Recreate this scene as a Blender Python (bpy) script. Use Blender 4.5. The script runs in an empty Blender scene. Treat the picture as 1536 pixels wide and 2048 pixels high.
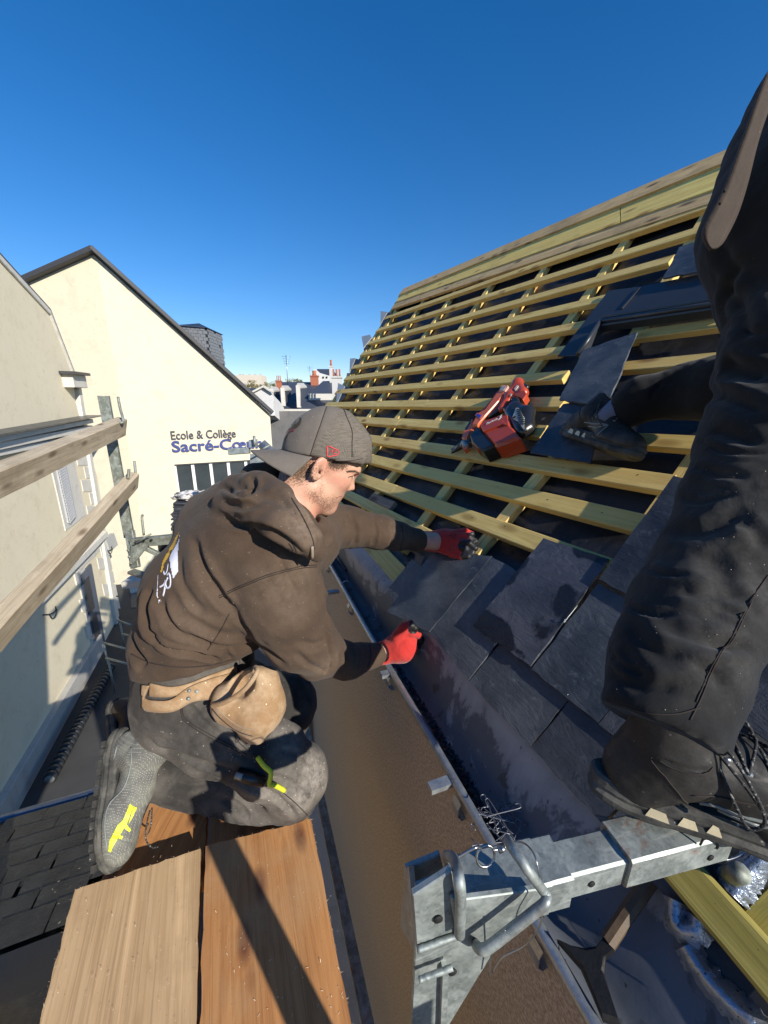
import bpy, bmesh, math, random
import numpy as np
from mathutils import Vector, Matrix, noise
from mathutils.bvhtree import BVHTree

random.seed(7)
rng = np.random.RandomState(7)
S = bpy.context.scene
COL = S.collection

# ------------------------------------------------------------------ camera
PITCH = math.radians(15.2)
CP, SP = math.cos(PITCH), math.sin(PITCH)
F = 769.0                                   # focal length in photo pixels (1536 wide)
cd = bpy.data.cameras.new('camera')
cam = bpy.data.objects.new('camera', cd)
COL.objects.link(cam)
cam.location = (0, 0, 0)
cam.rotation_euler = (math.pi / 2 - PITCH, 0, 0)
cd.sensor_fit = 'HORIZONTAL'
cd.sensor_width = 36
cd.lens = 36 * F / 1536
cd.clip_start = 0.02
cd.clip_end = 3000
S.camera = cam

# ------------------------------------------------------------------ sun, sky, exposure
SUN_EL = math.radians(26)
SUN_H = Vector((0.682, -0.731, 0)).normalized()
SUN = Vector((SUN_H.x * math.cos(SUN_EL), SUN_H.y * math.cos(SUN_EL), math.sin(SUN_EL)))
ld = bpy.data.lights.new('sun', 'SUN')
ld.energy = 5.0
ld.angle = math.radians(0.5)
ld.color = (1.0, 0.93, 0.82)
lo = bpy.data.objects.new('sun', ld)
COL.objects.link(lo)
lo.rotation_euler = SUN.to_track_quat('Z', 'Y').to_euler()
lo.location = (3, -3, 6)
wd = bpy.data.worlds.new('World')
S.world = wd
wd.use_nodes = True
wt = wd.node_tree
bg = wt.nodes['Background']
sk = wt.nodes.new('ShaderNodeTexSky')
sk.sky_type = 'NISHITA'
sk.sun_disc = False
sk.sun_elevation = SUN_EL
sk.sun_rotation = math.atan2(SUN_H.x, SUN_H.y)
sk.altitude = 100
sk.air_density = 1.15
sk.dust_density = 0.0
sk.ozone_density = 4.5
hs = wt.nodes.new('ShaderNodeHueSaturation')
hs.inputs['Saturation'].default_value = 1.30
wt.links.new(sk.outputs[0], hs.inputs['Color'])
tn = wt.nodes.new('ShaderNodeMix'); tn.data_type = 'RGBA'; tn.blend_type = 'MULTIPLY'; tn.inputs[0].default_value = 1
tn.inputs[7].default_value = (1.10, 1.0, 1.13, 1)
wt.links.new(hs.outputs[0], tn.inputs[6])
wt.links.new(tn.outputs[2], bg.inputs[0])
bg.inputs[1].default_value = 0.105
S.view_settings.view_transform = 'Standard'
S.view_settings.look = 'None'
S.view_settings.gamma = 1
S.view_settings.use_curve_mapping = False
S.view_settings.exposure = 0.30
S.cycles.max_bounces = 6
S.cycles.diffuse_bounces = 3
S.cycles.glossy_bounces = 3
S.cycles.transmission_bounces = 4
S.cycles.caustics_reflective = False
S.cycles.caustics_refractive = False

# ------------------------------------------------------------------ where things stand
def ray(x, y):
    u = (x - 768) / F
    v = (y - 1024) / F
    return Vector((u, CP - SP * v, -(SP + CP * v)))
def PZ(x, y, z):                 # the point at camera depth z
    return ray(x, y) * z
def PH(x, y, h):                 # the point at height h
    r = ray(x, y)
    return r * (h / r.z)
def PP(x, y, p, n):              # the point on a plane
    r = ray(x, y)
    return r * (p.dot(n) / r.dot(n))
def azv(deg):
    a = math.radians(deg)
    return Vector((-math.sin(a), math.cos(a), 0))
D = azv(20.5)                    # along the gutter, away from us
NR = Vector((D.y, -D.x, 0))      # across, towards the roof
def site(o, a, z):
    return NR * o + D * a + Vector((0, 0, z))
RS, RA = math.radians(44), math.radians(30)
RN = Vector((-math.sin(RS) * math.cos(RA), -math.sin(RS) * math.sin(RA), math.cos(RS)))
RE = PH(1061, 1495, -0.68)
def RP(x, y, off=0.0):
    return PP(x, y, RE + RN * off, RN)
RUP = Vector((math.cos(RS) * math.cos(RA), math.cos(RS) * math.sin(RA), math.sin(RS)))
RAL = azv(30)

# ------------------------------------------------------------------ objects
WM = {}
def place(o, M, parent=None):
    WM[o.name] = M
    if parent is not None:
        o.parent = parent
        o.matrix_basis = WM[parent.name].inverted() @ M
    else:
        o.matrix_basis = M
    return o
def empty(name, loc, label=None, cat=None, group=None):
    o = bpy.data.objects.new(name, None)
    o.empty_display_size = 0.1
    COL.objects.link(o)
    place(o, Matrix.Translation(Vector(loc)))
    return tag(o, label, cat, group)
def tag(o, label=None, cat=None, group=None, kind=None):
    if label: o['label'] = label
    if cat: o['category'] = cat
    if group: o['group'] = group
    if kind: o['kind'] = kind
    return o
def link(name, me, M, parent=None):
    o = bpy.data.objects.new(name, me)
    COL.objects.link(o)
    return place(o, M, parent)
def mesh(name, vs, fs, mat, parent=None, smooth=False, M=None):
    """vs in world space unless M is given (then local to M)"""
    me = bpy.data.meshes.new(name)
    if M is None:
        a = np.array([tuple(v) for v in vs], dtype=float)
        lo_, hi_ = a.min(0), a.max(0)
        c = Vector(((lo_[0] + hi_[0]) / 2, (lo_[1] + hi_[1]) / 2, lo_[2]))
        M = Matrix.Translation(c)
        vs = (a - np.array(c)).tolist()
    me.from_pydata([tuple(v) for v in vs], [], [tuple(f) for f in fs])
    if isinstance(mat, (list, tuple)):
        for m_ in mat: me.materials.append(m_)
    elif mat: me.materials.append(mat)
    if smooth:
        me.polygons.foreach_set('use_smooth', [True] * len(me.polygons))
    me.update()
    return link(name, me, M, parent)
def frame(p, x, z):
    x = Vector(x).normalized()
    z = Vector(z); z = (z - x * z.dot(x)).normalized()
    y = z.cross(x)
    M = Matrix.Identity(4)
    for i in range(3):
        M[i][0], M[i][1], M[i][2], M[i][3] = x[i], y[i], z[i], p[i]
    return M
def beam(name, p0, p1, w, t, up, mat, parent=None, bev=0.0025, wob=0.0, seg=1):
    """bar with chamfered edges from p0 to p1; width w across, thickness t hanging below the line"""
    p0, p1 = Vector(p0), Vector(p1)
    L = (p1 - p0).length
    b = bev
    sec = [(-w/2+b, 0), (w/2-b, 0), (w/2, -b), (w/2, -t+b), (w/2-b, -t), (-w/2+b, -t), (-w/2, -t+b), (-w/2, -b)]
    vs, fs = [], []
    for i in range(seg + 1):
        x = L * i / seg
        oy = random.uniform(-wob, wob); oz = random.uniform(-wob, wob) * .5
        for k, (yy, zz) in enumerate(sec):
            ex = random.uniform(-1, 1) * .0012 if i in (0, seg) else 0
            vs.append((x + ex, yy + oy, zz + oz))
    for i in range(seg):
        for k in range(8):
            k2 = (k + 1) % 8
            fs.append((i*8+k, i*8+k2, (i+1)*8+k2, (i+1)*8+k))
    fs.append(tuple(range(8)))
    fs.append(tuple(range(seg*8+7, seg*8-1, -1)))
    return mesh(name, vs, fs, mat, parent, M=frame(p0, p1 - p0, up))
def slab(name, poly, n, thick, mat, parent=None, jag=0.0, seg=1, down=True, smooth=False, cham=0.0):
    """flat plate: poly is its top outline in world space, n its normal"""
    poly = [Vector(p) for p in poly]
    n = Vector(n).normalized()
    c = sum(poly, Vector()) / len(poly)
    M = frame(c, poly[1] - poly[0], n)
    Mi = M.inverted()
    pts = []
    for i in range(len(poly)):
        a, b_ = Mi @ poly[i], Mi @ poly[(i + 1) % len(poly)]
        for k in range(seg):
            f = k / seg
            q = a.lerp(b_, f)
            if k and jag:
                q = q + Vector((random.uniform(-jag, jag), random.uniform(-jag, jag), 0))
            pts.append(q)
    m = len(pts)
    ar = sum(pts[i].x * pts[(i+1) % m].y - pts[(i+1) % m].x * pts[i].y for i in range(m))
    if ar < 0: pts.reverse()
    vs, fs = [], []
    if cham:
        cc = sum(pts, Vector()) / m
        for p in pts:
            dd = (cc - p).normalized()
            vs.append(p + dd * cham)
        for p in pts: vs.append(Vector((p.x, p.y, p.z - cham)))
        for p in pts: vs.append(Vector((p.x, p.y, p.z - thick)))
        rings = 3
    else:
        for p in pts: vs.append(p)
        for p in pts:
            vs.append(Vector((p.x + random.uniform(-jag, jag), p.y + random.uniform(-jag, jag), p.z - thick)))
        rings = 2
    fs.append(tuple(range(m)))
    for r in range(rings - 1):
        for i in range(m):
            j = (i + 1) % m
            fs.append((r*m+i, (r+1)*m+i, (r+1)*m+j, r*m+j))
    fs.append(tuple(range(rings*m-1, (rings-1)*m-1, -1)))
    return mesh(name, vs, fs, mat, parent, M=M, smooth=smooth)
def tube_geo(pts, r, sides=8, cap=True, radii=None):
    pts = [Vector(p) for p in pts]
    vs, fs = [], []
    T = (pts[1] - pts[0]).normalized()
    nrm = T.orthogonal().normalized()
    for i, p in enumerate(pts):
        if i == 0: t = pts[1] - pts[0]
        elif i == len(pts) - 1: t = pts[-1] - pts[-2]
        else: t = (pts[i+1] - pts[i]).normalized() + (pts[i] - pts[i-1]).normalized()
        t = t.normalized()
        nrm = (nrm - t * nrm.dot(t)).normalized()
        bn = t.cross(nrm)
        rr = radii[i] if radii else r
        for k in range(sides):
            a = 2 * math.pi * k / sides
            vs.append(p + (nrm * math.cos(a) + bn * math.sin(a)) * rr)
    for i in range(len(pts) - 1):
        for k in range(sides):
            k2 = (k + 1) % sides
            fs.append((i*sides+k, i*sides+k2, (i+1)*sides+k2, (i+1)*sides+k))
    if cap:
        fs.append(tuple(range(sides-1, -1, -1)))
        fs.append(tuple(range((len(pts)-1)*sides, len(pts)*sides)))
    return vs, fs
def tube(name, pts, r, mat, parent=None, sides=8, radii=None):
    v, f = tube_geo(pts, r, sides, True, radii)
    return mesh(name, v, f, mat, parent, smooth=True)
def bez(pts, n=6):
    """smooth line through points"""
    pts = [Vector(p) for p in pts]
    out = []
    for i in range(len(pts) - 1):
        p0 = pts[max(i-1, 0)]; p1 = pts[i]; p2 = pts[i+1]; p3 = pts[min(i+2, len(pts)-1)]
        for k in range(n):
            t = k / n
            out.append(0.5 * ((2*p1) + (p2-p0)*t + (2*p0-5*p1+4*p2-p3)*t*t + (3*p1-p0-3*p2+p3)*t**3))
    out.append(pts[-1])
    return out
class Geo:
    def __init__(s): s.v, s.f = [], []
    def add(s, v, f):
        k = len(s.v); s.v += [tuple(p) for p in v]; s.f += [tuple(i + k for i in q) for q in f]
    def tube(s, pts, r, sides=6): s.add(*tube_geo(pts, r, sides))
    def box(s, c, dx, dy, dz):
        c, dx, dy, dz = map(Vector, (c, dx, dy, dz))
        v = [c + dx*a + dy*b + dz*e for a in (-.5,.5) for b in (-.5,.5) for e in (-.5,.5)]
        s.add(v, [(0,1,3,2),(4,6,7,5),(0,4,5,1),(2,3,7,6),(0,2,6,4),(1,5,7,3)])
    def quad(s, *p): s.add(p, [tuple(range(len(p)))])

# ------------------------------------------------------------------ materials
class NT:
    def __init__(s, name):
        s.m = bpy.data.materials.new(name); s.m.use_nodes = True
        s.t = s.m.node_tree; s.b = s.t.nodes['Principled BSDF']; s.out = s.t.nodes['Material Output']
        s._v = None
    def n(s, ty, **kw):
        nd = s.t.nodes.new(ty)
        for k, v in kw.items(): setattr(nd, k, v)
        return nd
    def l(s, a, b): s.t.links.new(a, b)
    def vec(s, scale=(1, 1, 1), rnd=True):
        tc = s.n('ShaderNodeTexCoord')
        mp = s.n('ShaderNodeMapping')
        mp.inputs['Scale'].default_value = scale
        if rnd:
            oi = s.n('ShaderNodeObjectInfo')
            ml = s.n('ShaderNodeVectorMath', operation='SCALE')
            ml.inputs[0].default_value = (13.7, 7.3, 5.1)
            s.l(oi.outputs['Random'], ml.inputs['Scale'])
            ad = s.n('ShaderNodeVectorMath', operation='ADD')
            s.l(tc.outputs['Object'], ad.inputs[0]); s.l(ml.outputs[0], ad.inputs[1])
            s.l(ad.outputs[0], mp.inputs[0])
        else:
            s.l(tc.outputs['Object'], mp.inputs[0])
        return mp.outputs[0]
    def noise(s, v, scale, detail=4, rough=.55, dist=0):
        nd = s.n('ShaderNodeTexNoise')
        nd.inputs['Scale'].default_value = scale; nd.inputs['Detail'].default_value = detail
        nd.inputs['Roughness'].default_value = rough; nd.inputs['Distortion'].default_value = dist
        s.l(v, nd.inputs['Vector'])
        return nd.outputs['Fac']
    def voro(s, v, scale, feat='F1', out='Distance', rnd=1):
        nd = s.n('ShaderNodeTexVoronoi', feature=feat)
        nd.inputs['Scale'].default_value = scale
        nd.inputs['Randomness'].default_value = rnd
        s.l(v, nd.inputs['Vector'])
        return nd.outputs[out]
    def ramp(s, f, stops, interp='LINEAR'):
        nd = s.n('ShaderNodeValToRGB'); cr = nd.color_ramp; cr.interpolation = interp
        while len(cr.elements) < len(stops): cr.elements.new(.5)
        for e, (p, c) in zip(cr.elements, stops):
            e.position = p
            e.color = (*c, 1) if isinstance(c, (tuple, list)) else (c, c, c, 1)
        s.l(f, nd.inputs[0])
        return nd.outputs[0]
    def mix(s, f, a, b, mode='MIX'):
        nd = s.n('ShaderNodeMix', data_type='RGBA', blend_type=mode)
        for sock, val in ((nd.inputs[0], f), (nd.inputs[6], a), (nd.inputs[7], b)):
            if hasattr(val, 'is_output'): s.l(val, sock)
            elif isinstance(val, (int, float)): sock.default_value = val if sock is nd.inputs[0] else (val, val, val, 1)
            else: sock.default_value = (*val, 1)
        return nd.outputs[2]
    def math(s, op, a, b=0.0):
        nd = s.n('ShaderNodeMath', operation=op)
        for sock, val in ((nd.inputs[0], a), (nd.inputs[1], b)):
            if hasattr(val, 'is_output'): s.l(val, sock)
            else: sock.default_value = val
        return nd.outputs[0]
    def bump(s, h, strength=.3, dist=.002, prev=None):
        nd = s.n('ShaderNodeBump')
        nd.inputs['Strength'].default_value = strength; nd.inputs['Distance'].default_value = dist
        s.l(h, nd.inputs['Height'])
        if prev is not None: s.l(prev, nd.inputs['Normal'])
        return nd.outputs[0]
    def set(s, col=None, rough=None, metal=None, nrm=None, spec=None, **kw):
        for key, val in (('Base Color', col), ('Roughness', rough), ('Metallic', metal), ('Normal', nrm), ('Specular IOR Level', spec)):
            if val is None: continue
            sock = s.b.inputs[key]
            if hasattr(val, 'is_output'): s.l(val, sock)
            elif key == 'Base Color': sock.default_value = (*val, 1)
            else: sock.default_value = val
        for k, v in kw.items(): s.b.inputs[k].default_value = v
        return s.m
def plain(name, col, rough=.6, metal=0.0, var=.25, scale=20, bump=.15, bd=.002, spec=.5):
    k = NT(name); v = k.vec()
    f = k.noise(v, scale, 5, .6)
    c = k.mix(f, tuple(x * (1 - var) for x in col), tuple(min(1, x * (1 + var)) for x in col))
    return k.set(c, k.ramp(f, [(0, max(0, rough - .12)), (1, min(1, rough + .12))]), metal, k.bump(k.noise(v, scale * 4, 3), bump, bd), spec)
def wood(name, a, b, knot, dirt=(.12,.09,.06), scale=1.0, rough=.75, dirtamt=.35, tint=None):
    k = NT(name)
    v = k.vec((1.2*scale, 14*scale, 14*scale)); vi = k.vec((2, 5, 5)); vf = k.vec((1, 1, 1))
    g = k.noise(v, 3.0, 6, .65, 1.2)
    fine = k.noise(k.vec((6, 160, 160)), 2.0, 3, .7)
    c = k.mix(k.ramp(g, [(.3, 0.0), (.62, 1.0)]), a, b)
    c = k.mix(k.math('MULTIPLY', fine, .35), c, tuple(x * .55 for x in a))
    ln = k.noise(k.vec((1.0*scale, 75, 75)), 1.6, 4, .75, .8)
    c = k.mix(k.ramp(ln, [(.38, .5), (.52, 0.0)]), c, tuple(x * .58 for x in a))
    st = k.noise(k.vec((.8, 9, 9)), 1.3, 5, .7, 1.5)
    c = k.mix(k.ramp(st, [(.52, 0.0), (.66, .6)]), c, tuple(min(1, x * 1.25) for x in b))
    kn = k.voro(k.vec((5, 13, 13)), 1.0)
    c = k.mix(k.ramp(kn, [(.08, .95), (.15, .6), (.24, 0.0)]), c, knot)
    dn = k.noise(vf, 4.0, 6, .7)
    c = k.mix(k.ramp(dn, [(.5, 0.0), (.75, dirtamt)]), c, dirt)
    if tint:
        oi = k.n('ShaderNodeObjectInfo')
        c = k.mix(k.math('MULTIPLY', oi.outputs['Random'], .45), c, tint)
    sp = k.voro(k.vec((90, 90, 90)), 1.0)
    c = k.mix(k.ramp(sp, [(.04, .6), (.09, 0.0)]), c, tuple(x * .2 for x in a))
    return k.set(c, rough, 0, k.bump(fine, .35, .0008, k.bump(g, .25, .0015)), .3)
def slate_mat(name, a, b, wet=0.0, scale=1.0, seed=0.0):
    k = NT(name); v = k.vec((1, 1, 1)); vs_ = k.vec((18, 55, 18))
    lf = k.noise(v, 9, 6, .62); st = k.noise(vs_, 1.5, 5, .7, .6); cl = k.noise(k.vec((5, 12, 5)), 3, 5, .7, 1.5)
    c = k.mix(k.ramp(lf, [(.35, 0.0), (.68, 1.0)]), a, b)
    c = k.mix(k.ramp(k.noise(v, 30, 6, .75, .5), [(.58, 0.0), (.74, .5)]), c, tuple(min(1, x * 2.4 + .02) for x in b))
    c = k.mix(k.ramp(k.noise(k.vec((2, 6, 2)), 22, 4, .6), [(.66, 0.0), (.72, .5)]), c, tuple(x * .4 for x in a))
    r = k.ramp(lf, [(.3, .30), (.7, .55)])
    if wet:
        w = k.ramp(k.noise(v, 7, 4, .5, .3), [(.50, 1.0), (.54, 0.0)])
        c = k.mix(w, c, tuple(x * .32 for x in a))
        r = k.mix(w, r, .18)
    nb = k.bump(st, .65, .002, k.bump(cl, .7, .004))
    return k.set(c, r, 0, nb, .5)
def fabric(name, col, dust, amt=.4, weave=900, rough=.95, sheen=.06, dscale=6, wr=.5):
    k = NT(name); v = k.vec(rnd=False)
    lf = k.noise(v, dscale, 6, .65)
    c = k.mix(k.ramp(lf, [(.42, 0.0), (.75, amt)]), col, dust)
    c = k.mix(k.ramp(k.noise(v, 320, 2), [(.3, .22), (.7, 0.0)]), c, tuple(x * .5 for x in col))
    sp = k.voro(k.vec((60, 60, 60)), 1)
    c = k.mix(k.ramp(sp, [(.05, amt), (.1, 0.0)]), c, tuple(min(1, x * 1.8) for x in dust))
    at = k.n('ShaderNodeAttribute', attribute_name='dust')
    c = k.mix(k.math('MULTIPLY', at.outputs['Fac'], k.ramp(k.noise(v, 45, 5, .75), [(.35, .25), (.62, 1.0)])), c, tuple(min(1, x * 1.35) for x in dust))
    wv = k.noise(v, weave, 2)
    fo = k.noise(k.vec((1, 1, 1), False), 16, 4, .55, .8)
    return k.set(c, rough, 0, k.bump(wv, .25, .0006, k.bump(fo, wr, .006)), .2, **{'Sheen Weight': sheen})
def galv(name, a=(.20, .23, .22), b=(.34, .37, .35), rust=.3, rough=.5, metal=.55):
    k = NT(name); v = k.vec((1, 1, 1))
    sp = k.voro(v, 240, 'F1', 'Color')
    bw = k.n('ShaderNodeRGBToBW'); k.l(sp, bw.inputs[0])
    c = k.mix(bw.outputs[0], a, b)
    n1 = k.noise(v, 25, 6, .7)
    c = k.mix(k.ramp(n1, [(.45, 0.0), (.7, .8)]), c, (.48, .52, .49))
    n2 = k.noise(v, 9, 6, .7, .6)
    c = k.mix(k.ramp(n2, [(.56, 0.0), (.66, rust)]), c, (.22, .085, .04))
    c = k.mix(k.ramp(k.noise(k.vec((8, 60, 60)), 2, 4, .7), [(.6, 0.0), (.7, .5)]), c, (.58, .60, .55))
    return k.set(c, k.ramp(n1, [(.3, rough - .08), (.7, rough + .25)]), metal, k.bump(n1, .3, .0012, k.bump(k.noise(v, 120, 4), .15, .0006)))

m_batten = wood('batten_wood', (.76, .49, .15), (.88, .65, .25), (.28, .13, .04), dirt=(.46, .27, .09), tint=(.74, .56, .17))
m_board = wood('ridge_board_wood', (.84, .58, .15), (.92, .70, .23), (.40, .24, .08), dirt=(.46, .30, .13), dirtamt=.5)
m_grey_wood = wood('weathered_board_wood', (.62, .41, .17), (.74, .52, .25), (.15, .10, .06), dirt=(.20, .14, .09), dirtamt=.7)
m_plank_pale = wood('pale_plank_wood', (.54, .345, .175), (.68, .475, .265), (.28, .15, .07), dirt=(.36, .235, .13), scale=.7, dirtamt=.6)
m_plank_red = wood('orange_plank_wood', (.45, .19, .065), (.58, .29, .11), (.16, .06, .03), dirt=(.50, .36, .20), scale=.7, dirtamt=.5)
m_rail_wood = wood('guard_rail_wood', (.46, .37, .25), (.60, .51, .37), (.20, .14, .09), dirt=(.24, .18, .12), dirtamt=.6)
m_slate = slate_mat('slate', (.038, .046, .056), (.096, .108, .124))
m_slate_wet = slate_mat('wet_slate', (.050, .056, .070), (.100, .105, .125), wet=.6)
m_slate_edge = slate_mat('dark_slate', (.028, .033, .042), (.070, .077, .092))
m_galv = galv('galvanised_steel')
m_galv_rust = galv('galvanised_steel_rusty', rust=.85)
m_steel_old = galv('old_green_grey_steel', (.14, .16, .13), (.26, .28, .23), rust=.5, rough=.55, metal=.5)
def mk_under():
    k = NT('roofing_underlay'); v = k.vec(rnd=False)
    n = k.noise(v, 6, 6, .6)
    c = k.mix(n, (.012, .012, .014), (.03, .03, .033))
    c = k.mix(k.ramp(k.voro(v, 55), [(.035, .8), (.06, 0.0)]), c, (.45, .42, .36))
    c = k.mix(k.ramp(k.noise(v, 40, 5, .7), [(.62, 0.0), (.75, .35)]), c, (.12, .11, .10))
    return k.set(c, k.ramp(n, [(.3, .38), (.7, .6)]), 0, k.bump(k.noise(v, 500, 2), .3, .0008, k.bump(k.noise(v, 9, 4, .5, 1), .5, .012)), .5)
m_under = mk_under()
def mk_zinc():
    k = NT('gutter_zinc'); v = k.vec(rnd=False)
    n = k.noise(v, 5, 7, .68, .4); n2 = k.noise(v, 14, 6, .7)
    c = k.mix(n2, (.085, .098, .12), (.165, .18, .205))
    c = k.mix(k.ramp(k.noise(v, 11, 5, .6, .3), [(.60, 0.0), (.64, .6)]), c, (.045, .045, .042))
    ox = k.n('ShaderNodeAttribute', attribute_name='oxide')
    nn = k.math('ADD', n, k.math('MULTIPLY', ox.outputs['Fac'], .27))
    pt = k.ramp(nn, [(.63, 0.0), (.67, .55), (.80, .85)])
    c = k.mix(pt, c, (.44, .45, .46))
    c = k.mix(k.ramp(k.noise(v, 60, 3), [(.68, 0.0), (.72, .7)]), c, (.02, .02, .02))
    r = k.mix(pt, k.ramp(n2, [(.3, .55), (.7, .7)]), .85)
    mt = k.mix(pt, .12, .0)
    return k.set(c, r, mt, k.bump(n2, .2, .001, k.bump(n, .3, .003)))
m_zinc = mk_zinc()
m_zinc_rim = galv('zinc_rim', (.30, .33, .36), (.42, .45, .48), rust=.0, rough=.35, metal=.7)
def mk_brown():
    k = NT('brown_render'); v = k.vec(rnd=False); vz = k.vec((5, 5, 1.2), False)
    n = k.noise(v, 160, 4, .8); n2 = k.noise(vz, 4, 6, .7); n3 = k.noise(k.vec((45, 45, 3.5), False), 3, 5, .75)
    c = k.mix(n2, (.42, .365, .295), (.53, .475, .395))
    c = k.mix(k.ramp(n, [(.42, .75), (.58, 0.0)]), c, (.22, .15, .10))
    c = k.mix(k.ramp(n3, [(.5, 0.0), (.75, .5)]), c, (.72, .62, .47))
    return k.set(c, .9, 0, k.bump(n, .5, .0015), .2)
m_brown = mk_brown()
def mk_plaster(name, a, b, stain=(.45, .40, .30), amt=.25):
    k = NT(name); v = k.vec(rnd=False)
    c = k.mix(k.noise(v, .5, 5, .6), a, b)
    c = k.mix(k.ramp(k.noise(k.vec((1.2, 1.2, .25), False), 1.5, 6, .7), [(.52, 0.0), (.8, amt)]), c, stain)
    c = k.mix(k.ramp(k.noise(k.vec((3.5, 3.5, .22), False), 2.2, 5, .65), [(.58, 0.0), (.72, .28)]), c, tuple(x * .72 for x in stain))
    c = k.mix(k.ramp(k.noise(v, 3.2, 6, .75), [(.55, 0.0), (.66, .22)]), c, tuple(x * .8 for x in stain))
    return k.set(c, .9, 0, k.bump(k.noise(v, 60, 4, .7), .35, .01, k.bump(k.noise(v, 4, 4, .6), .15, .03)), .15)
m_plaster = mk_plaster('cream_render', (.67, .61, .45), (.71, .65, .50), (.52, .46, .34), .75)
m_plaster2 = mk_plaster('warm_cream_render', (.80, .70, .49), (.84, .76, .57), (.64, .55, .38), .6)
m_stone = mk_plaster('pale_stone', (.62, .60, .53), (.70, .67, .60), (.40, .38, .33), .5)
m_greywall = mk_plaster('grey_town_wall', (.42, .41, .38), (.52, .50, .46), (.25, .24, .22), .5)
m_whitewall = mk_plaster('white_town_wall', (.55, .55, .53), (.64, .63, .60), (.35, .34, .32), .5)
m_ground = plain('courtyard_asphalt', (.055, .055, .055), .9, var=.35, scale=3, bump=.4, bd=.01)
m_dark = plain('dark_coping', (.045, .045, .05), .55)
m_leadgrey = plain('anthracite_sheet', (.040, .046, .055), .38, .15, var=.12, scale=6, bump=.03)
m_black = plain('black_plastic', (.012, .012, .013), .35, var=.3, scale=60, bump=.1, bd=.0005)
m_rubber = plain('black_rubber', (.018, .018, .018), .6, var=.4, scale=80, bump=.3, bd=.0008)
m_void = plain('dark_interior', (.01, .01, .012), .8)
m_glass = plain('window_glass', (.045, .055, .06), .06, .0, var=.3, scale=2, bump=0.01, spec=.9)
m_whiteframe = plain('white_frame', (.75, .75, .73), .5, var=.05)
m_brick = plain('terracotta', (.42, .14, .075), .85, var=.4, scale=30, bump=.4, bd=.01)
m_roofslate = plain('town_slate_roof', (.06, .068, .085), .5, var=.4, scale=12, bump=.3, bd=.01)
m_wire = plain('steel_wire', (.38, .38, .38), .3, .9, var=.2)
m_bluetxt = plain('blue_sign_letters', (.035, .055, .22), .5, var=.1)
m_slatetxt = plain('dark_sign_letters', (.05, .055, .08), .5, var=.1)
# ================================================================== ground
GZ = -6.0
def ground():
    n = 40
    vs = [(x * 40.0 - 800, y * 40.0 - 300, GZ) for x in range(n + 1) for y in range(n + 1)]
    fs = [(i*(n+1)+j, (i+1)*(n+1)+j, (i+1)*(n+1)+j+1, i*(n+1)+j+1) for i in range(n) for j in range(n)]
    tag(mesh('ground', vs, fs, m_ground), kind='structure')
ground()

# ================================================================== school with the sign
W1 = Vector((math.sin(math.radians(61.8)), math.cos(math.radians(61.8)), 0))
N1 = Vector((W1.y, -W1.x, 0))
G1 = PH(300, 1165, GZ)
def SP1(x, y, off=0.0): return PP(x, y, G1 + N1 * off, N1)
school = empty('school_building', SP1(400, 1100).xy.to_3d() + Vector((0, 0, GZ)),
               'cream rendered school gable with blue lettering above a strip window', 'building')
def wallpoly(name, pts, n, th, mat, parent, holes=None):
    return slab(name, pts, n, th, mat, parent)
cb = SP1(280, 1027); corner = Vector((cb.x, cb.y, 0))
def onv(x, y, base, n): return PP(x, y, base, n)
zt = PP(190, 500, corner, (N1)).z
apex = Vector((corner.x, corner.y, SP1(187, 503).z))
ev = SP1(535, 828)
right_x = SP1(545, 900); right = Vector((right_x.x, right_x.y, 0))
eave_r = Vector((right.x, right.y, ev.z))
# window opening: build the gable in strips round it
wx0 = SP1(353, 960); wx1 = SP1(512, 960)
def along(p): return (p - corner).dot(W1)
a0, a1 = along(wx0), along(wx1); aR = along(right)
zt1 = SP1(400, 926).z; zb1 = SP1(400, 996).z
def wp(a, z, off=0.0): return corner + W1 * a + N1 * off + Vector((0, 0, z))
def rake(a): return apex.z + (eave_r.z - apex.z) * a / aR
def quadw(name, a_, b_, z0, z1, mat, parent, off=0.0, th=.3):
    return slab(name, [wp(a_, z0, off), wp(b_, z0, off), wp(b_, z1, off), wp(a_, z1, off)], N1, th, mat, parent)
g = Geo()
sch_wall = slab('wall', [wp(0, zt1), wp(a0, zt1), wp(a1, zt1), wp(aR, zt1), wp(aR, rake(aR)), wp(0, rake(0))], N1, .3, m_plaster, school)
low_t, low_b = -4.65, -5.9
quadw('wall', 0, a0, low_t, zt1, m_plaster, school)
quadw('wall', a1, aR, low_t, zt1, m_plaster, school)
quadw('wall', a0, a1, low_t, zb1, m_plaster, school)
# lower part with openings
la = [-.1, .55, 1.35, 2.1, 3.4, aR]
quadw('wall', 0, .35, GZ, low_t, m_plaster, school)
quadw('wall', .95, 1.35, GZ, low_t, m_plaster, school)
quadw('wall', 3.2, aR, GZ, low_t, m_plaster, school)
quadw('wall', .35, .95, GZ, low_b + .15, m_plaster, school)
quadw('wall', 1.35, 3.2, GZ, low_b + .15, m_plaster, school)
quadw('opening', .35, .95, low_b + .15, low_t, m_void, school, off=-.22, th=.02)
op = quadw('opening', 1.35, 3.2, low_b + .15, low_t, m_void, school, off=-.22, th=.02)
sh_ = Matrix()
for i in range(8):
    z = low_b + .25 + i * .13
    slab('shutter_slat', [wp(1.5, z, -.02), wp(3.1, z, -.02), wp(3.1, z + .055, -.06), wp(1.5, z + .055, -.06)], N1, .015, m_whiteframe, op)
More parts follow.
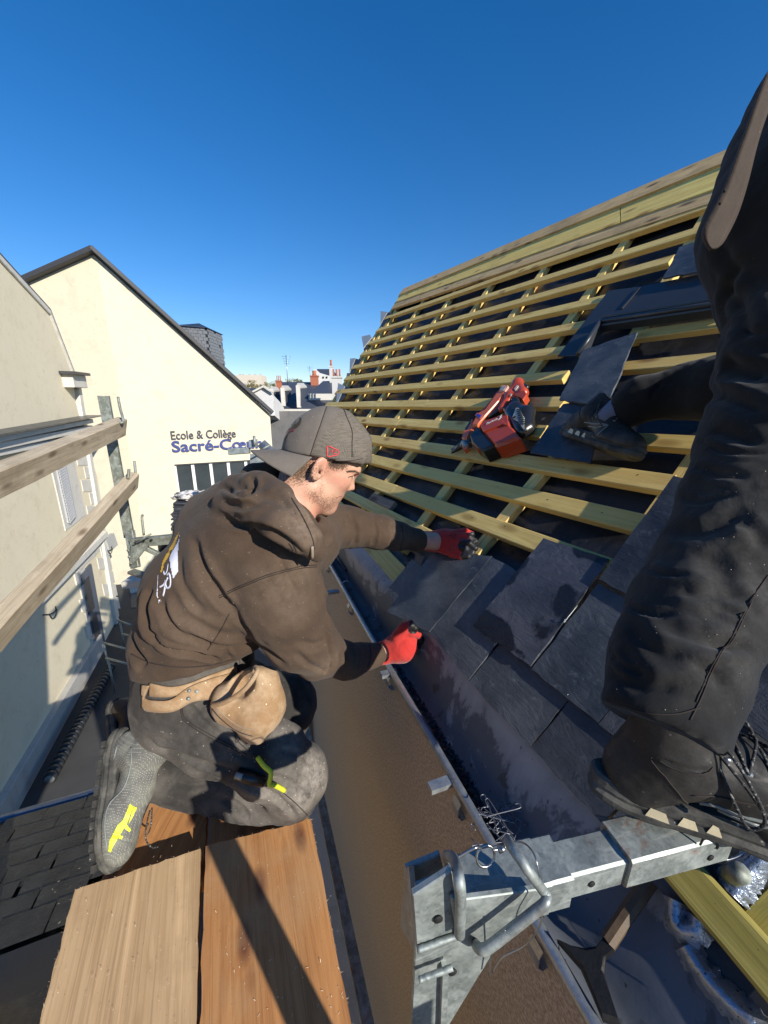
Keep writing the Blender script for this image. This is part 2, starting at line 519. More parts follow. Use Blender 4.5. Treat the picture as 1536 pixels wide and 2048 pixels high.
# left face that turns away at the ridge line
W2 = Vector((-.985, -.17, 0)).normalized(); N2 = Vector((-W2.y, W2.x, 0))
if N2.y > 0: N2 = -N2
l2 = PP(48, 566, corner, N2)
e2 = corner + W2 * 9; e2t = apex.z + (l2.z - apex.z) * 9 / ((l2 - corner).xy.length)
slab('side_wall', [corner + Vector((0, 0, GZ)), e2 + Vector((0, 0, GZ)), e2 + Vector((0, 0, e2t)), apex], N2, .3, m_plaster, school)
# coping along both rakes
cz = Vector((0, 0, .09))
beam('roof_edge', apex + N1*.06 + cz + W1 * -.02, eave_r + N1*.06 + cz + W1*.12, .34, .11, Vector((0,0,1)), m_dark, school, bev=.01)
beam('roof_edge', apex + N2*.06 + cz, Vector((e2.x, e2.y, e2t)) + N2*.06 + cz, .34, .13, Vector((0,0,1)), m_dark, school, bev=.01)
back = -N1 * 9
slab('roof', [apex + N1 * 0 + cz*.2, eave_r + cz*.2, eave_r + back + cz*.2, apex + back + cz*.2], (eave_r - apex).cross(back), .1, m_roofslate, school)
# slate hung box behind the ridge
ch0 = PZ(352, 650, 17.5); ch1 = PZ(413, 655, 17.5)
bx = empty('slate_clad_turret', ch0 - Vector((0, 0, 4)), 'grey slate clad box rising behind the cream school gable', 'roof turret')
dirx = (ch1 - ch0).xy.to_3d(); bdir = Vector((-dirx.y, dirx.x, 0)).normalized() * 1.6
cs = [ch0, ch1 + Vector((0,0,-.0)), ch1 + bdir, ch0 + bdir]
for i in range(4):
    p, q = cs[i], cs[(i+1) % 4]
    wl = slab('clad_wall', [p - Vector((0,0,3.5)), q - Vector((0,0,3.5)), q, p], (q-p).cross(Vector((0,0,1))), .05, m_roofslate, bx)
    if i in (0, 1):
        nrm = (q-p).cross(Vector((0,0,1))).normalized(); L = (q-p).length; t = (q-p).normalized()
        gg = Geo()
        for r in range(12):
            nx = int(L / .22)
            for c_ in range(nx):
                if random.random() < .04: continue
                s0 = p + t * (c_ + (.5 if r % 2 else 0)) * .22 - Vector((0,0,.14 * r)) + nrm * (.012 + random.random() * .006)
                s1 = s0 + t * .205
                gg.quad(s0 - Vector((0,0,.15)) + nrm*.014, s1 - Vector((0,0,.15)) + nrm*.014, s1, s0)
                gg.quad(s0 - Vector((0,0,.15)), s1 - Vector((0,0,.15)), s1 - Vector((0,0,.15)) + nrm*.014, s0 - Vector((0,0,.15)) + nrm*.014)
        tag(mesh('cladding_slates', gg.v, gg.f, plain('grey_cladding_slate', (.20, .21, .22), .6, var=.5, scale=9) if i == 0 else bpy.data.materials['grey_cladding_slate'], wl), kind='stuff')
capc = sum(cs, Vector()) / 4 + Vector((0, 0, .28))
gg = Geo()
o_ = [c + (c - capc).normalized() * .12 + Vector((0,0,.0)) for c in cs]
for i in range(4):
    gg.quad(o_[i], o_[(i+1)%4], capc)
mesh('cap_roof', gg.v, gg.f, m_leadgrey, bx)

# strip window
def winpart(name, a_, b_, z0, z1, off, mat, parent, th=.05): return quadw(name, a_, b_, z0, z1, mat, parent, off, th)
win = winpart('window', a0, a1, zb1, zb1 + .05, -.05, m_whiteframe, school, .12)
winpart('frame', a0, a1, zt1 - .06, zt1, -.05, m_leadgrey, win, .12)
pxs = [353, 389, 425, 460, 495, 512]
for i, px in enumerate(pxs):
    a_ = along(SP1(px, 960))
    winpart('mullion', a_ - (0 if i == 0 else .05), a_ + .05, zb1 + .05, zt1 - .06, -.04, m_whiteframe, win, .1)
for i in range(len(pxs) - 1):
    a_, b_ = along(SP1(pxs[i], 960)) + .05, along(SP1(pxs[i+1], 960)) - .05
    winpart('pane', a_, b_, zb1 + .05, zt1 - .06, -.09, m_glass, win, .01)
# coping of the sill
winpart('sill', a0 - .05, a1 + .05, zb1 - .05, zb1 - .003, .05, m_stone, school, .2)
# lamp box at the gable end
slab('alarm_box', [wp(aR-.0, rake(aR)-.05, .1), wp(aR+.16, rake(aR)-.05, .1), wp(aR+.16, rake(aR)+.12, .1), wp(aR-.0, rake(aR)+.12, .1)], N1, .12, m_whiteframe, school)

def lettering(name, txt, p0, xdir, ydir, width, height, mat, parent, depth=.03, off=.004, shear=0.0):
    cu = bpy.data.curves.new(name, 'FONT')
    cu.body = txt; cu.extrude = 0; cu.offset = off; cu.shear = shear; cu.resolution_u = 3
    o = bpy.data.objects.new(name + '_tmp', cu); COL.objects.link(o)
    dg = bpy.context.evaluated_depsgraph_get()
    me = bpy.data.meshes.new_from_object(o.evaluated_get(dg))
    bpy.data.objects.remove(o)
    co = np.array([v.co[:] for v in me.vertices])
    lo_, hi_ = co.min(0), co.max(0)
    x = Vector(xdir).normalized(); y = Vector(ydir).normalized(); z = x.cross(y)
    vs = []
    for q in co:
        u = (q[0] - lo_[0]) / (hi_[0] - lo_[0]) * width
        v = (q[1]) / max(1e-6, hi_[1]) * height
        vs.append(Vector(p0) + x * u + y * v)
    fs = [tuple(p.vertices) for p in me.polygons]
    m = len(vs)
    # extrude
    ec = {}
    for f in fs:
        for i in range(len(f)):
            e = (f[i], f[(i+1) % len(f)]); ec[e] = 1
    allv = [v + z * depth for v in vs] + vs
    allf = list(fs) + [(a + m, b + m, b, a) for (a, b) in ec if (b, a) not in ec]
    return mesh(name, allv, allf, mat, parent)
b1 = SP1(343, 879, .02); b1e = SP1(472, 874, .02)
lettering('sign_line', 'Ecole & Collège', b1, b1e - b1, (0, 0, 1), (b1e - b1).length, (SP1(343, 862) - SP1(343, 879)).length, m_slatetxt, school, off=.008)
b2 = SP1(345, 904, .02); b2e = SP1(524, 895, .02)
lettering('sign_line', 'Sacré-Cœur', b2, b2e - b2, (0, 0, 1), (b2e - b2).length, (SP1(345, 882) - SP1(345, 904)).length, m_bluetxt, school, off=.02, shear=0)
# serifs
def serifs():
    gg = Geo()
    for px in (348, 361, 375, 388, 402, 418, 434, 449, 470, 487, 505, 518):
        y0 = 904 - (px - 345) * .05
        for yy, w_ in ((y0 - .8, 11), ):
            p = SP1(px - w_/2, yy, .035); q = SP1(px + w_/2, yy, .035)
            gg.box((p + q) / 2, q - p, N1 * .03, Vector((0, 0, .045)))
    mesh('letter_feet', gg.v, gg.f, m_bluetxt, school)

# ================================================================== left building
LWp = PH(100, 1480, GZ)
LN = NR.copy()
def LP(x, y, off=0.0): return PP(x, y, LWp + LN * off, LN)
leftb = empty('left_building', LP(100, 1480), 'warm cream house wall on the left with louvred shutter and stone corner', 'building')
outl = [LP(-320, 60), LP(-320, 1000, 0), LP(-320, 2200), LP(30, 1640), LP(255, 1262), LP(196, 960), LP(150, 800), LP(148, 748), LP(103, 626), LP(0, 513)]
pl = [Vector((p.x, p.y, p.z)) for p in outl]
bl = LP(100, 1480); 
def LPz(x, y, z): q = LP(x, y); return Vector((q.x, q.y, z))
pl[2] = Vector((pl[1].x, pl[1].y, GZ)); pl[3] = LPz(30, 1640, GZ); pl[4] = LPz(240, 1240, GZ)
slab('wall', pl, LN, .4, m_plaster2, leftb)
# roof edge trim
for (p, q, w_, m_) in (((-320, 153), (0, 513), .16, m_stone), ((0, 513), (103, 626), .16, m_stone), ((103, 626), (150, 748), .16, m_stone)):
    a_, b_ = LP(*p, .04), LP(*q, .04)
    beam('verge_stone', a_, b_, .12, .14, LN, m_, leftb, bev=.01)
    up_ = Vector((0, 0, .07)) + NR * .0
    beam('verge_flashing', a_ + up_, b_ + up_, .05, .2, LN, m_dark, leftb, bev=.005)
beam('kneeler_stone', LP(132, 748, .1), LP(160, 752, .1), .24, .3, Vector((0,0,1)), m_stone, leftb, bev=.01)
beam('kneeler_cap', LP(130, 742, .13), LP(162, 746, .13), .4, .07, Vector((0,0,1)), m_dark, leftb, bev=.01)
# cornice with zinc top
for (y0, y1, off, th, m_) in ((862, 838, .16, .10, m_stone), (877, 851, .10, .12, m_stone), (893, 866, .05, .10, m_stone)):
    a_, b_ = LP(-320, y0 + 60, off), LP(172, y1, off)
    b_ = a_ + (b_ - a_); 
    beam('cornice', a_, b_, .3, th, Vector((0, 0, 1)), m_, leftb, bev=.01)
beam('cornice_flashing', LP(-320, 918, .18), LP(188, 830, .2), .45, .03, Vector((0, 0, 1)), m_leadgrey, leftb, bev=.005)
beam('cornice_shadow_joint', LP(-320, 968, .03), LP(172, 876, .03), .03, .04, Vector((0, 0, 1)), m_dark, leftb, bev=.004)
# string course
beam('string_course', LP(40, 1222, .09), LP(206, 1062, .09), .2, .16, Vector((0, 0, 1)), m_stone, leftb, bev=.01)
# corner stones and pilaster
def lquad(name, pxs, off, th, mat, parent):
    return slab(name, [LP(x, y, off) for x, y in pxs], LN, th, mat, parent)
ys = [(880 + i * 26) for i in range(14)]
for i in range(13):
    y0, y1 = ys[i] + 2, ys[i+1] - 1
    xr0 = 172 + (y0 - 880) * .205; xr1 = 172 + (y1 - 880) * .205
    w_ = 26 if i % 2 else 15
    lquad('corner_stone', [(xr0 - w_, y0), (xr0, y0), (xr1, y1), (xr1 - w_, y1)], .015, .03, m_stone, leftb)
beam('pilaster', LP(160, 775, .08), LPz(226, 1225, GZ) + LN*.08, .22, .22, LN, m_stone, leftb, bev=.01)
# louvred shutter
sc = [(109, 912), (128, 905), (153, 1032), (138, 1046)]
lquad('shutter_surround', [(96, 905), (143, 895), (172, 1030), (132, 1062)], .02, .04, m_stone, leftb)
shf = lquad('shutter', sc, .05, .03, plain('grey_blue_shutter', (.42, .43, .45), .6), leftb)
nsl = 26
m_slatsh = plain('shutter_slat_paint', (.56, .57, .58), .6)
for i in range(nsl):
    f = (i + .5) / nsl
    l0 = Vector(sc[0]).lerp(Vector(sc[3]), f); r0 = Vector(sc[1]).lerp(Vector(sc[2]), f)
    a_, b_ = LP(l0.x + 2, l0.y, .075), LP(r0.x - 2, r0.y, .075)
    beam('slat', a_, b_, .012, .045, Vector((0, 0, 1)), m_slatsh, shf, bev=.002)
# tall door with quoined surround
dz0, dz1 = GZ, LP(180, 1130).z
da0 = LP(168, 1180); da1 = LP(196, 1150)
sur = [(150, 1105), (196, 1090), (222, 1300), (196, 1345)]
def lz(x, y, off=0.0):
    return LP(x, y, off)
door = lquad('door', [(163, 1150), (183, 1127), (212, 1290), (196, 1312)], .05, .06, plain('blue_grey_door', (.10, .12, .16), .5), leftb)
lquad('door_panel', [(168, 1165), (178, 1152), (190, 1215), (180, 1228)], .065, .02, m_dark, door)
lquad('door_panel', [(183, 1236), (193, 1224), (204, 1282), (194, 1296)], .065, .02, m_dark, door)
for i in range(8):
    y0 = 1110 + i * 26; xo = 150 + i * 5.4
    w_ = 14 if i % 2 else 8
    lquad('surround_stone', [(xo - w_ + 8, y0 + 12), (xo + 14, y0), (xo + 19, y0 + 23), (xo + 5.4 - w_ + 8, y0 + 36)], .025, .04, m_stone, leftb)
lquad('lintel_stone', [(152, 1122), (196, 1082), (200, 1102), (158, 1142)], .03, .05, m_stone, leftb)
# meter box on the wall
bxm = lquad('wall_box', [(212, 1078), (228, 1066), (236, 1090), (221, 1104)], .12, .1, plain('grey_box', (.45, .46, .45), .6), leftb)
# plinth
beam('plinth', LPz(-320, 2200, GZ + .45) + LN * .05, LPz(206, 1330, GZ + .45) + LN * .05, .12, .45, Vector((0, 0, 1)), m_greywall, leftb, bev=.01)
# anchor hooks on the wall
for (x, y, lab) in ((86, 1230, 'small black iron hook on the shaded lower left wall'), (208, 1102, 'small black iron hook near the wall box')):
    p = LP(x, y, .0)
    gg = Geo(); gg.tube(bez([p, p + LN*.12, p + LN*.16 + D*.1, p + LN*.14 + D*.2 + Vector((0,0,.05))], 4), .012)
    gg.tube(bez([p + LN*.1, p + LN*.12 + Vector((0,0,-.1)), p + LN*.14 + D*.1 + Vector((0,0,-.1)), p + LN*.16 + D*.18], 4), .01)
    tag(mesh('wall_hook', gg.v, gg.f, m_black, smooth=True), lab, 'hook')

# ================================================================== courtyard things
# ribbed black drain pipe
pa, pb = PH(98, 1560, GZ + .15), PH(222, 1332, GZ + .15)
pipe = empty('drain_pipe', pa, 'long black ribbed drain pipe lying along the foot of the left wall', 'pipe')
dr = (pb - pa); L = dr.length; dn = dr.normalized()
tube('pipe_core', [pa, pb], .07, plain('grey_pipe', (.18, .19, .19), .5), pipe, 12)
m_ring = plain('black_pipe_ring', (.02, .022, .024), .45)
ring_me = None
for i in range(26):
    c = pa + dn * (L * (i + .5) / 26)
    if ring_me is None:
        v, f = tube_geo([Vector((-.045, 0, 0)), Vector((-.03, 0, 0)), Vector((.03, 0, 0)), Vector((.045, 0, 0))], .1, 12, True, [.075, .1, .1, .075])
        o = mesh('pipe_rib', v, f, m_ring, pipe, True, M=frame(c, dn, Vector((0, 0, 1)))); ring_me = o.data
    else:
        link('pipe_rib', ring_me, frame(c, dn, Vector((0, 0, 1))), pipe)
# handrail by the steps
rl = empty('metal_railing', PH(235, 1310, GZ), 'grey tubular railing around a light well at the foot of the left building', 'railing')
rails = [((205, 1285), (260, 1300)), ((212, 1316), (262, 1330)), ((234, 1240), (262, 1250)), ((244, 1268), (264, 1272))]
for (p, q) in rails:
    tube('rail', [PH(*p, GZ + .8), PH(*q, GZ + .8)], .022, m_galv, rl, 6)
for (x, y) in ((207, 1286), (216, 1318), (240, 1246)):
    p = PH(x, y, GZ + .8); tube('post', [p, p - Vector((0, 0, .8))], .02, m_galv, rl, 6)
# paving strip by the school
slab('courtyard_paving', [PH(262, 1215, GZ + .02), PH(400, 1215, GZ + .02), PH(400, 1168, GZ + .02), PH(262, 1168, GZ + .02)], (0, 0, 1), .02, plain('paving', (.11, .11, .11), .8, var=.3, scale=2))['kind'] = 'structure'
gg = Geo()
for i in range(6):
    a_, b_ = PH(262 + i * 26, 1212, GZ + .026), PH(300 + i * 26, 1168, GZ + .026)
    gg.box((a_ + b_) / 2, b_ - a_, Vector((.04, 0, 0)), Vector((0, 0, .004)))
tag(mesh('paving_joints', gg.v, gg.f, m_dark), kind='structure')
slab('kerb', [PH(258, 1172, GZ + .2), PH(300, 1164, GZ + .2), PH(301, 1168, GZ + .2), PH(260, 1177, GZ + .2)], (0, 0, 1), .2, m_stone)['kind'] = 'structure'

# lean-to roof bottom left
lt = empty('lean_to', PH(100, 1640, -3.2), 'dark shingled lean-to roof with blue-grey gutter below the planks', 'lean-to')
LE0, LE1 = PH(-160, 1694, -2.8), PH(330, 1552, -2.8)
gv = []
tube('gutter', [LE0, LE1], .055, plain('blue_zinc_gutter', (.09, .12, .17), .35, .6), lt, 12)
ld_ = (LE1 - LE0).normalized(); back_ = Vector((ld_.y, -ld_.x, 0))
if back_.y > 0: back_ = -back_
rise = Vector((0, 0, .22))
rN = Vector((0, 0, 1)) - back_ * .22
m_shing = slate_mat('mossy_shingle', (.014, .013, .011), (.045, .042, .033))
slab('roof_deck', [LE0 + Vector((0,0,.03)), LE1 + Vector((0,0,.03)), LE1 + back_*1.5 + rise*1.5, LE0 + back_*1.5 + rise*1.5], rN, .06, m_shing, lt)
LL = (LE1 - LE0).length
sh_me = []
for v_ in range(4):
    w_, h_ = .23, .16
    vs = [(0, 0, .012 + v_*.001), (w_, random.uniform(-.006,.006), .012), (w_, h_, .002), (0, h_, .002), (0, 0, 0), (w_, 0, 0)]
    me = bpy.data.meshes.new('shingle'); me.from_pydata(vs, [], [(0,1,2,3), (4,5,1,0)]); me.materials.append(m_shing); sh_me.append(me)
F0 = frame(LE0, ld_, rN)
yd = F0.col[1].xyz
sgn = 1 if yd.dot(back_) > 0 else -1
cnt = 0
for r in range(8):
    for c_ in range(int(LL / .24)):
        if cnt >= 290: break
        q = LE0 + ld_ * (c_ * .24 + (.12 if r % 2 else 0) + random.uniform(-.01, .01)) + (back_ + rise) * (.06 + r * .115) + Vector((0, 0, .05))
        M = frame(q, ld_ + back_ * random.uniform(-.02, .02), rN)
        if sgn < 0: M = M @ Matrix.Scale(-1, 4, (0, 1, 0))
        link('shingle', sh_me[random.randrange(4)], M, lt); cnt += 1
# black sheet put in for the dark void nearer than the shingles
slab('dark_void_fill', [LE0 + back_*1.05 + Vector((0,0,.05)) + rise*1.05, LE1 + back_*1.05 + Vector((0,0,.05)) + rise*1.05, LE1 + back_*4 + Vector((0,0,.05)) + rise*1.05, LE0 + back_*4 + Vector((0,0,.05)) + rise*1.05], (0,0,1), .05, m_rubber, lt)

# ================================================================== far town
def boxb(g_, x0, x1, y0, y1, z0d, depth, zref=None):
    a_, b_ = PZ(x0, y1, z0d), PZ(x1, y1, z0d); c_ = PZ(x1, y0, z0d); d_ = PZ(x0, y0, z0d)
    bk = Vector((0, depth, 0))
    return [a_, b_, c_, d_], bk
def facade(name, x0, x1, y0, y1, dep, th, mat, parent, dx=0.0):
    a_, b_ = PZ(x0, y1, dep), PZ(x1, y1, dep * (1 + dx)); 
    h0 = PZ(x0, y0, dep).z; h1 = PZ(x1, y0, dep * (1 + dx)).z
    c_ = Vector((b_.x, b_.y, h1)); d_ = Vector((a_.x, a_.y, h0))
    n = (b_ - a_).cross(Vector((0, 0, 1)))
    return slab(name, [a_, b_, c_, d_], n, th, mat, parent), n.normalized()
def win_at(x0, x1, y0, y1, dep, parent, n, mat=None, name='window'):
    a_, b_, c_, d_ = PZ(x0, y1, dep), PZ(x1, y1, dep), PZ(x1, y0, dep), PZ(x0, y0, dep)
    w_ = slab(name, [p + n * .03 for p in (a_, b_, c_, d_)], n, .06, mat or m_glass, parent)
    return w_
# street row with dormers
DEP = 34
row = empty('mansard_house_row', PZ(600, 960, DEP), 'grey street house with three pale dormers in a slate mansard roof', 'building')
w_, nw = facade('wall', 530, 760, 822, 1050, DEP, 3, mk_plaster('shade_darkened_wall', (.15, .15, .15), (.21, .20, .19), (.08, .08, .08), .6), row)  # wall colour darkened to stand in for the shade on this front
for (x0, x1, y0, y1) in ((544, 552, 838, 868), (557, 563, 834, 862), (568, 574, 836, 862), (543, 552, 880, 892), (548, 553, 880, 892), (584, 589, 822, 834), (596, 601, 830, 860), (610, 615, 828, 858), (624, 629, 828, 858), (640, 645, 828, 858)):
    q = win_at(x0, x1, y0, y1, DEP, row, nw)
    win_at(x0 + 1.2, x1 - 1.2, y0 + 1, y1 - 1, DEP - .03, q, nw, m_void, 'pane')
facade('cornice', 530, 640, 818, 823, DEP - .4, .4, m_stone, row)
for (x0, x1, y0, y1) in ((541, 553, 858, 868), (560, 572, 862, 880)):
    facade('balcony', x0, x1, y0, y1, DEP - .7, .5, m_black, row)
sl = [PZ(528, 822, DEP - .3), PZ(680, 822, DEP - .3), PZ(680, 778, DEP + 4), PZ(528, 778, DEP + 4)]
slab('roof', sl, (sl[1]-sl[0]).cross(sl[2]-sl[1]), .1, m_roofslate, row)
for (x, y0, y1, wd_) in ((541, 778, 812, 6), (563, 776, 812, 7), (594, 771, 815, 7)):
    d_ = facade('dormer', x, x + wd_, y0, y1, DEP - .6, .3, m_stone, row)[0]
    sd_ = [PZ(x + wd_, y1 - 1, DEP - .6), PZ(x + wd_ + 12, y0 + 16, DEP + 1.6), PZ(x + wd_ + 12, y0 + 3, DEP + 1.6), PZ(x + wd_, y0 + 4, DEP - .6)]
    slab('dormer_side', sd_, (sd_[1]-sd_[0]).cross(sd_[2]-sd_[1]), .1, m_roofslate, d_)
    tp_ = [PZ(x - 2, y0 + 2, DEP - .8), PZ(x + wd_ + 1, y0 + 3, DEP - .8), PZ(x + wd_ + 13, y0 + 2, DEP + 1.8), PZ(x + wd_ + 6, y0 - 5, DEP + 1.8), PZ(x + 1, y0 - 5, DEP - .4)]
    slab('dormer_top', tp_, (tp_[1]-tp_[0]).cross(tp_[2]-tp_[1]), .12, m_greywall, d_)
# white rear house by the school roof
wh = empty('white_outhouse', PZ(520, 820, 30), 'small white gabled outhouse just past the school roof edge', 'building')
a_ = [PZ(506, 830, 30), PZ(548, 830, 30), PZ(548, 795, 30), PZ(540, 783, 30), PZ(526, 774, 30), PZ(506, 784, 30)]
slab('wall', a_, (a_[1]-a_[0]).cross(a_[2]-a_[1]), 3, m_whitewall, wh)
beam('roof_edge', PZ(503, 783, 29.8), PZ(527, 771, 29.8), .3, .12, Vector((0,0,1)), m_stone, wh, bev=.01)
beam('roof_edge', PZ(527, 771, 29.8), PZ(547, 784, 29.8), .3, .12, Vector((0,0,1)), m_stone, wh, bev=.01)
# dark slate roofs
def gabled(label, x0, x1, ytop, ybot, dep, back_d, name='slate_roofed_house', xa=None, wallto=None, wmat=None):
    e = empty(name, PZ((x0+x1)/2, ybot, dep), label, 'building')
    s_ = [PZ(x0, ybot, dep), PZ(x1, ybot, dep), PZ(xa[1] if xa else x1, ytop, dep + back_d), PZ(xa[0] if xa else x0, ytop, dep + back_d)]
    slab('roof', s_, (s_[1]-s_[0]).cross(s_[2]-s_[1]), .3, m_roofslate, e)
    if wallto: facade('wall', x0 + 3, x1 - 3, ybot, wallto, dep + .3, 2, wmat or m_greywall, e)
    return e
gabled('low dark slate roof between two brick chimneys', 548, 640, 764, 790, 44, 5, xa=(560, 635), wallto=840)
gabled('blue slate roof with overhanging eaves beside the roof verge', 617, 672, 762, 788, 36, 4, xa=(646, 676), wallto=850, wmat=m_stone)
gabled('dark slate roof strip above the school rake', 480, 512, 776, 800, 40, 4, wallto=850)
hh = gabled('steep slate roof of the white apartment house on the skyline', 632, 676, 738, 752, 70, 4, xa=(634, 664), wallto=772, wmat=m_whitewall)
sw = empty('white_gable_house', PZ(640, 770, 68), 'white gabled house with balconies on the skyline', 'building')
a_ = [PZ(618, 790, 68), PZ(660, 790, 68), PZ(660, 752, 68), PZ(640, 746, 68), PZ(630, 737, 68), PZ(620, 756, 68)]
slab('wall', a_, (a_[1]-a_[0]).cross(a_[2]-a_[1]), 3, m_whitewall, sw)
for (x, y) in ((645, 753), (652, 753), (647, 762), (655, 762)):
    win_at(x, x + 3, y, y + 3.5, 67.9, sw, Vector((0, -1, 0)), m_void)
gabled('dark roof slope just left of the batten verge', 684, 720, 746, 800, 40, 3, xa=(694, 720), wallto=850)
# far apartment block
ap = empty('apartment_block', PZ(495, 760, 160), 'long pale apartment block with balconies on the far hill', 'building')
w_, nw = facade('wall', 463, 526, 751, 800, 160, 8, mk_plaster('beige_block', (.62, .56, .46), (.70, .63, .52)), ap)
for r in range(3):
    for c_ in range(9):
        x = 466 + c_ * 6.6; y = 754 + r * 5.5
        q = win_at(x, x + 2.6, y, y + 2.6, 160, ap, nw, m_void)
    facade('balcony', 464, 482, 757 + r * 5.5, 758.4 + r * 5.5, 159, .8, m_whitewall, ap)
for x in (478, 484, 497, 508, 519): facade('chimney', x, x + 2, 747.5, 751, 160, 1.5, m_greywall, ap)
# chimneys
def chimney(label, x0, x1, y0, y1, dep, mat, pots, name='brick_chimney'):
    e = empty(name, PZ((x0+x1)/2, y1, dep), label, 'chimney')
    w = PZ(x1, y1, dep).x - PZ(x0, y1, dep).x
    c0 = PZ((x0+x1)/2, y1, dep); ztop = PZ((x0+x1)/2, y0, dep).z
    g_ = Geo(); hh_ = ztop - c0.z
    g_.box(c0 + Vector((0, 0, hh_/2)), Vector((w, 0, 0)), Vector((0, w*.7, 0)), Vector((0, 0, hh_)))
    mesh('stack', g_.v, g_.f, mat, e)
    g_ = Geo(); g_.box(c0 + Vector((0, 0, hh_ + .06)), Vector((w*1.2, 0, 0)), Vector((0, w*.9, 0)), Vector((0, 0, .14)))
    mesh('crown', g_.v, g_.f, mat, e)
    for i in range(pots):
        px = c0 + Vector(((i + .5 - pots/2) * w / pots, 0, hh_ + .1))
        tube('chimney_pot', [px, px + Vector((0,0,.25)), px + Vector((0,0,.6))], w/pots*.3, m_brick, e, 8, radii=[w/pots*.36, w/pots*.26, w/pots*.3])
    return e
chimney('brick chimney with three terracotta pots behind the dormers', 554, 564, 764, 782, 46, m_brick, 3)
chimney('broad red brick chimney on the low slate roof', 623, 637, 754, 778, 48, m_brick, 1)
chimney('white striped brick chimney with clustered pots beside the roof verge', 666, 684, 757, 805, 33, m_whitewall, 3, 'white_chimney')
chimney('tall slim white chimney with dark cowl', 661, 668, 736, 800, 40, m_whitewall, 1, 'white_chimney')
# aerial
for (x, y0, y1, dep, lab) in ((576, 712, 775, 40, 'tall thin television aerial above the slate roofs'), (621, 733, 765, 60, 'short distant television aerial near the white gable')):
    p, q = PZ(x, y1, dep), PZ(x, y0, dep); q = Vector((p.x, p.y, q.z))
    e = empty('television_aerial', p, lab, 'aerial')
    tube('mast', [p, q], .03, m_wire, e, 5)
    for k in range(4):
        z = q - Vector((0, 0, .15 + .22 * k))
        tube('arm', [z - Vector((.45 - .06*k, 0, 0)), z + Vector((.45 - .06*k, .1, 0))], .018, m_wire, e, 4)
# autumn trees: clouds of leaf faces
def leafmat(name, a, b):
    k = NT(name); c = k.mix(k.ramp(k.noise(k.vec(), 3.0, 3, .6), [(.35, 0), (.65, 1)]), a, b)
    return k.set(c, .8, spec=.2)
m_leaf1 = leafmat('ochre_leaves', (.13, .10, .03), (.20, .17, .05)); m_leaf2 = leafmat('olive_leaves', (.06, .075, .025), (.12, .12, .04))
def tree(x, y0, y1, dep, wpx, mat, label, dens=900):
    base = PZ(x, y1, dep); topz = PZ(x, y0, dep).z; r = wpx / F * dep / 2
    e = empty('autumn_tree', base, label, 'tree', 'trees on the skyline')
    H = topz - base.z
    tube('trunk', [base - Vector((0,0,3)), base + Vector((.1,0,H*.4)), base + Vector((0,0,H*.7))], .2, m_grey_wood, e, 6, radii=[.3,.2,.06])
    vs, fs = [], []
    cl = [(Vector((random.gauss(0, .45)*r, random.gauss(0,.4)*r, H*(.3+.5*random.random()))), random.uniform(.25,.5)*r) for _ in range(14)]
    for i in range(dens):
        c, rr = random.choice(cl)
        d_ = Vector((random.gauss(0,1), random.gauss(0,1), random.gauss(0,1))).normalized() * rr * random.random()**.4
        p = base + c + d_; s = r * .07 * random.uniform(.6, 1.4)
        a_ = Vector((random.gauss(0,1), random.gauss(0,1), random.gauss(0,1))).normalized(); b_ = a_.orthogonal().normalized()
        k_ = len(vs); vs += [p, p + a_*s, p + a_*s + b_*s, p + b_*s]; fs.append((k_, k_+1, k_+2, k_+3))
    mesh('crown', vs, fs, mat, e)
for i, (x, y0, y1, dep, w_, m_, lab) in enumerate([
    (508, 757, 786, 120, 26, m_leaf1, 'rounded ochre tree in front of the far apartment block'), (494, 762, 788, 118, 18, m_leaf2, 'small dark olive tree left of the ochre one'),
    (537, 761, 790, 110, 22, m_leaf1, 'golden tree right of the apartment block'), (551, 757, 782, 130, 16, m_leaf2, 'olive tree behind the brick chimney'),
    (584, 754, 782, 130, 24, m_leaf1, 'thin yellowing tree beside the tall aerial'), (600, 757, 780, 135, 20, m_leaf2, 'bare topped tree between the two aerials'),
    (523, 766, 790, 112, 16, m_leaf2, 'low olive tree between the two golden ones')]):
    tree(x, y0, y1, dep, w_, m_, lab)
# distant wooded ridge
gg = Geo()
for i in range(60):
    x0 = 380 + i * 8; h = 783 + 3 * math.sin(i * .9) + random.uniform(-2, 2)
    a_, b_ = PZ(x0, 835, 300), PZ(x0 + 8, 835, 300); c_ = PZ(x0 + 8, h, 320); d_ = PZ(x0, h + random.uniform(-1, 1), 320)
    gg.quad(a_, b_, c_, d_)
tag(mesh('hillside', gg.v, gg.f, m_leaf2), kind='structure')


# plywood screen added out of view, only to shade the lower left wall
scr = empty('shade_screen', site(-1.27, 0, -2.6), 'plywood screen added out of view to shade the lower left wall', 'screen')
for k_ in range(6):
    a0_, a1_ = -4.4 + k_ * 1.17, -4.4 + (k_ + 1) * 1.17 - .004
    b0_ = a0_; b1_ = a1_ if k_ < 5 else 1.6
    slab('panel', [site(-1.27, a0_, -.22), site(-1.27, a1_, -.22), site(-1.27, b1_, -2.6), site(-1.27, b0_, -2.6)], NR, .018, m_grey_wood, scr)
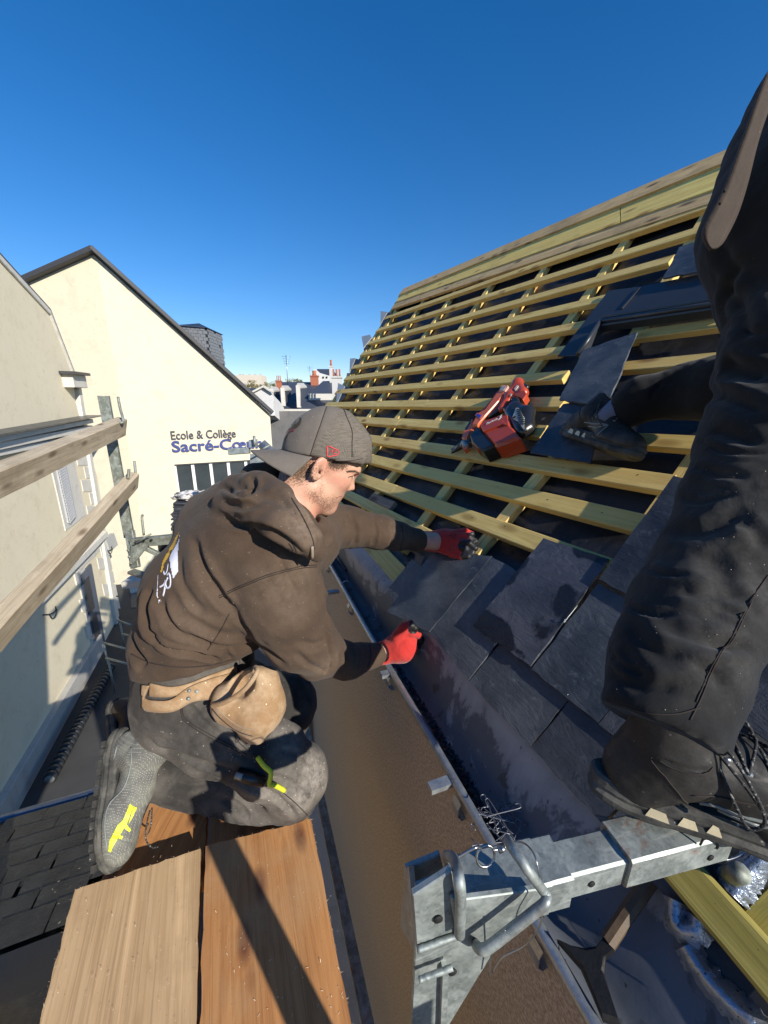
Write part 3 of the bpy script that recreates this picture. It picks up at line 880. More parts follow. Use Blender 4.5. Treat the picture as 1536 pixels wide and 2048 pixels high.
# ================================================================== the roof being slated
house = empty('house_under_repair', site(.5, .8, -2.5), 'steep roof of treated battens over black underlay, being slated from the gutter up', 'building')
FT, FB, NT_, NB = (807, 577), (566, 960), (2200, -24), (1500, 1980)
def lerp2(a, b, t): return (a[0] + (b[0]-a[0])*t, a[1] + (b[1]-a[1])*t)
TL3, BL3, TR3, BR3 = RP(*FT), RP(*FB), RP(*NT_), RP(*NB)
def rgrid(u, v):   # u along (0 far..1 near), v up the slope (0 eave..1 ridge)
    return BL3.lerp(BR3, u).lerp(TL3.lerp(TR3, u), v)
def underlay():
    nu, nv = 170, 90
    vs = []
    for i in range(nu + 1):
        for j in range(nv + 1):
            u, v = i / nu, j / nv
            p = rgrid(u, v)
            q = Vector((p.dot(RAL) * 1.6, p.dot(RUP) * 5.5, 0))
            d = noise.noise(q * 1.3) * .016 + abs(noise.noise(Vector((q.x * 2 + q.y * .5, q.y * 1.5, 3)))) * -.026 + abs(noise.noise(Vector((q.x * 5 - q.y * 2.5, q.y * 2.5, 7)))) * .010
            d *= min(1, 1.5 - v)
            vs.append(p + RN * (-.055 + d))
    fs = [(i*(nv+1)+j, (i+1)*(nv+1)+j, (i+1)*(nv+1)+j+1, i*(nv+1)+j+1) for i in range(nu) for j in range(nv)]
    return mesh('underlay', vs, fs, m_under, house, smooth=True)
under = underlay()
# thin white stitched dashes printed on the underlay
gg = Geo()
for (x0, y0, x1, y1) in ((670, 850, 1100, 905), (785, 863, 860, 868), (900, 905, 1500, 1010)):
    a_, b_ = RP(x0, y0, -.043), RP(x1, y1, -.043); n_ = int((b_ - a_).length / .11); t = (b_ - a_).normalized(); s_ = RN.cross(t)
    for i in range(n_):
        p = a_ + t * (i * .11)
        gg.quad(p, p + t * .045, p + t * .045 + s_ * .0022, p + s_ * .0022)
mesh('printed_dashes', gg.v, gg.f, plain('underlay_print', (.20, .21, .23), .7), house)
m_print = plain('underlay_lettering', (.09, .095, .11), .7)
p_, q_ = RP(1055, 842, -.043), RP(1112, 839, -.043)
lettering('printed_word', 'EC ACHE', p_, q_ - p_, RN.cross(q_ - p_), (q_ - p_).length * .6, .016, m_print, house, depth=.0005)

# counter battens
CBs = [
 [(1290, 425), (1140, 627.5), (1077, 723)], [(1077, 723), (936, 920), (850, 1031), (800, 1100)],
 [(1120, 490), (993.7, 666), (890.5, 820)], [(890.5, 820), (835.8, 878.6), (777, 960.6), (700, 1050)],
 [(1008, 530), (901, 680), (829, 788)], [(829, 788), (747, 899), (690, 970)],
 [(922, 563), (850.5, 666), (789, 756)], [(789, 756), (743.5, 821), (690, 900)],
 [(855, 588), (793, 678.7), (737.6, 765)], [(737.6, 765), (680, 850)],
 [(800, 606), (746, 692), (677.6, 794)], [(677.6, 794), (630, 862)],
 [(1150, 862), (1087, 942), (994, 1046), (930, 1125)],
 [(1470, 800), (1400, 900), (1300, 1040)], [(1470, 330), (1298, 645), (1262, 680)], [(1560, 640), (1470, 800)],
 [(790, 625), (770, 655), (735, 705)], [(735, 705), (665, 812)],
]
for pl in CBs:
    a_, b_ = RP(*pl[0], -.021), RP(*pl[-1], -.021)
    beam('counter_batten', a_, b_, .044, .03, RN, m_batten, house, bev=.002, wob=.0006, seg=3)
# horizontal battens: (upper edge far, upper edge near)
def on_line(p, q, x): return (x, p[1] + (q[1] - p[1]) * (x - p[0]) / (q[0] - p[0]))
BT = [
 ((774, 632), (1400, 409), 774, 1520), ((757, 657), (1401, 451), 757, 1520), ((742, 681.6), (1350, 507.8), 740, 1350),
 ((726, 704.3), (1212, 588), 726, 1212), ((709, 730), (1171, 640), 709, 1174), ((696, 752), (1133, 690), 694, 1134),
 ((677, 779), (1136, 740), 676, 1138), ((664, 803.9), (1134, 791.5), 656, 1136), ((714, 832.5), (1090, 849.5), 640, 1095),
 ((738, 868.4), (1348, 948), 625, 1352), ((728, 904), (1250, 1019), 610, 1300), ((717, 944), (1223, 1115), 600, 1226),
]
for i, (p, q, xl, xr) in enumerate(BT):
    a_, b_ = RP(*on_line(p, q, xl)), RP(*on_line(p, q, xr))
    dn = RN.cross(b_ - a_).normalized()
    if dn.dot(RUP) > 0: dn = -dn
    w = .057 if i > 6 else .053
    a_ += dn * w / 2; b_ += dn * w / 2
    L = (b_ - a_).length
    if L > 2.2:   # joints over a counter batten
        f = .45 + .2 * ((i * 37) % 10) / 10
        c_ = a_.lerp(b_, f)
        beam('batten', a_, c_, w, .026, RN, m_batten, house, wob=.0008, seg=3)
        beam('batten', c_ + (b_-a_).normalized() * .002 + dn * random.uniform(-.003, .003), b_, w, .026, RN, m_batten, house, wob=.0008, seg=3)
    else:
        beam('batten', a_, b_, w, .026, RN, m_batten, house, wob=.0008, seg=3)
# nail heads where the battens cross
gg = Geo()
for (p, q, xl, xr) in BT:
    A_, B_ = RP(*on_line(p, q, xl)), RP(*on_line(p, q, xr)); dn = RN.cross(B_ - A_).normalized(); dn = dn if dn.dot(RUP) < 0 else -dn
    n_ = int((B_ - A_).length / .19)
    for i in range(n_):
        c = A_.lerp(B_, (i + .5 + random.uniform(-.2, .2)) / n_) + dn * random.uniform(.012, .036) + RN * .0004
        s = .0022; gg.quad(*[c + RAL * s * math.cos(a) + RUP * s * math.sin(a) for a in (0, 1.05, 2.1, 3.14, 4.19, 5.24)])
mesh('nail_heads', gg.v, gg.f, plain('nail_head', (.05, .035, .03), .5), house)['kind'] = 'stuff'
# right hand pieces beyond the window flashing and behind the man
for (p, q, w) in (((1272, 660), (1469, 630), .05), ((1250, 722), (1560, 690), .05), ((1085, 905 - 55), (1095, 850), .05)):
    if q[0] - p[0] < 30: continue
    a_, b_ = RP(*p), RP(*q); dn = -(RN.cross(b_ - a_).normalized()); dn = dn if dn.dot(RUP) < 0 else -dn
    beam('batten', a_ + dn*w/2, b_ + dn*w/2, w, .024, RN, m_batten, house, seg=3)
for (p, q, w) in (((1215, 862), (1570, 878), .05), ((1140, 855), (1200, 858), .05), ((1335, 575), (1460, 545), .03)):
    a_, b_ = RP(*p, -.002), RP(*q, -.002); dn = -(RN.cross(b_ - a_).normalized()); dn = dn if dn.dot(RUP) < 0 else -dn
    beam('batten', a_ + dn*w/2, b_ + dn*w/2, w, .024, RN, m_batten, house, seg=3)
# lowest boards by the gutter
def rbeam(name, p, q, w, t, mat, off=0.0, side=1):
    a_, b_ = RP(*p, off), RP(*q, off); dn = RN.cross(b_ - a_).normalized(); dn = dn if dn.dot(RUP) < 0 else -dn
    return beam(name, a_ + dn*w/2*side, b_ + dn*w/2*side, w, t, RN, mat, house, seg=3, wob=.0008)
rbeam('batten', (600, 932), (905, 1080), .05, .022, m_batten)
rbeam('eave_board', (655, 975), (842, 1166), .07, .025, m_batten, -.012)
# offcut lying over the counter batten
off_ = [RP(746, 986, .005), RP(790, 1003, .005), RP(778, 1018, .005), RP(736, 998, .005)]
tag(slab('wood_offcut', off_, RN, .022, wood('reddish_offcut_wood', (.33,.19,.12), (.42,.27,.18), (.15,.08,.05)), cham=.001), 'short reddish brown board offcut lying on the lower battens', 'offcut')

# ridge boards
rb = [(807, 577), (1444, 302.6), (1900, 106)]
a_, b_ = RP(805, 579, .004), RP(1900, 108, .004)
dn = -RUP
def ridge(name, f0, f1, mat, off, t=.02):
    # band between two image lines measured down the slope from the ridge edge
    pa, pb = RP(*f0[0], off), RP(*f0[1], off); qa, qb = RP(*f1[0], off), RP(*f1[1], off)
    return slab(name, [pa, pb, qb, qa], RN, t, mat, house, jag=.002, seg=5)
ridge('ridge_board', ((807, 577), (1900, 106)), ((797, 590), (1900, 140)), m_grey_wood, .022)
ridge('wide_board', ((799, 588), (1240, 410)), ((792, 604), (1240, 445)), m_board, .010)
ridge('wide_board', ((1242, 409), (1900, 132)), ((1242, 444), (1900, 208)), m_board, .010)
ridge('lower_board', ((790, 605), (1900, 210)), ((783, 618), (1900, 246)), m_grey_wood, .004)
# verge: folded metal tabs and felt
m_tab = plain('pale_verge_metal', (.50, .50, .46), .5, .3, var=.2)
for (tab, flap) in (
    (((761, 622), (775, 624), (764, 643), (761, 648)), ((775, 624), (786, 628), (764, 655), (761, 646))),
    (((723, 673), (740, 669), (743, 676), (727, 696)), ((741, 672), (745, 680), (728, 703), (727, 694))),
    (((700, 717), (711, 716), (708, 724), (699, 745)), ((711, 717), (722, 720), (703, 750), (699, 742))),
    (((676, 766), (690, 772), (676, 802), (672, 806)), ((690, 770), (700, 776), (684, 800), (672, 806)))):
    pts = [RP(*q, .0) for q in tab]
    slab('verge_tab', pts, RN, .004, m_tab, house)
    slab('verge_felt', [RP(*q, -.006) for q in flap], RN, .004, m_under, house)
gg = Geo()
beam('verge_batten', RP(797, 598, -.02), RP(570, 950, -.02), .05, .04, RN, m_batten, house, seg=3)
# gable below the verge and house body so the roof has something to stand on
e0 = BL3; r0 = TL3
m_gable = m_greywall
slab('gable_wall', [r0 - RN*.1, e0 - RN*.1, Vector((e0.x, e0.y, GZ)), Vector((r0.x, r0.y, GZ))], -RAL, .2, m_gable, house)

# ------------------------------------------------------------------ slates
SL = [
 # corners tl tr br bl (photo pixels), lift above battens, material
 ([(824, 1118), (850, 1141), (803, 1194), (778, 1175)], .004, m_slate),
 ([(868, 1100), (983, 1112), (858, 1264), (774, 1222)], .010, m_slate),
 ([(981, 1112), (1085, 1170), (937, 1360), (858, 1262)], .008, m_slate),
 ([(1063, 1208), (1213, 1300), (1060, 1495), (938, 1362)], .006, m_slate),
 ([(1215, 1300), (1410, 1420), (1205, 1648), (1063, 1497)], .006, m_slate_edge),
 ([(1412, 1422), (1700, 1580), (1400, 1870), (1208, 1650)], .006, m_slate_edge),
 ([(1087, 1076), (1218, 1118), (1061, 1332), (946, 1250)], .020, m_slate_wet),
 ([(1197, 1166), (1358, 1262), (1196, 1446), (1063, 1338)], .016, m_slate),
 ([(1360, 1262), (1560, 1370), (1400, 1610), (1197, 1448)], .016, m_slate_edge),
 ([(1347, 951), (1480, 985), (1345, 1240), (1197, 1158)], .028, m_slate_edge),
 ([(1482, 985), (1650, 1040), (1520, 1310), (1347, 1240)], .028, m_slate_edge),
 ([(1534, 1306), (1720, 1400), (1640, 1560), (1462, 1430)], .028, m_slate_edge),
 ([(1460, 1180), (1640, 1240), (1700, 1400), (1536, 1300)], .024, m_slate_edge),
]
slates = []
for i, (px, off, m_) in enumerate(SL):
    s_ = slab('slate', [RP(*q, off + .006) for q in px], RN, .006, m_, house, jag=.0018, seg=9)
    slates.append(s_)
# slate hooks
for i, (x, y) in enumerate(((991, 1290), (1130, 1243), (1136, 1393))):
    p = RP(x, y, (.015, .027, .017)[i])
    u = RUP
    gg = Geo(); gg.tube(bez([p + RN*-.006 + u*(.05 if i == 1 else .022), p + u*.01, p, p + RN*.003 - u*.004, p + RN*.005 + u*.004], 4), .0009, 6)
    mesh('slate_hook', gg.v, gg.f, m_zinc_rim, house, smooth=True)
# loose slates lying on the battens
def loose(px, off, m_, label, th=.006):
    tag(slab('loose_slate', [RP(*q, off) for q in px], RN, th, m_, jag=.003, seg=9), label, 'slate')
loose([(1166, 700), (1274, 664), (1214, 812), (1118, 800)], .052, m_slate, 'grey mottled slate propped below the corner of the dark window flashing')
loose([(1126, 808), (1216, 800), (1180, 926), (1060, 905)], .040, m_slate_edge, 'dark slate lying under the heel of the upper boot')
loose([(1358, 494), (1440, 470), (1470, 530), (1326, 556)], .03, m_slate, 'slate lying on the battens above the window flashing near the leather pouch')
loose([(1420, 488), (1440, 470), (1450, 488), (1430, 500)], .045, m_tab, 'small pale scrap of metal tucked behind the upper loose slate') if False else None

# ------------------------------------------------------------------ roof window flashing
fl = empty('window_flashing', RP(1150, 700), 'anthracite metal roof window flashing frame lying open on the battens', 'flashing')
slab('flashing_sheet', [RP(*q, .012) for q in [(1217, 581), (1279, 573), (1550, 518), (1550, 600), (1199, 640), (1155, 711), (1115, 712)]], RN, .004, m_leadgrey, fl, cham=.001)
slab('seam_fold', [RP(*q, .017) for q in [(1277, 575), (1281, 574), (1245, 616), (1240, 617)]], RN, .004, m_leadgrey, fl)
def upst(pts, h, w, name='upstand'):
    a_, b_ = RP(*pts[0], .012 + h), RP(*pts[1], .012 + h)
    beam(name, a_, b_, w, h, RN, m_leadgrey, fl, bev=.004)
upst([(1208, 629), (1560, 571)], .022, .03)
upst([(1199, 647), (1560, 592)], .035, .022)
upst([(1202, 642), (1158, 704)], .035, .024)
tube('rolled_edge', [RP(1201, 643, .05), RP(1560, 588, .05)], .009, m_leadgrey, fl, 10)
tube('rolled_edge', [RP(1201, 643, .05), RP(1156, 708, .05)], .009, m_leadgrey, fl, 10)

# ------------------------------------------------------------------ gutter
GO, GH = .366, -.78
gfar, gnear = 5.2, -.35
R0, R1 = PH(638, 1091, GH), PH(960, 1650, GH)
gd = (R1 - R0).normalized()
def rim(t): return R0 + gd * t           # t in metres towards us
gl = (R1 - R0).length
T0, T1 = -2.2, gl + 1.1
gut = empty('gutter', rim(0), 'zinc box gutter with rolled rim along the eave', 'gutter')
# the gutter belongs to the house but is set as its own fitted run
gnr = Vector((-gd.y, gd.x, 0)); gnr = gnr if gnr.dot(NR) > 0 else -gnr
pts = [rim(T0 + (T1 - T0) * i / 40) + gnr * math.sin(i * .7) * .0012 + Vector((0, 0, math.sin(i * .45) * .001)) for i in range(41)]
tube('rim', pts, .0095, m_zinc_rim, gut, 12)
EV = [(612, 1000), (700, 1098), (774, 1176), (858, 1271), (938, 1360), (1061, 1495), (1205, 1647), (1400, 1852), (1560, 2060)]
evp = [RP(x, y, -.01) for x, y in EV]
def sheet():
    rows = []
    n = 60
    for i in range(n + 1):
        t = T0 + (T1 - T0) * i / n
        a = rim(t)
        # eave line point with the same distance along the gutter
        s = a.dot(-gd)
        best = None
        for k in range(len(evp) - 1):
            s0, s1 = evp[k].dot(-gd), evp[k+1].dot(-gd)
            if (s0 - s) * (s1 - s) <= 0: best = evp[k].lerp(evp[k+1], (s - s0) / (s1 - s0)); break
        if best is None:
            k = 0 if abs(evp[0].dot(-gd) - s) < abs(evp[-1].dot(-gd) - s) else len(evp) - 2
            s0, s1 = evp[k].dot(-gd), evp[k+1].dot(-gd); best = evp[k] + (evp[k+1] - evp[k]) * ((s - s0) / (s1 - s0))
        e = best
        up2 = e + RUP * .10 - RN * .012
        row = [a + gnr * .012 - Vector((0,0,.004)), a + gnr * .013 - Vector((0, 0, .035)), a + gnr * .022 - Vector((0, 0, .048)),
               a + gnr * .05 - Vector((0, 0, .045))]
        lo_ = a + gnr * .07 - Vector((0, 0, .036))
        for f in (0, .2, .4, .6, .8, 1): row.append(lo_.lerp(e, f) + Vector((0, 0, noise.noise(Vector((t * 3, f * 3, 0))) * .003 + math.sin(f*3.14)*.004)))
        row.append(up2)
        rows.append(row)
    m = len(rows[0])
    vs = [p for r in rows for p in r]
    fs = [(i*m+j, i*m+j+1, (i+1)*m+j+1, (i+1)*m+j) for i in range(n) for j in range(m-1)]
    o = mesh('gutter_lining', vs, fs, m_zinc, gut, smooth=True)
    at = o.data.attributes.new('oxide', 'FLOAT', 'POINT')
    at.data.foreach_set('value', [[0, 0, 0, 0, 0, .05, .2, .45, .8, 1.0, 1.0][min(10, i % m)] for i in range(len(vs))])
    return o
lining = sheet()
# wide zinc flashing at the near end below the bracket
zz = [(1205, 1652), (1420, 1880), (1620, 2100), (1500, 2400), (1900, 2300), (1900, 1500), (1500, 1560)]
slab('zinc_apron', [RP(*q, -.018) for q in [(1150, 1600), (1330, 1440), (1900, 1500), (1900, 2400), (1500, 2400), (1400, 2060)]], RN, .004, m_zinc, gut)
# hooks under the rim
for (x, y) in ((672, 1183), (785, 1345), (890, 1566)):
    p = PH(x, y, GH - .004)
    gg = Geo(); gg.box(p - gnr*.012, gnr * .05, gd * .022, Vector((0, 0, .012)))
    h_ = mesh('gutter_bracket', gg.v, gg.f, m_zinc_rim, gut)
for (x, y) in ((652, 1125), (700, 1205), (768, 1350), (902, 1600), (1040, 1900)):
    # strap curling from the rim round underneath to the wall
    t = (PH(x, y, GH) - R0).dot(gd); c = rim(t)
    prof = [(-.010, -.006), (-.016, -.02), (-.016, -.038), (-.006, -.052), (.008, -.05), (.014, -.035)]
    vs, fs = [], []
    for (u_, z_) in prof:
        for s_ in (-.012, .012): vs.append(c + gnr * u_ + gd * s_ + Vector((0, 0, z_)))
    for k in range(len(prof) - 1): fs.append((2*k, 2*k+1, 2*k+3, 2*k+2))
    o = mesh('gutter_strap', vs, fs, m_zinc_rim, gut)
    so = o.modifiers.new('s', 'SOLIDIFY'); so.thickness = .002
# white cord tied round the rim at the far end
tag(tube('cord_tie', bez([PH(676, 1156, GH + .012), PH(683, 1166, GH + .014), PH(690, 1162, GH + .014), PH(696, 1163, GH + .01)], 4), .0018, m_whiteframe, None, 6), 'white cord knotted round the gutter rim', 'cord')
# dark roll of sheet lying in the far gutter
dr0, dr1 = PH(655, 1092, GH + .01), PH(688, 1140, GH + .01)
e = empty('sheet_offcut', dr1, 'dark folded metal channel lying in the far end of the gutter', 'metal offcut')
gg = Geo()
for o_ in (0, .022): gg.tube([dr0 + gnr*(.012 + o_), dr1 + gnr*(.012 + o_)], .009, 8)
mesh('folded_channel', gg.v, gg.f, m_leadgrey, e, smooth=True)
# gravel and slate chips in the gutter floor
def chips():
    vs, fs = [], []
    def rock(c, s):
        k = len(vs)
        q = [Vector((random.uniform(-1,1), random.uniform(-1,1), random.uniform(-.5,.5))).normalized() * s for _ in range(4)]
        for p in q: vs.append(c + p)
        fs.extend([(k, k+1, k+2), (k, k+2, k+3), (k, k+3, k+1), (k+1, k+3, k+2)])
    for i in range(2600):
        y = random.triangular(1320, 1720, 1440); wd = 14 + 46 * math.exp(-((y - 1440) / 95) ** 2) + 10 * random.random()
        xr = 638 + .576 * (y - 1091) + 14
        c = PH(xr + abs(random.gauss(0, .5)) * wd, y, GH - .043)
        rock(c, random.choice((.002, .003, .004, .0055, .007)) * random.uniform(.7, 1.2))
    for i in range(260):
        t = random.uniform(0.28, gl + .25) if random.random() < .85 else random.uniform(-.15, .28)
        o_ = abs(random.gauss(0, .012)) + .012 + (.006 if .3 < t < .5 else 0)
        dens = 1 if .3 < t < .62 else .55
        if random.random() > dens: continue
        o_ = random.uniform(.014, .055) if dens == 1 and random.random() < .75 else o_
        rock(rim(t) + gnr * o_ - Vector((0, 0, .046 - max(0, o_ - .05) * .4)), random.uniform(.002, .0075))
    o = mesh('slate_chips', vs, fs, plain('dark_chip', (.020, .022, .028), .45, var=.8, scale=300)); tag(o, 'dark slate chips and grit lying along the gutter floor', 'slate chips', kind='stuff')
chips()
# chips beside the far slates
vs, fs = [], []
for i in range(900):
    q = (random.uniform(745, 815), random.uniform(1095, 1180)); 
    if abs((q[1]-1095) - (q[0]-735)*1.1) > 26: continue
    c = RP(*q, -.045); k = len(vs); s = random.uniform(.0015, .005)
    vs += [c + Vector((random.uniform(-1,1), random.uniform(-1,1), random.uniform(-1,1)))*s for _ in range(4)]
    fs += [(k, k+1, k+2), (k, k+2, k+3), (k, k+3, k+1), (k+1, k+3, k+2)]
tag(mesh('slate_chips', vs, fs, bpy.data.materials['dark_chip']), 'dark chips scattered beside the smallest far slate', 'slate chips', kind='stuff')
# sawdust and flecks on the underlay
vs, fs = [], []
m_fleck = plain('pale_fleck', (.42, .40, .36), .8)
for i in range(420):
    u, v = random.random() * .8, random.random() ** 1.8 * .6
    c = rgrid(u, v) - RN * .04; k = len(vs); s = random.uniform(.0008, .0026)
    a_ = RAL * s * random.uniform(.5, 2) + RUP * random.uniform(-1, 1) * s; b_ = RUP * s * .6
    vs += [c, c + a_, c + a_ + b_, c + b_]; fs.append((k, k+1, k+2, k+3))
tag(mesh('wood_flecks', vs, fs, m_fleck), 'pale sawdust flecks scattered over the black underlay', 'sawdust', kind='stuff')

# ------------------------------------------------------------------ brown wall under the gutter
def wall_face():
    a0 = rim(T0) + gnr * .003; a1 = rim(T1) + gnr * .003
    zb = -3.3
    pts = [Vector((a0.x, a0.y, GH - .072)), Vector((a1.x, a1.y, GH - .072)), Vector((a1.x, a1.y, zb)), Vector((a0.x, a0.y, zb))]
    slab('eave_wall', pts, -gnr, .25, m_brown, house)
    pts = [Vector((a0.x, a0.y, GH - .008)), Vector((a1.x, a1.y, GH - .008)), Vector((a1.x, a1.y, GH - .0721)), Vector((a0.x, a0.y, GH - .0721))]
    slab('eave_fascia', pts, -gnr, .006, m_brown, house)
    q = [Vector((a0.x, a0.y, zb)) - gnr * .12, Vector((a1.x, a1.y, zb)) - gnr*.12, Vector((a1.x, a1.y, zb)) + gnr * .1, Vector((a0.x, a0.y, zb)) + gnr*.1]
    slab('ledge', q, (0, 0, 1), .2, m_greywall, house)
    q = [Vector((p.x, p.y, zb - .2)) for p in (a0, a1)]
    slab('lower_wall', [q[0], q[1], Vector((q[1].x, q[1].y, GZ)), Vector((q[0].x, q[0].y, GZ))], -gnr, .25, m_greywall, house)
wall_face()
# ================================================================== planks
PLZ = -1.05
def plank(px, z, th, mat, label, edge=0):
    pts = [PH(x, y, z) for x, y in px]
    o = slab('scaffold_plank', pts, (0, 0, 1), th, mat, jag=.0022, seg=14)
    return tag(o, label, 'plank')
plank([(398, 2110), (411, 1692), (622, 1638), (713, 2110)], PLZ, .042, m_plank_red, 'orange brown scaffold plank crossed by a dark post shadow')
plank([(62, 2110), (150, 1780), (401, 1697), (390, 2110)], PLZ - .004, .042, m_plank_pale, 'pale wide scaffold plank at the lower left with rough grain')
plank([(414, 1740), (425, 1560), (588, 1540), (628, 1680)], PLZ - .05, .04, m_plank_red, 'dark reddish plank under the kneeling man, ending below the orange plank')
plank([(160, 1830), (300, 1600), (418, 1575), (404, 1760)], PLZ - .055, .04, m_plank_red, 'reddish plank behind the toe of the kneeling man\'s boot')
# splinters along the cut ends
vs, fs = [], []
for i in range(260):
    e_ = random.choice([((150, 1780), (401, 1697)), ((411, 1692), (622, 1638)), ((62, 2110), (150, 1780)), ((713, 2110), (622, 1638))])
    f = random.random(); p = PH(e_[0][0] + (e_[1][0]-e_[0][0])*f, e_[0][1] + (e_[1][1]-e_[0][1])*f, PLZ - random.uniform(0, .02))
    d_ = Vector((random.uniform(-1, 1), random.uniform(-.3, 1), random.uniform(-.2, 1))).normalized() * random.uniform(.002, .008)
    k = len(vs); w_ = d_.orthogonal().normalized() * .0005
    vs += [p, p + w_, p + d_]; fs.append((k, k+1, k+2))
for i in range(150):
    p = PH(random.uniform(90, 700), random.uniform(1690, 2045), PLZ + .001)
    d_ = Vector((random.uniform(-1, 1), random.uniform(-1, 1), random.uniform(0, .3))).normalized() * random.uniform(.001, .005)
    k = len(vs); w_ = Vector((-d_.y, d_.x, 0)).normalized() * random.uniform(.0004, .001)
    vs += [p, p + w_, p + d_ + w_, p + d_]; fs.append((k, k+1, k+2, k+3))
vs = [v for v in vs]
tag(mesh('wood_splinters', vs, fs, plain('splinter', (.72, .60, .42), .8)), 'pale splinters and sawdust on the two near planks', 'sawdust', kind='stuff')
# strip of dark sheet between the planks and the wall
q0 = PH(728, 2070, -1.25)
tag(slab('ledge_strip', [q0, q0 - gd * 1.6, q0 - gd * 1.6 + gnr * .025, q0 + gnr * .025], (0, 0, 1), .02, m_steel_old), 'narrow grey metal strip in the gap between plank and brown wall', 'metal strip')

# the post behind us whose shadow crosses the planks
sb = PH(618, 2048, PLZ)
pp = sb + SUN_H * .75
pc = Vector((pp.x, pp.y, 0))
post = empty('scaffold_post', (pc.x, pc.y, -2.4), 'galvanised scaffold post standing behind the bracket, outside the picture', 'scaffold post')
beam('tube', (pc.x, pc.y, -2.6), (pc.x, pc.y, -.40), .062, .062, SUN_H, m_galv, post)

# ================================================================== guard rails on the left
def rail_board(p0, z0, p1, z1, w, t, label):
    a_, b_ = PZ(*p0, z0), PZ(*p1, z1)
    o = beam('guard_rail', a_, b_, w, t, Vector((.35, -.2, 1)), m_rail_wood, None, bev=.004, wob=.002, seg=8)
    return tag(o, label, 'guard rail')
rail_board((-60, 955), 1.32, (245, 836), 2.55, .06, .115, 'upper weathered guard rail board running to the grey scaffold post')
rail_board((-60, 1295), 1.18, (268, 945), 2.45, .06, .105, 'lower weathered guard rail board below the first one')
sp_ = empty('guard_post', PZ(262, 1090, 2.62), 'old grey-green scaffold guard post holding the two rail boards', 'scaffold post')
pt_, pb_ = PZ(203, 793, 2.62), PZ(262, 1088, 2.62)
pb_ = Vector((pt_.x * .5 + pb_.x * .5, pt_.y * .5 + pb_.y * .5, pb_.z)); pt_ = Vector((pb_.x, pb_.y, pt_.z))
beam('channel', pb_, pt_, .062, .035, Vector((.3, -1, 0)), m_steel_old, sp_, bev=.003)
def hook(pts, z, lab=None):
    P_ = bez([PZ(x, y, z + dz) for x, y, dz in pts], 5)
    tube('rail_hook', P_, .008, m_steel_old, sp_, 8)
hook([(236, 794, 0), (240, 815, 0), (246, 838, -.03), (243, 846, -.05), (232, 844, -.05)], 2.5)
hook([(258, 938, -.1), (256, 958, -.1)], 2.45)
hook([(269, 922, 0), (271, 960, 0), (262, 966, -.04), (246, 963, -.04)], 2.5)
# bracket arm behind the man, under the slate pile
br = empty('scaffold_bracket', PZ(270, 1130, 2.6), 'old grey-green scaffold bracket with diagonal brace behind the kneeling man', 'bracket')
def zbeam(name, p, q, z0, z1, w, t, mat, par, up=Vector((0, 0, 1))):
    return beam(name, PZ(*p, z0), PZ(*q, z1), w, t, up, mat, par, bev=.003)
zbeam('arm', (262, 1077), (440, 1060), 2.62, 2.62, .05, .062, m_steel_old, br)
zbeam('upright', (256, 1062), (268, 1135), 2.64, 2.60, .06, .03, m_steel_old, br, Vector((0, -1, 0)))
zbeam('brace', (292, 1092), (345, 1118), 2.62, 2.66, .03, .03, m_steel_old, br)
slab('gusset', [PZ(*q, 2.58) for q in ((262, 1090), (300, 1087), (272, 1122), (258, 1134))], (0, -1, .2), .008, m_steel_old, br)
for (x, y) in ((258, 1100), (260, 1113), (263, 1126)):
    p = PZ(x, y, 2.56); tube('bolt', [p, p + Vector((0, -.012, 0))], .009, m_steel_old, br, 8)
for (x, y) in ((272, 1083), (288, 1081), (303, 1080)):
    p = PZ(x, y, 2.575); tube('bolt_hole', [p, p + Vector((0, -.004, 0))], .008, m_void, br, 8)
tube('hook_rod', bez([PZ(286, 1030, 2.6), PZ(284, 1036, 2.6), PZ(288, 1071, 2.6)], 4), .008, m_steel_old, br, 8)
tube('pin', [PZ(270, 1085, 2.5), PZ(302, 1068, 2.5)], .006, m_steel_old, br, 8)
zbeam('foot_plate', (262, 1140), (292, 1150), 2.62, 2.6, .06, .02, m_steel_old, br)
zbeam('deck_edge', (252, 1158), (400, 1145), 2.75, 2.75, .12, .05, m_stone, br)
# second bracket head right of the lettering
b2_ = empty('bracket_head', PZ(520, 930, 2.0), 'pale galvanised bracket head showing between the lettering and the cap', 'bracket')
slab('plate', [PZ(*q, 2.3) for q in ((500, 908), (560, 902), (565, 945), (500, 945))], (-.2, -1, .2), .01, m_galv, b2_)
slab('arm', [PZ(*q, 2.28) for q in ((455, 897), (497, 895), (498, 906), (456, 909))], (-.2, -1, .2), .03, m_galv, b2_)
slab('lug', [PZ(*q, 2.27) for q in ((497, 880), (514, 878), (514, 894), (499, 895))], (-.2, -1, .2), .01, m_galv, b2_)
tube('pin', [PZ(508, 872, 2.25), PZ(510, 890, 2.25)], .008, m_galv, b2_, 8)
tube('rod', [PZ(518, 902, 2.2), PZ(540, 890, 2.2)], .006, m_steel_old, b2_, 6)

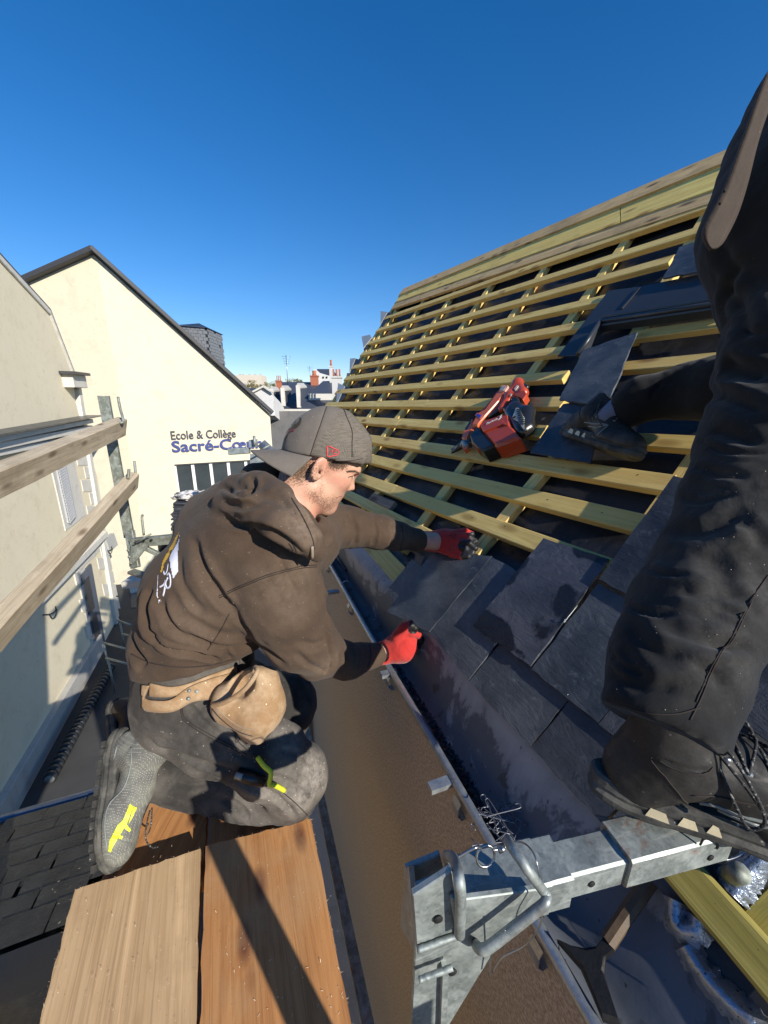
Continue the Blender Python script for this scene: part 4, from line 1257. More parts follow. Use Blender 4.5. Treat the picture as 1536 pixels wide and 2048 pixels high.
# ================================================================== slate pile with plastic bag
n_ = 17
zs = 2.9
for i in range(n_):
    y = 1063 - i * 3.55
    jx, jy = random.uniform(-4, 4), random.uniform(-.012, .012)
    if i == 0: jx = 0
    a_ = PZ(344 + jx, y, zs); w_ = .40
    px = a_ + Vector((0, jy, 0))
    ex = Vector((.97, .12, 0)); ey = Vector((-.2, .9, 0)).normalized()
    top = i == n_ - 1
    q = [px, px + ex * w_, px + ex * w_ + ey * .24, px + ey * .24]
    lab = 'topmost slate of the pile on the bracket, under the plastic bag' if top else ('lowest slate of the pile resting on the bracket arm' if i == 0 else 'slate in the middle of the dark pile behind the kneeling man')
    grp = None if top or i == 0 else 'slates stacked in the pile behind the man'
    tag(slab('piled_slate', q, (0, 0, 1), .0115, m_slate_edge, jag=.005, seg=5), lab, 'slate', grp)
ptop = PZ(380, 1000, zs + .1)
def bag():
    bm = bmesh.new(); bmesh.ops.create_icosphere(bm, subdivisions=4, radius=1)
    for v in bm.verts:
        d = noise.noise(v.co * 2.2) * .35 + abs(noise.noise(v.co * 6)) * .28
        v.co = Vector((v.co.x * .15 * (1 + d), v.co.y * .08 * (1 + d), v.co.z * .035 * (1 + d * 1.5)))
    vs = [ptop + Vector((.03, .02, .03)) + v.co for v in bm.verts]; fs = [tuple(x.index for x in f.verts) for f in bm.faces]
    bm.free()
    k = NT('crumpled_plastic'); v = k.vec()
    c = k.ramp(k.noise(v, 22, 4, .7), [(.40, (.10, .075, .06)), (.5, (.55, .53, .50)), (.6, (.75, .74, .72))])
    k.set(c, .25, 0, k.bump(k.noise(v, 60, 4), .6, .004))
    tag(mesh('plastic_bag', vs, fs, k.m, smooth=False), 'crumpled pale plastic bag on top of the slate pile', 'bag')
bag()

# ================================================================== big galvanised bracket, lower right
K = .83
AX0, AX1 = PH(905, 1765, -.50), PH(1440, 1632, -.50)
bu = (AX1 - AX0).normalized(); bvv = Vector((bu.y, -bu.x, 0))     # bvv points towards us
bk = empty('console_bracket', AX0 - Vector((0, 0, .3)), 'galvanised telescopic scaffold bracket with bent locking rod across the gutter', 'bracket')
def ax(x): # distance along the axis for a photo column on the top face
    best = None
    r = ray(x, 1765 - (x - 905) * .2486)
    # solve AX0 + bu*t with same image column
    lo_, hi_ = -.5, 1.5
    for _ in range(40):
        mdl = (lo_ + hi_) / 2; p = AX0 + bu * mdl
        cx = 768 + F * p.x / (p.y * CP - p.z * SP)
        if cx < x: lo_ = mdl
        else: hi_ = mdl
    return lo_
def boxtube(name, x0, x1, w, h, mat, dz=0.0, top=0.0, dv=0.0):
    dz *= K; w *= K; h *= K
    a_, b_ = AX0 + bu * ax(x0) + Vector((0,0,dz)), AX0 + bu * ax(x1) + Vector((0,0,dz))
    return beam(name, a_, b_, w, h, Vector((0, 0, 1)), mat, bk, bev=.0028)
inner = boxtube('inner_tube', 1060, 1250, .046, .046, m_galv, dz=-.004)
sleeveA = boxtube('sleeve', 905, 1080, .060, .060, m_galv, dz=.004)
collar = boxtube('collar', 1045, 1120, .058, .058, m_galv, dz=.003)
sleeveB = boxtube('end_sleeve', 1232, 1430, .058, .052, m_galv_rust, dz=.004)
def bpt(x, v, z): return AX0 + bu * ax(x) + bvv * v * K + Vector((0, 0, z * K))
for (x, par, vv) in ((1165, inner, .0235), (1390, sleeveB, .0295)):
    p = bpt(x, vv, -.028)
    tube('bolt_hole', [p, p + bvv * .001], .0042, m_void, bk, 10)
# seams of weld
for (x0, x1, v, z) in ((905, 1050, .0305, .002),):
    gg = Geo(); pts = [bpt(x0 + (x1-x0)*i/24, v + random.uniform(-.001,.001), z + random.uniform(-.001,.001)) for i in range(25)]
    gg.tube(pts, .0022, 6); mesh('weld_bead', gg.v, gg.f, m_galv, bk, smooth=True)
# gusset plate going down, facing us
def bplate(name, pxs, vv, th, mat=m_galv):
    pts = []
    for (x, y) in pxs:
        pts.append(PP(x, y, AX0 + bvv * vv * K, bvv))
    return slab(name, pts, bvv, th * K, mat, bk, cham=.0012)
bplate('web_plate', [(832, 1776), (905, 1745), (925, 1800), (1075, 1780), (1010, 1870), (960, 1950), (880, 2080), (822, 2080), (830, 1900)], .036, .006)
bplate('cheek_plate', [(826, 1792), (903, 1742), (921, 1862), (912, 1880), (834, 1900)], .046, .007)
bplate('rear_cheek_plate', [(812, 1738), (880, 1710), (905, 1810), (820, 1868)], -.045, .007)
slab('end_plate', [PP(809, 1730, AX0 - bu*.041, bu), PP(818, 1735, AX0 - bu*.041, bu), PP(834, 1915, AX0 - bu*.041, bu), PP(800, 1850, AX0 - bu*.041, bu)], -bu, .006, m_galv, bk)
bplate('stiffener', [(886, 1940), (897, 1940), (893, 2090), (880, 2090)], .044, .01)
for (x, y, v_) in ((876, 1838, .0475), (905, 1944, .038)):
    p = PP(x, y, AX0 + bvv*v_*K, bvv); tube('bolt_hole', [p, p + bvv*.001], .0048, m_void, bk, 10)
# weld runs on plates
for (p, q) in (((835, 1900), (925, 1868)), ((905, 1790), (918, 1868)), ((838, 1960), (905, 1935))):
    gg = Geo(); pts = [PP(p[0] + (q[0]-p[0])*i/16 + random.uniform(-.6,.6), p[1] + (q[1]-p[1])*i/16 + random.uniform(-.6,.6), AX0 + bvv*.05*K, bvv) for i in range(17)]
    gg.tube(pts, .003, 6); mesh('weld_bead', gg.v, gg.f, m_galv, bk, smooth=True)
# round bar loop
def bz(x, y, v): return PP(x, y, AX0 + bvv * v * K, bvv)
tube('loop_bar', bez([bz(892, 1712, -.02), bz(903, 1714, .0), bz(912, 1728, .03), bz(918, 1760, .055), bz(921, 1800, .058), bz(919, 1868, .056)], 6), .0054, m_galv, bk, 12)
# bent locking rod
tube('locking_rod', bez([bz(1016, 1680, .0), bz(1022, 1692, .02), bz(1052, 1735, .045), bz(1082, 1776, .05), bz(1093, 1792, .055), bz(1090, 1806, .06), bz(1070, 1823, .06), bz(1010, 1870, .06), bz(975, 1896, .06), bz(960, 1898, .055), bz(952, 1890, .04)], 7), .0050, m_galv, bk, 12)
# split ring and wires
ringc = bz(971, 1712, .0)
gg = Geo(); gg.tube([ringc + (bu * math.cos(a) + Vector((0, .4, .9)).normalized() * math.sin(a)) * .0105 for a in [i * math.pi / 10 for i in range(23)]], .0014, 6)
mesh('split_ring', gg.v, gg.f, m_wire, bk, smooth=True)
tube('lanyard', bez([bz(910, 1719, .01), bz(935, 1703, .01), bz(955, 1694, .01), bz(962, 1700, .0)], 4), .0016, m_wire, bk, 6)
tube('lanyard', bez([bz(985, 1700, .0), bz(1000, 1698, .0), bz(1040, 1684, .0), bz(1066, 1705, .03), bz(1078, 1745, .045), bz(1086, 1790, .05), bz(1080, 1850, .06), bz(1050, 1890, .05), bz(1005, 1915, .045), bz(985, 1945, .045)], 5), .0009, m_wire, bk, 5)
tube('ferrule', [bz(997, 1700, .0), bz(1010, 1696, .0)], .0035, m_wire, bk, 8)
tube('lanyard', bez([bz(1010, 1860, .06), bz(985, 1900, .045), bz(978, 1950, .045)], 5), .0009, m_wire, bk, 5)
# far clamp at the right end
bplate('end_lug', [(1390, 1645), (1480, 1610), (1490, 1650), (1415, 1700), (1400, 1690)], .02, .006)
slab('angle_piece', [PZ(*q, .49) for q in ((1418, 1672), (1475, 1650), (1480, 1662), (1436, 1697))], (0, -.3, 1), .004, m_galv, bk)
tube('lanyard', bez([bz(1400, 1690, .03), bz(1412, 1672, .03), bz(1428, 1676, .03), bz(1436, 1692, .03), bz(1432, 1698, .03)], 5), .0012, m_black, bk, 6)
tube('clamp_ring', bez([PZ(1382, 1700, .56), PZ(1400, 1740, .56), PZ(1440, 1757, .56), PZ(1480, 1745, .50)], 6), .012, m_steel_old, bk, 10)
tube('lanyard', bez([PZ(1400, 1700, .53), PZ(1430, 1720, .53), PZ(1480, 1710, .53), PZ(1530, 1660, .53)], 5), .0014, m_wire, bk, 6)

# ================================================================== odds and ends lower right
# pile of hook wires in the gutter
m_wire_dark = plain('dull_hook_wire', (.20, .21, .24), .45, .7, var=.4)
def hooks_pile():
    c0 = PP(985, 1640, RE - RN*.02, RN)
    n = 0
    for i in range(26):
        c = PH(random.gauss(1000, 15), random.gauss(1645, 24), -.785 + random.random()*.012)
        a = random.uniform(0, 6.28); L = random.uniform(.05, .085)
        d_ = Vector((math.cos(a), math.sin(a), random.uniform(-.10, .10)))
        s_ = Vector((-math.sin(a), math.cos(a), 0))
        if i == 0: c = PH(1005, 1625, -.73); d_ = Vector((.95, .12, .15)); L = .075; s_ = Vector((.1, .95, 0))
        pts = [c - d_*L*.5, c, c + d_*L*.45, c + d_*L*.5 + s_*.004, c + d_*L*.47 + s_*.009, c + d_*L*.36 + s_*.01]
        o = tube('slate_hook_wire', bez(pts, 3), .0011, m_wire_dark, None, 5)
        if i == 0: tag(o, 'long bent hook wire sticking out of the wire heap towards the slates', 'hook')
        else: tag(o, 'thin wire slate hook tangled in the heap in the gutter', 'hook', 'wire slate hooks heaped in the gutter')
hooks_pile()
# black tool with a T shaped head lying in the gutter
tl = empty('slaters_tool', RP(1200, 1880), 'black tool with brown wooden handle and broad flared head lying in the gutter', 'tool')
GN = (RN * .4 + Vector((0, 0, 1)) * .6).normalized(); GP = RP(1230, 1870)
def TP(x, y, off): return PP(x, y, GP + GN * off, GN)
m_tool = plain('black_tool_iron', (.014, .014, .015), .5, .3, var=.5, scale=40, bump=.3)
slab('tool_head', [TP(x, y, .03) for x, y in bez([Vector((1113, 1878, 0)), Vector((1150, 1892, 0)), Vector((1190, 1893, 0)), Vector((1203, 1878, 0))], 3) for x, y in [(x, y)]] if False else
     [TP(*q, .03) for q in [(1113, 1876), (1140, 1888), (1168, 1894), (1192, 1890), (1206, 1872), (1234, 1868), (1229, 1896), (1211, 1910), (1208, 1945), (1222, 1990), (1240, 2045), (1205, 2035), (1180, 1975), (1160, 1930), (1138, 1905)]], GN, .018, m_tool, tl, cham=.004)
beam('handle', TP(1212, 1880, .035), TP(1335, 1706, .06), .020, .020, GN, plain('worn_handle_wood', (.10, .065, .035), .6, var=.6, scale=60), tl, bev=.006, seg=4, wob=.001)
# loose yellow batten piece
tag(beam('loose_batten', RP(1345, 1722, .05), RP(1640, 2060, .05), .052, .03, RN, wood('green_yellow_batten', (.36, .30, .07), (.50, .42, .12), (.18, .12, .03)), None, seg=4, wob=.001, bev=.005), 'yellow-green batten piece lying diagonally in the lower right corner', 'batten')
tag(beam('loose_batten', RP(1500, 1900, .02), RP(1600, 1800, .02), .05, .03, RN, bpy.data.materials['green_yellow_batten'], None, seg=2), 'short batten end cut off by the right edge of the picture', 'batten')
# black felt opening with crumpled foil edge
tag(slab('felt_sheet', [RP(*q, .01) for q in ((1385, 1890), (1420, 1850), (1700, 2080), (1640, 2300), (1530, 2060))], RN, .004, m_under), 'black felt sheet edged with crumpled foil in the lower right corner', 'felt sheet')
k = NT('crumpled_foil'); v = k.vec()
c = k.mix(k.ramp(k.voro(v, 140), [(.12, 1.0), (.2, 0.0)]), k.mix(k.noise(v, 18, 5, .7), (.16, .20, .27), (.50, .54, .60)), (.06, .07, .09))
m_foil = k.set(c, .32, .75, k.bump(k.noise(v, 50, 5, .7), .8, .004))
def foil(px, w, label, off=.02):
    pts = [RP(*q, off) for q in px]
    vs, fs = [], []
    n = len(pts); m = 7
    P_ = bez(pts, 8)
    for i, p in enumerate(P_):
        t = (P_[min(i+1, len(P_)-1)] - P_[max(i-1, 0)]).normalized(); s_ = RN.cross(t).normalized()
        for j in range(m):
            f = j / (m - 1) - .5
            jag_ = random.uniform(-.003, .003) if j in (0, m-1) else 0
            vs.append(p + s_ * (f * w + jag_) + RN * (math.cos(f * 5) * .010 + random.uniform(-.0010, .0010)))
    for i in range(len(P_) - 1):
        for j in range(m - 1): fs.append((i*m+j, (i+1)*m+j, (i+1)*m+j+1, i*m+j+1))
    tag(mesh('foil_strip', vs, fs, m_foil, smooth=True), label, 'foil')
foil([(1372, 1892), (1395, 1930), (1440, 1985), (1500, 2040), (1560, 2100)], .035, 'crumpled silver blue foil edging along the black felt')
foil([(1350, 1800), (1352, 1850), (1385, 1862), (1398, 1840)], .03, 'torn spiky foil flap beside the loose batten', .03)
foil([(1463, 1790), (1480, 1765), (1510, 1725), (1560, 1670)], .035, 'folded silver foil strip behind the loose batten at the right edge', .03)
# ================================================================== soft bodies: distance fields meshed by surface nets
def vnoise(P, seed=0):
    P = np.asarray(P, dtype=np.float64)
    I = np.floor(P).astype(np.int64); Fq = P - I; Fq = Fq * Fq * (3 - 2 * Fq)
    def h(i, j, k):
        n = (i * 73856093) ^ (j * 19349663) ^ (k * 83492791) ^ (seed * 2654435)
        n = (n ^ (n >> 13)) * 1274126177 & 0x7fffffff
        n = n ^ (n >> 16)
        return (n & 0xffff) / 32768.0 - 1
    r = 0
    for a in (0, 1):
        for b in (0, 1):
            for c in (0, 1):
                w = (Fq[:, 0] if a else 1 - Fq[:, 0]) * (Fq[:, 1] if b else 1 - Fq[:, 1]) * (Fq[:, 2] if c else 1 - Fq[:, 2])
                r = r + w * h(I[:, 0] + a, I[:, 1] + b, I[:, 2] + c)
    return r
def arr(v): return np.array(tuple(v), dtype=np.float32)
class Field:
    def __init__(s, vox): s.vox = vox; s.ops = []
    def cone(s, a, b, ra, rb, k=.02, op='u'): s.ops.append((op, 'c', arr(a), arr(b), ra, rb, k)); return s
    def chain(s, pts, k=.02, op='u'):
        for (a, ra), (b, rb) in zip(pts[:-1], pts[1:]): s.cone(a, b, ra, rb, k, op)
        return s
    def ell(s, c, axes, rad, k=.02, op='u'):
        A = np.array([tuple(Vector(x).normalized()) for x in axes], dtype=np.float32)
        s.ops.append((op, 'e', arr(c), A, np.array(rad, dtype=np.float32), k)); return s
    def sph(s, c, r, k=.02, op='u'): return s.ell(c, ((1,0,0),(0,1,0),(0,0,1)), (r, r, r), k, op)
    def plane(s, p, n, k=.004):      # keep the side the normal points to
        s.ops.append(('p', arr(p), arr(Vector(n).normalized()), k)); return s
    def bounds(s):
        lo_ = np.full(3, 1e9); hi_ = -lo_
        for o in s.ops:
            if o[0] != 'u': continue
            if o[1] == 'c':
                r = max(o[4], o[5]); lo_ = np.minimum(lo_, np.minimum(o[2], o[3]) - r); hi_ = np.maximum(hi_, np.maximum(o[2], o[3]) + r)
            else:
                r = o[4].max(); lo_ = np.minimum(lo_, o[2] - r); hi_ = np.maximum(hi_, o[2] + r)
        return lo_ - .03, hi_ + .03
    def mesh(s):
        lo_, hi_ = s.bounds(); n = np.ceil((hi_ - lo_) / s.vox).astype(int) + 1
        ax_ = [lo_[i] + np.arange(n[i]) * s.vox for i in range(3)]
        V = np.full(tuple(n), 1.0, dtype=np.float32)
        for o in s.ops:
            if o[0] == 'p':
                G = np.stack(np.meshgrid(*ax_, indexing='ij'), -1).astype(np.float32)
                d = -((G - o[1]) @ o[2]); V = np.maximum(V, d) if o[3] == 0 else smax(V, d, o[3]); continue
            k = o[-1]
            if o[1] == 'c': r = max(o[4], o[5]); l2 = np.minimum(o[2], o[3]) - r; h2 = np.maximum(o[2], o[3]) + r
            else: r = o[4].max(); l2 = o[2] - r; h2 = o[2] + r
            m = k + s.vox * 3 + .02
            i0 = np.maximum(0, np.floor((l2 - m - lo_) / s.vox).astype(int)); i1 = np.minimum(n, np.ceil((h2 + m - lo_) / s.vox).astype(int) + 1)
            if (i1 <= i0).any(): continue
            sl = tuple(slice(i0[j], i1[j]) for j in range(3))
            G = np.stack(np.meshgrid(*[ax_[j][sl[j]] for j in range(3)], indexing='ij'), -1).astype(np.float32)
            if o[1] == 'c':
                a, b, ra, rb = o[2], o[3], o[4], o[5]
                ba = b - a; L2 = float(ba @ ba) + 1e-9
                t = np.clip(((G - a) @ ba) / L2, 0, 1)
                d = np.linalg.norm(G - a - t[..., None] * ba, axis=-1) - (ra + (rb - ra) * t)
            else:
                q = (G - o[2]) @ o[3].T
                k0 = np.linalg.norm(q / o[4], axis=-1); k1 = np.linalg.norm(q / (o[4] ** 2), axis=-1) + 1e-9
                d = k0 * (k0 - 1) / k1
            W_ = V[sl]
            if o[0] == 'u': V[sl] = smin(W_, d, k)
            else: V[sl] = smax(W_, -d, k)
        return nets(V, lo_, s.vox)
def smin(a, b, k):
    if k <= 0: return np.minimum(a, b)
    h = np.maximum(k - np.abs(a - b), 0) / k
    return np.minimum(a, b) - h * h * k * .25
def smax(a, b, k): return -smin(-a, -b, k)
def nets(V, lo_, vox):
    V[0] = V[-1] = 1; V[:, 0] = V[:, -1] = 1; V[:, :, 0] = V[:, :, -1] = 1
    ins = V < 0
    c = ins[:-1, :-1, :-1].astype(np.int8)
    cnt = sum(ins[a:V.shape[0]-1+a, b:V.shape[1]-1+b, e:V.shape[2]-1+e].astype(np.int8) for a in (0,1) for b in (0,1) for e in (0,1))
    act = (cnt > 0) & (cnt < 8)
    idx = -np.ones(act.shape, dtype=np.int64); cells = np.argwhere(act); idx[act] = np.arange(len(cells))
    acc = np.zeros((len(cells), 3)); num = np.zeros(len(cells))
    x, y, z = cells.T
    cor = [(a, b, e) for a in (0,1) for b in (0,1) for e in (0,1)]
    for i, p in enumerate(cor):
        for q in cor[i+1:]:
            if sum(abs(p[j]-q[j]) for j in range(3)) != 1: continue
            va = V[x+p[0], y+p[1], z+p[2]]; vb = V[x+q[0], y+q[1], z+q[2]]
            m = (va < 0) != (vb < 0)
            t = np.where(m, va / np.where(m, va - vb, 1), 0)
            pt = np.array(p) + t[:, None] * (np.array(q) - np.array(p))
            acc += pt * m[:, None]; num += m
    P = lo_ + (cells + acc / num[:, None]) * vox
    faces = []
    for axn in range(3):
        o1, o2 = [(1, 2), (2, 0), (0, 1)][axn]
        sh = [slice(None)] * 3; sa = list(sh); sb = list(sh)
        sa[axn] = slice(0, -1); sb[axn] = slice(1, None)
        A, B = ins[tuple(sa)], ins[tuple(sb)]
        e = np.argwhere(A != B); 
        ok = (e[:, o1] > 0) & (e[:, o2] > 0) & (e[:, o1] < V.shape[o1]-1) & (e[:, o2] < V.shape[o2]-1); e = e[ok]
        sgn = A[tuple(e.T)]
        def at(d1, d2):
            q = e.copy(); q[:, o1] += d1; q[:, o2] += d2; return idx[tuple(q.T)]
        q = np.stack([at(-1, -1), at(0, -1), at(0, 0), at(-1, 0)], 1)
        q[~sgn] = q[~sgn][:, ::-1]
        faces.append(q)
    Fc = np.concatenate(faces)
    Fc = Fc[(Fc >= 0).all(1)]
    return P, Fc
def vnormals(P, Fc):
    n = np.cross(P[Fc[:, 2]] - P[Fc[:, 0]], P[Fc[:, 3]] - P[Fc[:, 1]])
    N = np.zeros_like(P)
    for i in range(4): np.add.at(N, Fc[:, i], n)
    return N / (np.linalg.norm(N, axis=1)[:, None] + 1e-12)
def relax(P, Fc, it=2, lam=.5):
    for _ in range(it):
        A = np.zeros_like(P); c = np.zeros(len(P))
        for i in range(4):
            j = (i + 1) % 4
            np.add.at(A, Fc[:, i], P[Fc[:, j]]); np.add.at(A, Fc[:, j], P[Fc[:, i]])
            np.add.at(c, Fc[:, i], 1); np.add.at(c, Fc[:, j], 1)
        P = P + lam * (A / c[:, None] - P)
    return P
def seg_dist(P, a, b):
    ba = b - a; t = np.clip(((P - a) @ ba) / (ba @ ba + 1e-12), 0, 1)
    return np.linalg.norm(P - a - t[:, None] * ba, axis=1), t
def crease(P, N, lines, depth, width, lip=.45):
    """press soft creases along 3D polylines, with a raised lip beside each"""
    out = np.zeros(len(P))
    for ln in lines:
        dp, w = depth, width
        if isinstance(ln, tuple): ln, dp, w = ln
        q = [arr(p).astype(float) for p in ln]
        d = np.full(len(P), 9.0); u = np.zeros(len(P)); m = len(q) - 1
        for i in range(m):
            dd, t = seg_dist(P, q[i], q[i+1]); b = dd < d
            d[b] = dd[b]; u[b] = (i + t[b]) / m
        tap = np.clip(np.sin(np.pi * np.clip(u, .02, .98)) * 1.6, 0, 1)
        out += tap * (-dp * np.exp(-(d / w) ** 2) + lip * dp * np.exp(-((d - 2.1 * w) / (1.1 * w)) ** 2))
    return P + N * out[:, None]
class Surf:
    """finished soft surface with ray casting from the eye point for laying prints and seams on it"""
    def __init__(s, P, Fc, name, mats, parent, pick=None, smooth=True):
        s.P, s.F = P, Fc
        s.o = mesh(name, P, Fc.tolist(), mats, parent, smooth=smooth)
        if pick is not None:
            c = P[Fc].mean(1); s.o.data.polygons.foreach_set('material_index', pick(c).astype(np.int32))
        s.t = BVHTree.FromPolygons([Vector(p) for p in P], Fc.tolist())
    def hit(s, x, y, off=0.0):
        r = ray(x, y).normalized(); h, n, _, d = s.t.ray_cast(Vector((0, 0, 0)), r)
        if h is None:
            return None
        if n.dot(r) > 0: n = -n
        return h + n * off
    def seam(s, name, pxs, r, mat, parent=None, off=.0006, n=6, sides=5):
        pts = []
        for q in bez([Vector((x, y, 0)) for x, y in pxs], n):
            h = s.hit(q.x, q.y, off)
            if h is not None and (not pts or (h - pts[-1]).length < .06): pts.append(h)
        if len(pts) < 2: return None
        return tube(name, pts, r, mat, parent or s.o, sides)
    def dust(s, spots):
        """worked-in dust: (photo x, y, radius in metres, strength)"""
        d = np.zeros(len(s.P))
        for x, y, r, a in spots:
            h = s.hit(x, y)
            if h is None: continue
            q = np.linalg.norm(s.P - arr(h), axis=1) / r
            d = np.maximum(d, a * np.clip(1.25 - q + vnoise(s.P * 28, 77) * .35, 0, 1))
        at = s.o.data.attributes.new('dust', 'FLOAT', 'POINT'); at.data.foreach_set('value', np.clip(d, 0, 1).astype(np.float32))
    def print(s, name, polys, mat, parent=None, off=.0012, step=2.0):
        """flat print: each polygon is cut into small cells that follow the cloth"""
        vs, fs = [], []
        for poly in polys:
            xs = [p[0] for p in poly]; ys = [p[1] for p in poly]
            nx = max(1, int((max(xs)-min(xs))/step)); ny = max(1, int((max(ys)-min(ys))/step))
            grid = {}
            def inside(px_, py_):
                c = False; j = len(poly) - 1
                for i in range(len(poly)):
                    if (poly[i][1] > py_) != (poly[j][1] > py_) and px_ < (poly[j][0]-poly[i][0])*(py_-poly[i][1])/(poly[j][1]-poly[i][1]) + poly[i][0]: c = not c
                    j = i
                return c
            def gv(i, j):
                if (i, j) not in grid:
                    h = s.hit(min(xs) + i * step, min(ys) + j * step, off)
                    grid[(i, j)] = None if h is None else len(vs)
                    if h is not None: vs.append(h)
                return grid[(i, j)]
            for i in range(nx + 1):
                for j in range(ny + 1):
                    if inside(min(xs) + (i + .5) * step, min(ys) + (j + .5) * step):
                        q = [gv(i, j), gv(i+1, j), gv(i+1, j+1), gv(i, j+1)]
                        if None not in q: fs.append(tuple(q))
        if not fs: return None
        return mesh(name, vs, fs, mat, parent or s.o)
# ================================================================== the kneeling roofer
WS = .913
def w_(x, y, z): return PZ(x, y, z * WS)
def R_(px, z): return px * z * WS / F
def wc(f, pts, k=.02, op='u'):
    """chain of (x, y, z, radius in pixels)"""
    q = [(w_(x, y, z), R_(r, z)) for x, y, z, r in pts]
    if len(q) == 1: f.sph(q[0][0], q[0][1], k, op)
    else: f.chain(q, k, op)
    return f
man = empty('person', w_(420, 1560, 1.12), 'kneeling man in a brown hooded sweatshirt and cap, red gloves pressing a slate into place', 'person')
m_skin = None
def mk_skin():
    k = NT('skin'); v = k.vec(rnd=False)
    n = k.noise(v, 30, 5, .6)
    c = k.mix(n, (.56, .30, .20), (.70, .42, .29))
    c = k.mix(k.ramp(k.noise(v, 22, 4, .6), [(.45, 0.0), (.7, .7)]), c, (.60, .22, .15))
    k.set(c, .52, 0, k.bump(k.noise(v, 420, 3), .5, .0009), .4, **{'Subsurface Weight': .05})
    k.b.inputs['Subsurface Radius'].default_value = (.008, .003, .0015)
    return k.m
m_skin = mk_skin()
m_hood = fabric('brown_sweatshirt', (.074, .049, .033), (.19, .14, .10), amt=.35, weave=1400, dscale=5)
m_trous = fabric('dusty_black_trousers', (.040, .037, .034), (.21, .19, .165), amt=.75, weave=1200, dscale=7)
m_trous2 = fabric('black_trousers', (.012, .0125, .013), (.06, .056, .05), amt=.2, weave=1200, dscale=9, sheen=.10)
m_red = fabric('red_knit_glove', (.52, .038, .032), (.60, .12, .10), amt=.25, weave=900, dscale=20, sheen=.2, wr=.3)
m_latex = plain('black_latex', (.014, .014, .015), .45, var=.4, scale=150, bump=.6, bd=.001)
m_cap = fabric('grey_brown_cap', (.15, .13, .11), (.24, .21, .18), amt=.4, weave=1500, dscale=14, wr=.12)
def mk_mesh_cap():
    k = NT('cap_mesh'); v = k.vec((1, 1, 1), False)
    vo = k.voro(v, 420, rnd=.25)
    n = k.noise(k.vec((30, 30, 260), False), 2, 3, .6)
    c = k.mix(k.ramp(vo, [(.25, 1.0), (.45, 0.0)]), (.15, .13, .105), (.055, .047, .04))
    c = k.mix(k.ramp(n, [(.4, .5), (.6, 0.0)]), c, (.22, .19, .155))
    return k.set(c, .9, 0, k.bump(vo, .8, .0012, k.bump(n, .5, .002)), .2)
m_capmesh = mk_mesh_cap()
m_leather = fabric('worn_tan_leather', (.33, .205, .105), (.60, .46, .31), amt=1.0, weave=500, rough=.8, dscale=14, sheen=.1, wr=.4)
m_thread = plain('dark_thread', (.03, .022, .018), .9)
m_thread_w = plain('pale_thread', (.30, .24, .18), .9)
m_white = plain('white_print', (.62, .62, .70), .7, var=.08)
m_yellow = plain('yellow_print', (.62, .36, .04), .7, var=.2)
m_redprint = plain('red_embroidery', (.80, .05, .07), .7, var=.1)
m_sole = fabric('dusty_rubber_sole', (.05, .05, .047), (.26, .25, .21), amt=.7, weave=300, rough=.8, dscale=16, sheen=0)

